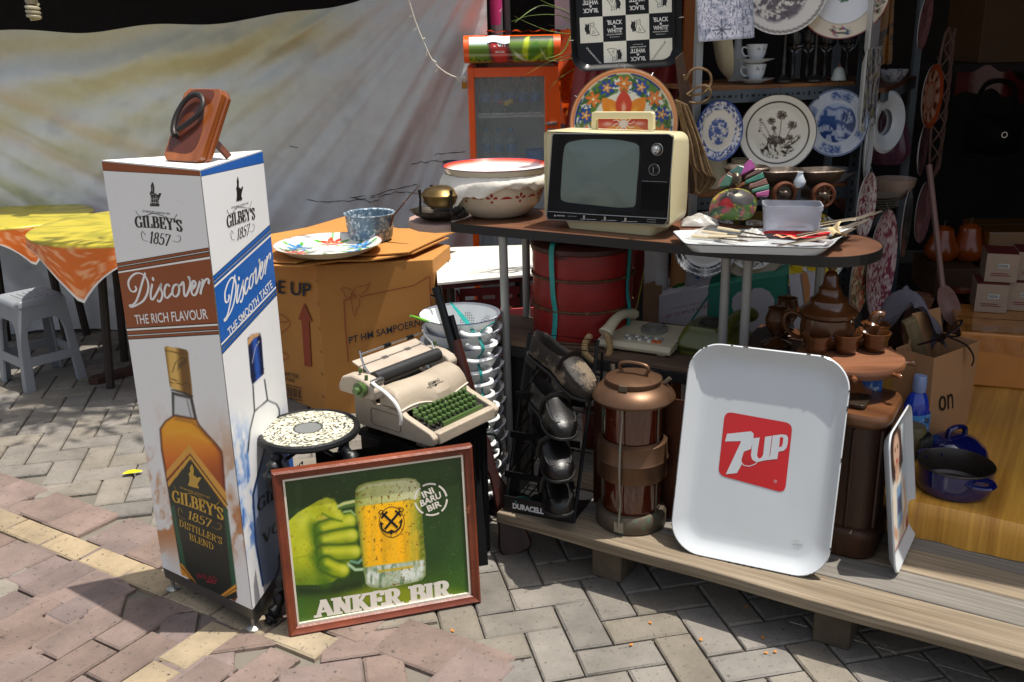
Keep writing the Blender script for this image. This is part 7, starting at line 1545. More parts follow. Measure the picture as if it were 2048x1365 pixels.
c=P(1770,245,y=3.75); mb=MB(mat('white_china','c0c4c8',.25,coat=.3)); M=facing(c,38,0,0); mb.lathe([(.045,-.02),(.075,-.028),(.112,-.012),(.118,.012),(.105,.022),(.07,.012),(.05,0)],48); t=thing('china_ring','thick white china ring dish hanging before the purple bag','dish',M); mb.build('dish',t); mb=MB(mat('hook_wire')); mb.tube([(.118*cos(R(140)),.118*sin(R(140)),-.0),(.05*cos(R(140)),.05*sin(R(140)),.02)],.0015,5); mb.build('wire_hanger',t)
# plates seen under the table
def lattice(x,y):
    r=rad(x,y); a=np.arctan2(y,x); c=Cv(x,y,'c4c6ca'); m=ss(.70,.72,r); q=np.sin(a*26)*np.sin(r*60); c.mix(m*ss(.1,.3,np.abs(q)),'16161a'); c.mix(m*ss(.62,.8,np.abs(q)),'b8bac0'); n=fbm(x*6,y*5,4); c.mix((1-ss(.015,.04,np.abs(n-.5)))*ss(.66,.6,r)*ss(-.15,.0,y),'18181a'); c.line([(-.4,-.28),(-.1,-.32),(.25,-.30)],.02,'303034',.015,.7); return c.col
def goldrim(x,y):r=rad(x,y); c=Cv(x,y,'b8b6b4'); c.mix(ss(.70,.74,r),'5c4a24'); n=fbm(x*6,y*6,8); m=ss(.70,.66,r); c.mix(m*ss(.52,.58,n)*ss(-.2,.2,x),'6a4c34'); c.mix(m*ss(.58,.62,fbm(x*13,y*13,3))*.8,'2c241e'); return c.col
def yellowfl(x,y):c=Cv(x,y,'b3981c'); n=fbm(x*5,y*5,6); m=ss(.50,.54,n); c.mix(m,'c2c2be'); c.mix((1-ss(.01,.03,np.abs(n-.51))),'2c2c28'); c.mix(m*(1-ss(.02,.05,np.abs(fbm(x*10,y*10,11)-.5)))*.8,'4a4a48'); return c.col
plate(1412,488,3.24,65,0,2,lattice,'white plate with black lattice rim, under the table left of the metal legs',hook=False)
plate(1505,490,3.27,67,-8,2,goldrim,'plate with broad gold rim and brown figures, behind the metal table legs',hook=False)
plate(1612,500,3.29,75,-20,2,yellowfl,'yellow plate with white drawn blossoms behind the teapot',hook=False)

# ---- things on the rack's boards
def on_rack(u,v,z):return P(u,v,z=z)
chw=mat('white_china','c0c4c8',.25,coat=.3); inkb=mat('sprig_ink','22302c',.5)
q=P(1518,158,z=s1+.001); q=Vec((P(1518,150,y=3.40).x,3.40,s1)); z=s1+.0005
def cupset(z0,lab1,lab2):
    s_=MB(chw); s_.lathe([(0,0),(.03,0),(.034,.004),(.066,.013),(.068,.015),(.035,.008),(0,.005)],40); tag(s_.build('saucer',M=TR(q.x-.005,q.y+.05,z0)),lab2,'saucer','white saucers on the rack')
    t=thing('coffee_cup',lab1,'cup',TR(q.x,q.y+.05,z0+.0085,0),'white cups on the rack'); mb=MB(chw); mb.lathe([(0,0),(.018,0),(.022,.004),(.030,.022),(.036,.052),(.0365,.055),(.034,.053),(.026,.02),(0,.006)],36); mb.build('bowl',t)
    mb=MB(chw); mb.tube(spline([(-.032,0,.042),(-.046,-.002,.046),(-.052,-.002,.034),(-.042,0,.018),(-.028,0,.016)],5),.003,6); mb.build('handle',t); mb=MB(inkb); [mb.add([(.0345*cos(R(a)),.0345*sin(R(a))-.0012,zz) for a,zz in ((a0,z1),(a0+da,z1-.012),(a0+da+3,z1-.011))],[(0,1,2)]) for a0,z1,da in ((-95,.047,-8),(-95,.047,2),(-95,.047,10),(-60,.047,5),(-60,.047,-6))]; mb.build('sprig_print',t,smooth=0)
cupset(z,'lower of two white coffee cups stacked on the rack board','bottom white saucer under two stacked cups'); cupset(z+.066,'upper white coffee cup with a dark sprig on top of the stacked saucers','white saucer balanced on the lower coffee cup')
glm=mat('wine_glass','dfe3e4',.03,var=0,trans=1,ior=1.3); gsrc=None
for i,(u,lab) in enumerate(((1590,'wine glass on the rack board, nearest the stacked cups'),(1620,'wine glass on the rack board between two candlesticks'),(1652,'wine glass on the rack board left of the china bell'),(1700,'wine glass on the rack board right of the china bell'))):
    p=P(u,150,y=3.52); M=TR(p.x,3.54+.02*(i%2),z)
    if gsrc is None:gsrc=thing('wine_glass',lab,'glass',M,'wine glasses on the rack'); MB(glm).lathe([(0,0),(.034,.001),(.03,.004),(.005,.008),(.004,.09),(.012,.10),(.034,.125),(.040,.155),(.034,.20),(.033,.20),(.038,.155),(.03,.127),(0,.108)],24).build('glass',gsrc)
    else:dup(gsrc,M,lab)
pw_=mat('pewter','3e3c3a',.35,metal=.8,var=.3); cs2=None
for u,lab in ((1571,'dark pewter candlestick next to the stacked cups'),(1634,'dark pewter candlestick in the middle of the rack board')):
    p=P(u,150,y=3.44); M=TR(p.x,3.47,z)
    if cs2 is None:cs2=thing('candlestick',lab,'candlestick',M,'candlesticks on the rack'); MB(pw_).lathe([(0,0),(.036,0),(.036,.006),(.018,.018),(.010,.03),(.007,.05),(.010,.07),(.006,.09),(.006,.17),(.012,.18),(.010,.20),(.016,.215),(.016,.222),(0,.222)],24).build('stick',cs2)
    else:dup(cs2,M,lab)
p=P(1683,153,y=3.47); t=thing('china_bell','small white china bell with green sprigs near the rack upright','bell',TR(p.x,3.50,z)); MB(vm('plate_glaze')); mb=MB(mat('bell_china','c0c2bc',.25,spot='5a6a58',sa=.62,ss=70)); mb.lathe([(.026,0),(.027,.004),(.022,.02),(.018,.036),(.008,.046),(0,.048)],28); mb.build('bell',t); MB(mat('gold_knob','7a4a3a',.4)).at(MT((0,0,.047))).lathe([(.004,0),(.006,.008),(0,.014)],12).build('knob',t)
p=P(1445,160,y=3.5); mb=MB(mat('platter_ivory','b0a88e',.3)); mb.lathe([(0,0),(.10,0),(.13,.02),(.125,.022),(0,.006)],40); tag(mb.build('serving_plate',M=MT((p.x-.02,3.50,s1+.135))@RZ(0)@RY(80)),'ivory serving plate standing on edge at the left of the rack board','plate')
p=P(1478,160,y=3.56); mb=MB(chw); mb.lathe([(0,0),(.03,0),(.038,.03),(.03,.08),(.014,.12),(.013,.15),(.02,.17),(0,.17)],24); tag(mb.build('china_vase',M=TR(p.x,3.60,z)),'white china vase in the shade behind the stacked cups','vase')
zz=1.0605
for u,h,r,c_,lab in ((1420,.12,.05,'b3a98c','ivory jug on the rack\'s lower board behind the rope'),(1475,.10,.04,'b8ae94','ivory mug on the rack\'s lower board behind the flower plate')):
    p=P(u,380,y=3.5); t=thing('china_mug',lab,'mug',TR(p.x,3.46,zz)); MB(mat('mug'+c_,c_,.3)).lathe([(0,0),(r,0),(r*1.0,h*.5),(r*.92,h),(r*.86,h),(r*.9,.01),(0,.008)],30).build('cup',t); MB(mat('mug'+c_)).tube(spline([(-r*.9,-.01,h*.8),(-r*1.5,-.01,h*.75),(-r*1.5,-.01,h*.35),(-r*.9,-.01,h*.25)],5),.006,7).build('handle',t)
p=P(1670,330,y=3.5); mb=MB(mat('delft','b6bcc4',.25,spot='23407e',sa=.56,ss=24)); mb.lathe([(0,0),(.06,0),(.10,.035),(.105,.04),(.095,.038),(.055,.008),(0,.006)],36); tag(mb.build('serving_bowl',M=TR(p.x,3.56,zz)),'blue and white serving bowl in shade under the castle plate','bowl')

# ================================================================ ON THE TABLE, RIGHT HALF: grinders, mask, tray of cutlery
girn=mat('grinder_iron','4c4138',.45,metal=.6,var=.35,sc=9,bump=.3,bs=50,spot='6a4a34',sa=.62,ss=10); rus=mat('rust_ring','5a3018',.7,metal=.3,var=.4,sc=20); wkn=mat('wood_knob','6a3c20',.4,var=.25,wood='4a2814')
gsrc=None
for i,(u,v,lab) in enumerate(((1567,388,'cast iron meat grinder with sieve plate, between the mask and the other grinder'),(1645,391,'cast iron meat grinder with rusty star shaped ring at the right'),(1492,388,'cast iron meat grinder hidden behind the painted mask, only its hopper rim showing'))):
    c=P(u,v,y=2.93+(.06 if i==2 else 0)); c.z=max(c.z,1.06); M=TR(c.x,c.y,0,8 if i<2 else 0); zc=c.z
    t=thing('meat_grinder',lab,'meat grinder',M,'meat grinders clamped to the table')
    mb=MB(girn); mb.at(MT((0,0,zc))@RX(90)); mb.lathe([(.031,.0),(.034,-.004),(.034,-.02),(.028,-.024),(.030,-.09),(.018,-.11),(0,-.112)],30); mb.build('barrel',t)
    mb=MB(girn); hz_=P(u,340,y=2.99).z-zc; mb.at(MT((.012,.055,zc))); 
    sq_=lambda r,z:[(x,y,z) for x,y in rrect(r*2,r*1.6,r*.5,4)]
    mb.loft([sq_(.034,.02),sq_(.040,hz_*.45),sq_(.056,hz_-.03),sq_(.070,hz_),sq_(.066,hz_+.003),sq_(.056,hz_-.01),sq_(.028,hz_*.45)],True,True); mb.build('hopper',t,smooth=50)
    mb=MB(rus); mb.at(MT((0,0,zc))@RX(90)); mb.lathe([(.037,-.006),(.039,.0),(.039,.010),(.034,.014),(.028,.012),(.027,.004)],32)
    if i==1:
        for k in range(8):mb.tube([(.008*cos(R(45*k)),.008*sin(R(45*k)),.006),(.029*cos(R(45*k)),.029*sin(R(45*k)),.008)],.0045,5)
    mb.build('locking_ring',t)
    mb=MB(girn); mb.at(MT((0,0,zc))@RX(90)); mb.lathe([(.026,.004),(.010,.006),(.012,.016),(.008,.022),(0,.023)],20); mb.tube([(-.022,.006,.016),(.014,-.004,.016)],.007,6,flat=.5); mb.build('wing_nut',t)
    mb=MB(girn); mb.tube([(.01,.06,zc-.02),(.012,.075,zc-.06),(.012,.085,.90)],[.016,.013,.011],8); mb.bx(-.01,.035,.03,.09,.955,.968); mb.tube([(.012,.05,.93),(.012,.05,.968)],.006,6)
    mb.tube([(.012+.020*cos(k*.6),.05+.006*sin(k*.6),.913+.016*sin(k*.6)) for k in range(11)],.0045,6,closed=True); mb.build('clamp',t)
    mb=MB(girn); mb.tube([(.012,.12,zc),(.02,.13,.99),(.045,.09,.93),(.052,.07,.915)],[.008,.007,.007,.006],7); mb.build('crank',t)
    MB(wkn).tube([(.052,.07,.912),(.062,.045,.915),(.074,.02,.921),(.082,.0,.925)],[.010,.016,.017,.010],12).build('crank_knob',t)
q=P(1598,368,y=2.91); mb=MB(mat('delft')); mb.lathe([(0,0),(.014,0),(.022,.012),(.024,.026),(.014,.048),(.010,.062),(.013,.066),(0,.066)],24,sx=1.1); tag(mb.build('china_figure',M=TR(q.x,q.y-.005,q.z-.01)@Matrix.Scale(.7,4)),'small blue and white china piece wedged between the two grinders','figurine')

WT=.0
c4_=[P(u,v,z=TT+.026) for u,v in ((1372,489),(1655,497),(1707,455),(1345,463))]
wt2=thing('white_tray','white enamel tray heaped with bags and old cutlery on the table\'s right end','tray',MT((0,0,TT+.001)))
cen2=sum(c4_,Vec((0,0,0)))/4
def ringq(k,z,r=.012):
    L=[Vec((cen2.x+(p.x-cen2.x)*k,cen2.y+(p.y-cen2.y)*k)) for p in c4_]; o=[]
    for i,p in enumerate(L):
        a=(L[i-1]-p).normalized(); b=(L[(i+1)%4]-p).normalized()
        for t in np.linspace(0,1,5):w=(p+a*r*2)*(1-t)**2+p*2*t*(1-t)+(p+b*r*2)*t*t; o.append((w.x,w.y,z))
    return o
mb=MB(etw); mb.loft([ringq(.90,0),ringq(.985,.020),ringq(1.0,.025),ringq(1.01,.024),ringq(1.005,.027),ringq(.98,.025),ringq(.90,.004)],True,True); mb.build('tray_body',wt2,smooth=50)
mb=MB(blk); mb.tube([(x,y,.0245) for x,y,z in ringq(1.011,0)],.0014,4,closed=True); mb.build('rim_line',wt2)
zt4=TT+.006; plb=mat('clear_bag','c9c6c0',.2,var=.15,trans=.35,bump=.6,bs=25)
def lump(u,v,a,b,h,rz,m,seed,n=26):
    q=P(u,v,z=zt4); mb=MB(m); mb.grid(n,n,lambda s,t:(lambda e:((s-.5)*a,(t-.5)*b,h*e*(.5+.8*float(fbm(s*3,t*5,seed)))+.004*sin(s*15+9*t+seed)*e))((max(0,sin(pi*s))*max(0,sin(pi*t)))**.45)); return mb,TR(q.x,q.y,zt4,rz)
mb,M=lump(1432,474,.16,.12,.032,-28,plb,3); tag(mb.build('plastic_bag',M=M,smooth=50),'crumpled clear plastic bag of pale cutlery at the tray\'s left end','bag')
mb,M=lump(1400,448,.12,.09,.03,-10,plb,8); tag(mb.build('plastic_bag',M=M,smooth=50),'whitish folded plastic bag behind the other bag, touching the television','bag')
mb,M=lump(1500,478,.09,.07,.028,15,plb,12); tag(mb.build('plastic_bag',M=M,smooth=50),'small clear plastic bag in front of the red card on the tray','bag')
ivh=mat('knife_ivory','b7a98c',.4,var=.15); stl_=mat('cutlery_steel','6e6558',.3,metal=.85,var=.3)
kt=None
for i,(u,v,rz,lab) in enumerate(((1425,476,-12,'front'),(1442,470,-18,'second'),(1460,478,5,'third'),(1470,468,-30,'back'))):
    q=P(u,v,z=zt4+.03); M=TR(q.x,q.y,zt4+.030+.003*i,rz-20); lb='table knife with pale handle on the clear bag, %s of four'%lab
    if kt is None:kt=thing('table_knife',lb,'knife',M,'pale handled knives on the tray'); MB(ivh).tube([(-.06,0,0),(-.03,0,0),(.02,0,0)],[.008,.008,.006],8,flat=.6).build('handle',kt); MB(stl_).prism([(.02,-.005),(.09,-.008),(.105,0),(.09,.006),(.02,.005)],-.001,.001).build('blade',kt)
    else:dup(kt,M,lb)
a=P(1530,470,z=zt4+.016); mb=MB(mat('red_card','b3101c',.5,var=.1)); mb.grid(12,6,lambda u,v:((u-.5)*.19,(v-.5)*.09,.004*sin(u*6)+.006*v)); q=P(1592,466,z=zt4+.014); tag(mb.build('red_card',M=TR(q.x,q.y,zt4+.012,-30)),'bright red card lying under the clear plastic tub','card')
mb=MB(mat('peach_label','c98a66',.6)); mb.grid(10,3,lambda u,v:((u-.5)*.08,(v-.5)*.02,.003*sin(u*14))); q=P(1575,474,z=zt4+.022); tag(mb.build('paper_label',M=TR(q.x,q.y,zt4+.0225,-28)),'small peach paper label on the red card','label')
q0,q1=P(1533,458,z=zt4+.03),P(1645,455,z=zt4+.03); tb=thing('plastic_tub','translucent plastic food tub with a few small spoons inside, on the red card','tub',TR((q0.x+q1.x)/2,(q0.y+q1.y)/2+.04,zt4+.024,-12)); wtb=(q1-q0).length
fro=mat('frosted_plastic','c9cbd4',.3,var=.03,trans=.62,ior=1.15); hh=P(1590,412,y=q0.y).z-(zt4+.024)
T_=lambda k,z:[(x,y,z) for x,y in rrect(wtb*k,.11*k,.02,5)]
mb=MB(fro); mb.loft([T_(.95,0),T_(1.0,hh-.014),T_(1.03,hh-.012),T_(1.03,hh),T_(.99,hh),T_(.975,hh-.014),T_(.93,.003)],True,True); mb.build('tub',tb,smooth=40)
for i in range(6):
    mb=MB(mat('spoon_dark','2e1c18',.35,metal=.5)); mb.tube([(-.04+.01*i,-.03+.008*i,.008+.003*i),(.0+.01*i,-.02+.006*i,.012+.003*i),(.045,-.015+.005*i,.010+.005*i)],[.006,.003,.003],6,flat=.6); tag(mb.build('small_spoon',M=tb.matrix_basis.copy()),'small dark spoon lying in the clear plastic tub','spoon','spoons in the tub')
fk=None
for i in range(9):
    u,v=1625+9*i,480-4.2*i; q=P(u,v,z=zt4+.02+.004*(i%3)); M=TR(q.x,q.y,zt4+.016+.003*i,-2+4*(i%4))@RY(-8)
    if fk is None:
        fk=thing('old_fork','old tarnished fork in the fanned bundle at the tray\'s right corner','fork',M,'tarnished forks on the tray'); mb=MB(stl_); mb.tube([(-.10,0,0),(-.06,0,.002),(.03,0,.002),(.05,0,0)],[.006,.0045,.003,.006],6,flat=.4)
        for k in range(4):mb.tube([(.048,-.007+.0047*k,0),(.075,-.008+.0053*k,.004),(.10,-.0075+.005*k,.010)],[.002,.0016,.001],5)
        mb.build('fork',fk)
    else:dup(fk,M)
mb=MB(mat('rag_cream','b9a47c',.8,var=.2,bump=.4)); mb.grid(10,14,lambda u,v:((u-.5)*.035*(1+.4*sin(v*7)),(v-.5)*.15,.012*sin(v*5+u*3)+.004*sin(u*9)+.012)); q=P(1672,468,z=zt4+.03); tag(mb.build('cloth_wrap',M=TR(q.x,q.y,zt4+.026,-12),smooth=60),'twisted cream rag wound round the forks at the tray\'s corner','rag')
# painted mask
MC_=P(1478,398,y=2.83); MKM=facing(MC_+Vec((0,.01,.0)),-6,28,18); mk_=thing('painted_mask','painted wooden mask with red lips and a green and purple crest on the tray','mask',MKM)
mp_=Plane(MKM); g6=lambda L:[mp_(1320+x/4.096,300+y/4.096) for x,y in L]
fo=spline(g6([(405,500),(420,420),(470,360),(540,325),(640,318),(730,345),(790,400),(795,460),(760,540),(690,572),(560,572),(440,555)]),6,True)
fcx,fcy=sum(p[0] for p in fo)/len(fo),sum(p[1] for p in fo)/len(fo)
def face_paint(U,V):
    X,Y=(U-1320)*4.096,(V-300)*4.096; c=Cv(X,Y,'2c4a3a'); n=fbm(X/60,Y/60,3); c.mix(ss(.48,.54,n),'3d5c24'); c.mix(ss(.58,.62,fbm(X/40,Y/40,8)),'8a4050'); c.mix((1-ss(.01,.03,np.abs(n-.5)))*.9,'a09a2c')
    fm=c.pm([(470,430),(520,370),(640,345),(740,375),(770,420),(720,480),(640,500),(560,470),(480,470)],8); c.mix(fm,'403c3c'); c.line([(560,360),(650,330),(760,370),(795,430)],16,'b0ac30',6,.9); c.line([(440,430),(480,370),(560,350)],14,'a8a430',6,.8)
    c.poly([(455,480),(500,448),(545,450),(600,505),(560,510),(500,495)],'a81226',4); c.line([(462,482),(520,478),(590,506)],4,'5a0a14',2); c.poly([(590,415),(620,398),(660,412),(620,425)],'b0a848',3); c.line([(570,385),(620,372),(680,395)],5,'1c1818',3); c.ell(625,412,9,7,'161414',3); c.poly([(500,440),(530,385),(560,430)],'1e1a1a',4); c.line([(490,375),(520,380)],5,'b0a848',3)
    return c.col
rings=[]; K_=22
for k in range(K_+1):
    t=k/K_; ring=[]
    for x,y in fo:
        px_,py_=fcx+(x-fcx)*(1-t),fcy+(y-fcy)*(1-t); d=math.hypot(px_-mp_(1448,405)[0],py_-mp_(1448,405)[1]); ring.append((px_,py_,.050*(1-(1-t)**2)**.7+.020*math.exp(-(d/.016)**2)))
    rings.append(ring)
A_=np.array(rings).reshape(-1,3); Wm=np.array(MKM); UV=proj(np.c_[A_[:,:2],np.zeros(len(A_))]@Wm[:3,:3].T+Wm[:3,3]); cc_=lin(np.clip(face_paint(*UV),0,1))
mb=MB(vm('mask_lacquer',.4,coat=.1)); mb.loft([[(x,y,-.004) for x,y in fo]]+rings,True,True,cols=np.vstack([cc_[:len(fo)],cc_])); mb.build('face',mk_,smooth=70)
crest=[((455,340),(620,235),(560,190),(480,260),'5a3c34'),((560,190),(640,250),(700,160),(640,140),'23483e'),((650,230),(780,165),(735,88),(690,130),'7a2c68'),((680,260),(830,200),(800,170),(700,230),'4c3028'),((690,300),(850,250),(835,200),(690,270),'1f5a4a'),((720,340),(880,300),(860,250),(720,305),'5a3a30'),((750,370),(885,345),(885,300),(740,345),'2a5c48'),((780,400),(880,400),(888,345),(770,375),'7a2c5c'),((470,330),(560,320),(600,250),(540,220),'2a5040')]
for i,(a,b,c,d,k) in enumerate(crest):
    o=g6([a,b,c,d]); MB(mat('crest'+k,k,.3,var=.3,sc=40,coat=.4)).loft([[(x,y,.004+.0012*i) for x,y in o],[(x*1+0,y,.016+.0012*i) for x,y in o]]).build('crest_feather',mk_,smooth=0,bevel=.003)
mb=MB(mat('crest_bird','3a2c28',.3,spot='a09a3c',sa=.55,ss=60)); b_=g6([(610,285)])[0]; mb.at(MT((b_[0],b_[1],.05))); mb.lathe([(0,-.02),(.012,-.01),(.013,.004),(.008,.016),(0,.02)],14,sx=1,sy=1.6); mb.build('crest_bird',mk_)

# ================================================================ UNDER THE TABLE, BACK: tubes, cartons, bottle, white table, crate
y8=3.42
def tube_thing(u,v0,v1,rpx,y,m,name,lab,cat):
    a,b=P(u,v0,y=y),P(u,v1,y=y); r=rpx/F*3.5; mb=MB(m); a.x=b.x; z0=max(.36,b.z); mb.lathe([(r-.004,z0),(r,z0),(r,a.z+.1),(r-.004,a.z+.1),(r-.004,z0+.01)],28); tag(mb.build(name,M=MT((b.x,y,0))),lab,cat)
tube_thing(1310,500,640,24,3.40,mat('tube_white','9a9a9c',.5),'paper_roll','white paper roll standing under the table beside the cardboard tube','roll')
tube_thing(1356,490,640,18,3.38,mat('tube_kraft','8a6038',.7),'cardboard_tube','brown cardboard tube standing under the table next to the white roll','tube')
cy8=3.16
def slab(L,y,th,m,name,lab,cat,lean=0):
    o=[P(u,v,y=y) for u,v in L]; zb=min(p.z for p in o); mb=MB(m); f=lambda p,d:(p.x,p.y+d+(p.z-zb)*lean,p.z); mb.loft([[f(p,0) for p in o],[f(p,th) for p in o]]); return tag(mb.build(name,smooth=0),lab,cat)
slab([(1288,572),(1312,566),(1312,574),(1326,574),(1322,648),(1286,648)],3.30,.012,mat('card_brown','5e4630',.75,var=.2),'cardboard_piece','torn brown cardboard piece leaning behind the ivory telephone','cardboard',.1)
# white and green carton with printed label
grc=mat('carton_green','0f5c4c',.6,var=.1); gyc=mat('carton_grey','8f8d92',.7,var=.12,bump=.1)
bxL,bxM,bxR=P(1318,648,z=.601),P(1430,690,z=.601),P(1590,690,z=.601)
y0_=3.20; A0,A1,A2=P(1318,592,y=y0_+.10),P(1440,572,y=y0_),P(1578,548,y=y0_-.04)
gc=thing('green_carton','white and green carton with red print upside down behind the telephones','carton',None)
Z0=.601
mb=MB(gyc); mb.loft([[(A0.x,A0.y,Z0),(A1.x-.04,A1.y,Z0),(A1.x+.03,A1.y+.24,Z0),(A0.x+.07,A0.y+.24,Z0)],[(A0.x,A0.y,A0.z),(A1.x-.04,A1.y,A1.z),(A1.x+.03,A1.y+.24,A1.z),(A0.x+.07,A0.y+.24,A0.z)]]); mb.build('end_panel',gc,smooth=0,bevel=.002)
mb=MB(grc); mb.loft([[(A1.x-.0395,A1.y-.001,Z0),(A2.x,A2.y,Z0),(A2.x+.07,A2.y+.24,Z0),(A1.x+.031,A1.y+.24,Z0)],[(A1.x-.0395,A1.y-.001,A1.z),(A2.x,A2.y,A2.z),(A2.x+.07,A2.y+.24,A2.z),(A1.x+.031,A1.y+.24,A1.z)]]); mb.build('side_panel',gc,smooth=0,bevel=.002)
GM2=FR((A1.x-.0395,A1.y-.001,Z0),(A2.x-A1.x+.0395,A2.y-A1.y+.001,0),(0,0,1))@MT((0,0,.0015)); gp_l=Plane(GM2); c8=lambda L:[gp_l(1440+x/4.452,480+y/4.452) for x,y in L]
mb=MB(gyc); mb.at(GM2); mb.flat(c8([(140,680),(105,600),(110,520),(160,465),(220,450),(262,470),(300,432),(370,428),(440,460),(485,530),(480,610),(440,660),(500,760),(640,790),(640,930),(60,930),(90,760)]),.0)
mb.mat(mat('carton_darkgreen','0c3a2c',.6)); mb.flat(c8([(240,920),(290,880),(305,840),(300,900),(270,930)]),.0006); mb.build('print',gc,smooth=0)
EM2=FR((A0.x,A0.y,Z0),(A1.x-.04-A0.x,A1.y-A0.y,0),(0,0,1))@MT((0,0,.0012)); ep=Plane(EM2); c9=lambda u,v:ep(980+u/4.096,460+v/4.096)
mb=MB(mat('print_red_dull','7a3038',.7)); mb.at(EM2); text(mb,'Industry & Trade Co., Ltd',c9(1800,600),c9(1450,690),c9(1795,640),.0005); text(mb,'Industrial Zone, export carton',c9(1790,575),c9(1480,640),c9(1788,590),.0005); mb.mat(grc); mb.flat([c9(*q) for q in ((1640,745),(1800,510),(1815,520),(1660,745))],.0004); mb.build('print',gc,smooth=0)
slab([(1580,552),(1632,545),(1642,640),(1628,690),(1592,690)],y0_-.06,.006,gyc,'carton_flap','white carton flap with brown tape hanging open behind the teapot','carton flap',.05)
o8=[P(u,v,y=y0_-.064) for u,v in ((1604,548),(1616,546),(1622,572),(1620,616),(1612,616))]; mb=MB(mat('tape_brown','8a5626',.35)); mb.add([(p.x,p.y+(p.z-P(1592,690,y=y0_-.06).z)*.05,p.z) for p in o8],[(0,1,2,3,4)]); tag(mb.build('packing_tape',smooth=0),'brown packing tape strip on the white carton flap','tape')
q=P(1395,572,y=3.38); t=thing('green_bottle','green plastic soda bottle lying under the lattice rimmed plate','bottle',MT(q)@RZ(25)@RY(80)); MB(mat('bottle_green','0a5a22',.12,trans=.5,var=.1)).lathe([(0,-.1),(.028,-.095),(.032,-.08),(.032,.04),(.026,.07),(.013,.10),(.013,.115),(0,.116)],24).build('body',t); MB(mat('label_white_blue','1e4a8a',.4,spot='c9d0d4',sa=.5,ss=30)).lathe([(.0325,-.05),(.0325,.02)],24).build('label',t)
# dim goods on the rack's low boards and floor behind the shoe rack
for i,(u,v,y,d,c,lab) in enumerate(((1190,790,3.2,(.12,.1,.2),'5a2420','dark red tin standing in the shade behind the copper lantern'),(1300,790,3.25,(.1,.1,.18),'43464a','dark grey tin standing in the shade behind the copper lantern'))):
    q=P(u,v,y=y); mb=MB(mat('tin'+c,c,.4,metal=.3,spot='8a8478',sa=.66,ss=14)); mb.lathe([(0,0),(.045,0),(.046,.004),(.046,.13),(.043,.134),(0,.134)],24); tag(mb.build('tin_can',M=TR(q.x,q.y,PZ)),lab,'tin')
# white low table between carton and basket
wz=.62; A_w=P(875,566,z=wz); B_w=P(869,498,z=wz); wtab=thing('low_table','low square table with worn white top and dark red edge between carton and basket','table',None)
o=[(A_w.x,A_w.y),(A_w.x+.42,A_w.y+.13),(B_w.x+.47,B_w.y+.05),(B_w.x+.10,B_w.y+.03),(B_w.x,B_w.y)]
mb=MB(mat('white_laminate','d6d3ca',.35,var=.06,spot='9a8468',sa=.78,ss=7)); mb.loft([[(x,y,wz-.012) for x,y in o],[(x,y,wz) for x,y in o]]); q=P(893,523,z=wz+.001); mb.mat(hole); mb.flat([(q.x+.014*cos(t*.5),q.y+.018*sin(t*.5)) for t in range(13)],wz+.001); mb.build('table_top',wtab,smooth=0,bevel=.002)
cw=(sum(x for x,y in o)/5,sum(y for x,y in o)/5); mb=MB(mat('edge_maroon','4a2020',.5)); mb.loft([[(cw[0]+(x-cw[0])*.985,cw[1]+(y-cw[1])*.985,z) for x,y in o] for z in (wz-.032,wz-.0125)]); mb.build('apron',wtab,smooth=0)
for x,y in ((A_w.x+.05,A_w.y+.06),(A_w.x+.36,A_w.y+.15),(B_w.x+.06,B_w.y-.03),(B_w.x+.4,B_w.y)):MB(mat('table_wood_dark')).tube([(x,y,wz-.032),(x,y,0)],.016,8).build('leg',wtab)
q=P(960,640,y=3.95); pc=thing('pink_crate','faded pink plastic crate under the low white table','crate',TR(q.x+.1,4.02,0,8)); pkm=mat('crate_pink','a84a4c',.4,var=.2)
for k in range(4):
    mb=MB(pkm).at(RZ(90*k)); [mb.bx(-.17,.17,-.19,-.18,z,z+.035) for z in (.30,.36,.42,.475)]; [mb.bx(x-.012,x+.012,-.192,-.1805,.30,.51) for x in (-.16,-.08,0,.08,.16)]; mb.build('side',pc,smooth=0)
MB(mat('table_wood_dark')).bx(-.18,.18,-.18,.18,0,.295).build('base_box',pc,smooth=0)

# ================================================================ SHOP INTERIOR
YT=YTOP+.0035
ktape=mat('taped_carton','bd7a34',.22,var=.18,sc=3,coat=.5,bump=.35,bs=9,spot='a86a2a',sa=.6,ss=3)
def carton(name,base,w,d,h,rz,m,lab,group=None,parts=None):
    t=thing(name,lab,'carton',TR(base[0],base[1],base[2],rz),group); mb=MB(m); mb.bx(0,w,0,d,0,h); mb.build('box',t,smooth=0,bevel=.006)
    mb=MB(mat('flap_seam','4a3018',.6)); mb.bx(.004,w-.004,d/2-.0015,d/2+.0015,h,h+.0012); mb.build('flap_seam',t,smooth=0); return t
q=P(1908,768,z=YT); q2=P(2048,780,z=YT); bh=P(1905,664,y=q.y).z-YT; rzb=math.degrees(math.atan2(q2.y-q.y,q2.x-q.x))
bt=carton('taped_carton',(q.x,q.y,YT),.55,.42,bh,rzb,ktape,'large brown carton wrapped in shiny tape at the right edge, on the yellow stand')
mb=MB(mat('tape_shine','a8692c',.12,coat=.8,bump=.6,bs=16)); mb.grid(30,4,lambda u,v:(.01+.53*u,-.0012-.0015*sin(u*40+v*3),bh*.62+.06*v+.008*sin(u*9))); mb.grid(30,4,lambda u,v:(.02+.5*u,.02+.08*v,bh+.0015+.001*sin(u*30))); mb.build('packing_tape',bt,smooth=60)
kr2=mat('small_carton','9c8672',.7,var=.1)
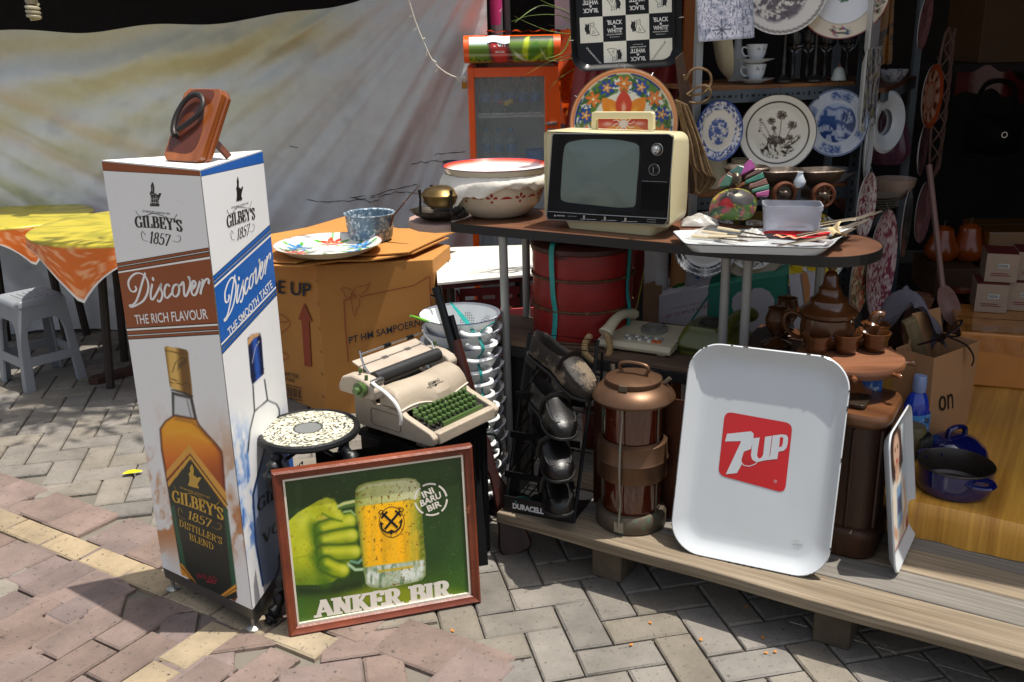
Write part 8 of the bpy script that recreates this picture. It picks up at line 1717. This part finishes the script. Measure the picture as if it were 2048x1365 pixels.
def small_carton(u,v,z,w,h,y,lab,rz):
    q=P(u,v,y=y); t=thing('kraft_carton',lab,'carton',TR(q.x,y,z,rz),'small kraft cartons on the big carton'); mb=MB(kr2); mb.bx(0,w,0,.16,0,h); mb.mat(mat('carton_redtop','6a2420',.6)); mb.bx(.002,w-.002,.002,.158,h,h+.002); mb.build('box',t,smooth=0,bevel=.002)
    mb=MB(mat('print_red_dull')); mb.at(RX(90)); [mb.bx(w*.18,w*(.8-.1*(k%2)),h*(.22+.07*k),h*(.25+.07*k),.0,.0012) for k in range(2)]; mb.mat(mat('label_white','b9b6b0',.5)); mb.bx(w*.38,w*.72,h*.50,h*.66,0,.001); mb.mat(K); [mb.bx(w*(.41+.035*k),w*(.425+.035*k),h*.53,h*.63,.0011,.0016) for k in range(8)]; mb.build('label',t,smooth=0); return t
zc0=YT+bh+.002; ys_=3.72
z_a=P(1985,612,y=ys_).z; hs=.115
for i,(u,zz2,lab) in enumerate(((1948,0,'small kraft carton, left one of the lower pair on the taped carton'),(2012,0,'small kraft carton, right one of the lower pair on the taped carton'),(1960,1,'small kraft carton with barcode label, left one of the upper pair'),(2022,1,'small kraft carton, right one of the upper pair at the right edge'))):
    small_carton(u,620,zc0+zz2*(hs+.0045),.118,hs,ys_-.02+.01*i,lab,rzb)
q=P(1968,545,y=4.3); carton('wrapped_carton',(q.x,4.3,q.z),.40,.35,P(1968,465,y=4.3).z-q.z,-6,mat('wrapped_board','6a4316',.3,var=.2,coat=.4,bump=.3,bs=12),'brown tape wrapped carton in the dim shop above the small kraft cartons')
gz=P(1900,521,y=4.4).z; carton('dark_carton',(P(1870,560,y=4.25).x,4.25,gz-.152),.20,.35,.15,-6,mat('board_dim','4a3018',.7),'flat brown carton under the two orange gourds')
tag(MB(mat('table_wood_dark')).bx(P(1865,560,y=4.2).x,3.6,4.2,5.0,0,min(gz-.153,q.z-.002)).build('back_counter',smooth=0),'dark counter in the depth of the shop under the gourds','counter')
gsrc=None; grd=mat('gourd_orange','8a3c0c',.3,var=.25,sc=6,spot='5a1c0a',sa=.6,ss=5,coat=.3)
for u,lab,s in ((1884,'orange gourd at the left of two in the dim shop',1),(1937,'orange gourd at the right of two in the dim shop',1.05)):
    q=P(u,490,y=4.40); M=TR(q.x,4.40,gz,40*s)@Matrix.Scale(s,4)
    if gsrc is None:gsrc=thing('orange_gourd',lab,'gourd',M,'orange gourds'); MB(grd).lathe([(0,0),(.05,.004),(.075,.03),(.078,.06),(.06,.10),(.05,.125),(.045,.15),(.025,.165),(0,.168)],28).build('fruit',gsrc); MB(mat('gourd_stem','3a2a14',.7)).tube([(0,0,.165),(.004,0,.18),(.012,0,.19)],.005,6).build('stem',gsrc)
    else:dup(gsrc,M,lab)
q=P(1912,610,y=3.95); mb=MB(mat('jar_dark','2a0808',.12,coat=.6)); mb.lathe([(0,0),(.08,0),(.10,.05),(.10,.16),(.07,.20),(.055,.215),(.06,.235),(0,.236)],32); tag(mb.build('dark_jar',M=TR(q.x,3.95,YT)),'dark red glazed jar between the gourds and the taped carton','jar')
# paddle leaning in the shop
a,b=P(1858,330,y=3.9),P(1885,575,y=3.75); c_=P(1908,640,y=3.72); pd_=thing('long_ladle','long pale ladle with hollow bowl leaning upright in the dim shop','ladle',None); MB(mat('ladle_wood','8a6a62',.6,var=.2,spot='5a3a36',sa=.66,ss=30)).tube([a,a.lerp(b,.5),b],.012,9).build('handle',pd_)
M=FR(b,(c_-b),(0,-1,.2)); mb=MB(mat('ladle_wood')); mb.at(M); n_=20; mb.loft([[(.08+.09*cos(2*pi*k/n_)*s1_,z2,.042*sin(2*pi*k/n_)*s1_) for k in range(n_)] for s1_,z2 in ((.2,-.03),(.7,-.022),(.95,-.005),(1,.004),(.9,.002),(.6,-.014),(.1,-.022))],True,True); mb.build('bowl',pd_)
# kraft bag with ribbon
kb=mat('kraft_bag','a47a54',.7,var=.1,bump=.12,bs=20); q0=P(1848,886,z=YT); q1=P(1925,850,z=YT); dbx=(q1-q0).to_2d(); kz=P(1835,716,y=q0.y).z-YT; BGM=upright(q0,*dbx.normalized()); bwid=.27
kbt=thing('paper_bag','brown kraft paper bag tied with dark ribbon, standing on the yellow stand','bag',BGM)
Bq=lambda z,k,a=0:[(-.0+bwid*(.5+(.5)*sx*k),.065+.065*sy*(k+a),z) for sx,sy in ((-1,-1),(-.33,-1.04+a),(.33,-1.03),(1,-1),(1.0,0),(1,1),(0,1.02),(-1,1),(-.96,0))]
mb=MB(kb); mb.loft([Bq(0,1),Bq(kz*.45,1.0,.06),Bq(kz,1.04),Bq(kz-.002,1.03),Bq(kz*.4,.985),Bq(.004,.98)],True,True); mb.build('bag_body',kbt,smooth=0)
mb=MB(kb); mb.loft([[(bwid*.25,.13,kz),(bwid*1.02,.13,kz),(bwid*.95,.14,kz+.09),(bwid*.32,.14,kz+.10)],[(bwid*.25,.133,kz),(bwid*1.02,.133,kz),(bwid*.95,.143,kz+.09),(bwid*.32,.143,kz+.10)]]); mb.build('top_flap',kbt,smooth=0)
rbn=mat('ribbon_dark','20100e',.4); mb=MB(rbn); cx8,cy8_,cz8=bwid*.55,.05,kz+.03
for L in ([(0,0,0),(.04,-.02,.03),(.05,-.02,.05),(.02,-.01,.04),(0,0,0)],[(0,0,0),(-.05,-.01,-.005),(-.07,-.01,.008),(-.03,0,.012),(0,0,0)],[(0,0,0),(.06,-.01,-.01),(.09,.01,.0)],[(0,0,0),(.02,-.06,-.02),(.035,-.085,-.06),(.03,-.085,-.09)],[(0,0,0),(-.06,.02,-.012),(-.11,.03,-.015)]):mb.tube(spline([(cx8+x,cy8_+y,cz8+z) for x,y,z in L],5),.007,6,flat=.4)
mb.build('ribbon_bow',kbt)
mb=MB(mat('print_black','17120f',.6)); bgp=Plane(BGM@RX(90)@MT((0,0,.004))); mb.at(RX(90)@MT((0,0,.006))); text(mb,'on',bgp(1878,824),bgp(1906,817),bgp(1877,793),0,0); mb.build('lettering',kbt,smooth=0)
# detergent bottle
q=P(1826,882,z=YT); DM=TR(q.x,q.y,YT,10); dbt=thing('detergent_bottle','blue detergent bottle with pale cap behind the edge-on tray','bottle',DM); dh=P(1818,782,y=q.y).z-YT; mb=MB(mat('detergent_blue','0c2f9c',.2,var=.08,coat=.5)); mb.lathe([(0,0),(.045,0),(.048,.01),(.048,dh*.55),(.044,dh*.75),(.030,dh*.93),(.016,dh),(.016,dh+.01)],30,sy=.7); mb.build('body',dbt); MB(mat('detergent_cap','8a9cc4',.35,trans=.2)).lathe([(.021,dh-.002),(.022,dh+.01),(.021,dh+.05),(.018,dh+.054),(0,dh+.055)],24).build('cap',dbt)
mb=MB(mat('detergent_label','4a86c0',.4,spot='c4d0d8',sa=.56,ss=40)); mb.loft([[(.0485*cos(R(a)),.0485*.7*sin(R(a))-.0008,z) for a in range(-150,-20,10)] for z in (dh*.12,dh*.58)],False,False,close=False); mb.mat(K); [mb.add([(.0487*cos(R(a)),.0487*.7*sin(R(a))-.0016,z) for a,z in ((a0,dh*.42),(a0+w,dh*.42),(a0+w,dh*.52),(a0,dh*.52))],[(0,1,2,3)]) for a0,w in ((-80,2),(-76,1),(-73,3),(-68,1),(-65,2),(-61,1),(-58,3))]; mb.build('label',dbt,smooth=60)
# blue pot and lid
q=P(1907,1010,z=YT); pr=(P(1979,950,y=q.y+.13).x-P(1836,950,y=q.y+.13).x)/2; pot2=Vec((P(1907,960,y=q.y+pr).x,q.y+pr*.97,YT)); rimz=P(1907,964,y=q.y+.005).z-YT+.014
blp=mat('pot_blue','0c1048',.14,var=.12,coat=.7,spot='2a2f8a',sa=.7,ss=8); pin=mat('pot_inside','2c2420',.35,var=.2,spot='4a3a30',sa=.66,ss=6)
cp=thing('cooking_pot','dark blue enamel cooking pot with two lug handles on the yellow stand','pot',TR(*pot2,-8)); MB(blp).lathe([(0,0),(pr*.88,0),(pr*.96,.010),(pr*.99,.03),(pr,rimz-.006)],48).build('outside',cp); mb=MB(pin); mb.lathe([(pr,rimz-.006),(pr*1.005,rimz-.002),(pr*.985,rimz),(pr*.955,rimz-.006),(pr*.93,.014),(pr*.86,.006),(0,.006)],48); mb.build('inside',cp)
for a in (-68,112):mb=MB(blp); mb.tube(spline([(pr*.97*cos(R(a+d))+e*cos(R(a)),pr*.97*sin(R(a+d))+e*sin(R(a)),rimz-.022) for d,e in ((-20,0),(-16,.022),(0,.034),(16,.022),(20,0))],5),.011,8,flat=.6); mb.build('handle',cp)
q=P(1908,915,z=YT); lr=pr*.93; lp_=Vec((P(1912,900,y=pot2.y+.235).x,pot2.y+.245,YT)); ld=thing('pot_lid','dark blue domed pot lid with loop handle lying behind the blue pot','lid',TR(*lp_,20)); MB(blp).lathe([(lr,.0),(lr*1.02,.004),(lr,.010),(lr*.9,.030),(lr*.6,.055),(lr*.25,.066),(0,.068)],48).build('dome',ld); MB(blp).tube(spline([(-.035,0,.062),(-.03,0,.085),(0,0,.092),(.03,0,.085),(.035,0,.062)],5),.010,8,flat=.8).build('loop_handle',ld)
q=P(1838,905,z=YT+.02); mb=MB(mat('cable_black','0f0f10',.4)); 
for k in range(6):mb.tube([(.006*k-.012+.010*sin(t),.035*cos(t*1.0),.035+.034*sin(t*1.0)+.003*k) for t in np.linspace(0,6.28,18)[:-1]],.0035,5,closed=True)
tag(mb.build('cable_bundle',M=TR(q.x,q.y,YT)),'coiled black cable bundle beside the blue pot','cable')
q=P(1825,900,z=YT); mb=MB(mat('olive_tin','5a5030',.5,var=.2)); mb.lathe([(0,0),(.04,0),(.042,.01),(.042,.09),(.036,.10),(0,.102)],24); tag(mb.build('olive_tin',M=TR(q.x-.02,q.y-.03,YT)),'olive tin half hidden behind the edge-on picture tray','tin')
# wood pieces with grey cloth
def plank(u0,v0,u1,v1,y,w,th,m,lab):
    a,b=P(u0,v0,y=y),P(u1,v1,y=y+.05); M=FR(b,a-b,(0,-1,0)); mb=MB(m); mb.box(((a-b).length/2,0,0),((a-b).length,th,w)); tag(mb.build('wood_offcut',M=M,smooth=0,bevel=.003),lab,'wood')
plank(1818,640,1850,745,3.05,.045,.03,mat('offcut_pale','7a6a4a',.8,var=.2,wood='5e4e34',st=(1,8,8)),'pale wood offcut standing behind the kraft bag')
plank(1776,640,1802,745,3.25,.05,.06,mat('offcut_dark','3a2c26',.8,var=.2),'dark wood offcut leaning under the grey cloth'); plank(1850,590,1800,700,3.45,.06,.05,mat('offcut_brown','52301e',.7,var=.2),'reddish brown board leaning across behind the grey cloth')
q=P(1818,625,y=3.12); mb=MB(mat('cloth_grey','5c565e',.9,var=.25,bump=.3)); mb.grid(24,24,lambda u,v:((u-.5)*.24+.02*sin(v*6),-.05+.10*v+.02*sin(u*14+v*4),.05-.22*abs(u-.45)**1.3*1.6-.03*v*sin(u*9)+.018*sin(u*22+v*9))); tag(mb.build('grey_cloth',M=MT(q),smooth=70),'crumpled grey cloth thrown over wood offcuts right of the teapot','cloth')
# purple bag with a bowl, hanging
q=P(1783,250,y=3.95); pb=thing('purple_bag','translucent purple plastic bag hanging from the shop shelf behind the china ring','bag',MT((q.x,3.95,0))); zt8,zb8=P(1760,170,y=3.95).z,P(1783,328,y=3.95).z
mb=MB(mat('purple_film','5e3a4c',.25,trans=.35,var=.15,bump=.4,bs=18)); rings=[]
for k in range(15):
    t=k/14; z=zb8+(zt8-zb8)*t; r=.085*(1-t)**.5+.012; r=min(r,.09*(.55+t*3)); rings.append([((r+.006*sin(j*1.9+k*.3))*cos(j*pi/16)-.03*t,.7*(r+.006*sin(j*1.9))*sin(j*pi/16),z) for j in range(32)])
mb.loft(rings,True,True); mb.build('film',pb)
# side shelf of the shop and things on it
zs8=P(1735,434,y=3.62).z; sdm=mat('side_shelf_wood','5e3218',.5,var=.3,wood='3c2010',st=(8,1,8)); zu8=P(1770,172,y=3.75).z
shs8=thing('side_shelf','dark wooden shelf running back along the shop right of the metal rack','shelf',None)
xs0=P(1735,434,y=3.62).x
for z in (zs8,zu8,.62):
    o=[(xs0-.06,3.66),(xs0+.02,3.62),(xs0+.50,4.5),(xs0+.12,4.62)]; mb=MB(sdm); mb.loft([[(x,y,z-.018) for x,y in o],[(x,y,z) for x,y in o]]); mb.build('board',shs8,smooth=0)
    mb=MB(mtl); p0_,p1_=Vec((o[1][0],o[1][1],z-.036)),Vec((o[2][0],o[2][1],z-.036)); dd=(p1_-p0_).normalized()*.0; mb.loft([[(p.x,p.y,p.z+h) for h in (-.017,.017)]+[(p.x-.012,p.y+.006,p.z+h) for h in (.017,-.017)] for p in (p0_,p1_)]); mb.build('edge_beam',shs8,smooth=0)
for x,y in ((xs0-.045,3.70),(xs0+.14,4.58),(xs0+.47,4.48)):MB(mtl).bx(x,x+.03,y,y+.03,0,2.3).build('upright',shs8,smooth=0)
def shelf_bowl(u,y,z,r,h,m,name,lab,cat='bowl'):
    q=P(u,300,y=y); mb=MB(m); mb.lathe([(0,0),(r*.45,0),(r*.55,.006),(r*.9,h*.6),(r,h),(r*.95,h),(r*.5,.012),(0,.01)],30); tag(mb.build(name,M=TR(q.x,y,z+.0005)),lab,cat)
pur=mat('purple_flower_china','a08878',.3,spot='3c2a5c',sa=.6,ss=26)
shelf_bowl(1797,4.02,zs8,.085,.085,pur,'flowered_bowl','cream bowl with purple flowers on the side shelf under the purple bag'); shelf_bowl(1770,3.98,zu8,.06,.05,mat('blue_flower_china','8f9094',.3,spot='20244c',sa=.52,ss=30),'flowered_bowl','small bowl with dark blue flowers on the upper side shelf')
q=P(1760,380,y=3.82); mb=MB(mat('plates_stack','8a8276',.35)); [mb.lathe([(0,.010*k),(.07,.010*k),(.085,.010*k+.008),(.06,.010*k+.006),(0,.010*k+.006)],30) for k in range(5)]; tag(mb.build('plate_stack',M=TR(q.x,3.84,zs8+.0005)),'stack of old plates on the side shelf','plates')
# hung goods in the shop depth
def dimplate(u,v,y,rpx,yaw,sx,fn,lab,tilt=0,roll=0):plate(u,v,y,rpx,yaw,tilt,fn,lab,sx=sx,roll=roll,group='plates hung in the shop',n=48,step=.06)
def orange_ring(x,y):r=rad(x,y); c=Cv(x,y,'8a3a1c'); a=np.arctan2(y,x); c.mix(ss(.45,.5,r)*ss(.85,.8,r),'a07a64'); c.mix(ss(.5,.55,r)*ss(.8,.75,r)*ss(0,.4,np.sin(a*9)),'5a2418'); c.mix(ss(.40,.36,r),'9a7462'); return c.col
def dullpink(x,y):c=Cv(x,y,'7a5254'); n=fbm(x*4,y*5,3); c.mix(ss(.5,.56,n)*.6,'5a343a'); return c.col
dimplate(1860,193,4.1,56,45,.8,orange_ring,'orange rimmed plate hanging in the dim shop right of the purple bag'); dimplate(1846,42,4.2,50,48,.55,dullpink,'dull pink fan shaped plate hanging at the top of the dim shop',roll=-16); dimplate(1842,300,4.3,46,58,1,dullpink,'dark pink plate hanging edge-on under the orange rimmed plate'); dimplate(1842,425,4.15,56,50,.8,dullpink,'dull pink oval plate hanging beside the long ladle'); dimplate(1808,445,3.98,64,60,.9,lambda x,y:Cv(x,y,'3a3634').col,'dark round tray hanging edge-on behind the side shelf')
bkm=mat('basket_cane','5c4238',.7,var=.3); fbk=thing('fish_basket','long woven diamond cane basket hanging in the dim shop','basket',facing(P(1880,210,y=4.25),40)); mb=MB(bkm); hb_,wb_=.16,.055
for s in (1,-1):
    for k in range(9):t0_=-1+.25*k; pts=[(s*(-wb_+2*wb_*j/6)*cos((t0_+.08*j)*1.45),hb_*2*(t0_+.08*j),.03*cos(j*.5-1.5)) for j in range(7) if abs(t0_+.08*j)<=1]; (len(pts)>1 and mb.tube(pts,.004,5))
mb.tube([(wb_*1.05*cos(t) if abs(sin(t))<.98 else 0,hb_*2*sin(t),0) for t in np.linspace(0,6.28,30)[:-1]],.006,6,closed=True); mb.build('weave',fbk)
q=P(1768,60,y=4.15); mb=MB(mat('amber_hang','7a4a0c',.3,var=.4,sc=14,spot='20120a',sa=.5,ss=14)); mb.grid(14,14,lambda u,v:((u-.5)*.16*(1-.3*v),.02*sin(u*9),(v-.5)*.26+.012*sin(u*12))); tag(mb.build('painted_fan',M=MT(q)@RZ(30),smooth=60),'amber and black painted fan hanging at the top of the side shelf','fan')
mb=MB(mat('bag_black','0c0909',.8,var=.2,spec=.1)); q=P(1985,270,y=4.4); mb.grid(16,12,lambda u,v:(.26*(u-.5),-.10*sin(pi*u)*sin(pi*v)**.5,.18*(v-.5)+.01*sin(u*7))); t=thing('shoulder_bag','black bag hanging at the right in the dim shop','bag',MT(q)); mb.build('bag_body',t); MB(mat('bag_black')).tube(spline([(-.1,0,.08),(-.06,0,.22),(.06,0,.22),(.1,0,.08)],6),.01,7).build('strap',t); MB(chm).tube([(.012*cos(k),-.105,.01+.012*sin(k)) for k in np.linspace(0,6.28,12)[:-1]],.003,5,closed=True).build('buckle',t)
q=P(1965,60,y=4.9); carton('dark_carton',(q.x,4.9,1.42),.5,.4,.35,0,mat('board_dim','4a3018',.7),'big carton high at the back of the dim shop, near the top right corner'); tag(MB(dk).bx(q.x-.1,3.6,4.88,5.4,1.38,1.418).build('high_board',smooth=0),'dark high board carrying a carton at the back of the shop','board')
q=P(1985,170,y=4.5); mb=MB(mat('film_red','4a1414',.2,trans=.3,bump=.5,bs=14)); mb.grid(18,12,lambda u,v:(.34*(u-.5),-.08*sin(pi*u),.10*(v-.5)+.03*sin(u*5)+.012*sin(u*20+v*8))); tag(mb.build('film_bundle',M=MT(q),smooth=60),'shiny dark red plastic wrapped bundle in the dim shop above the black bag','bundle')
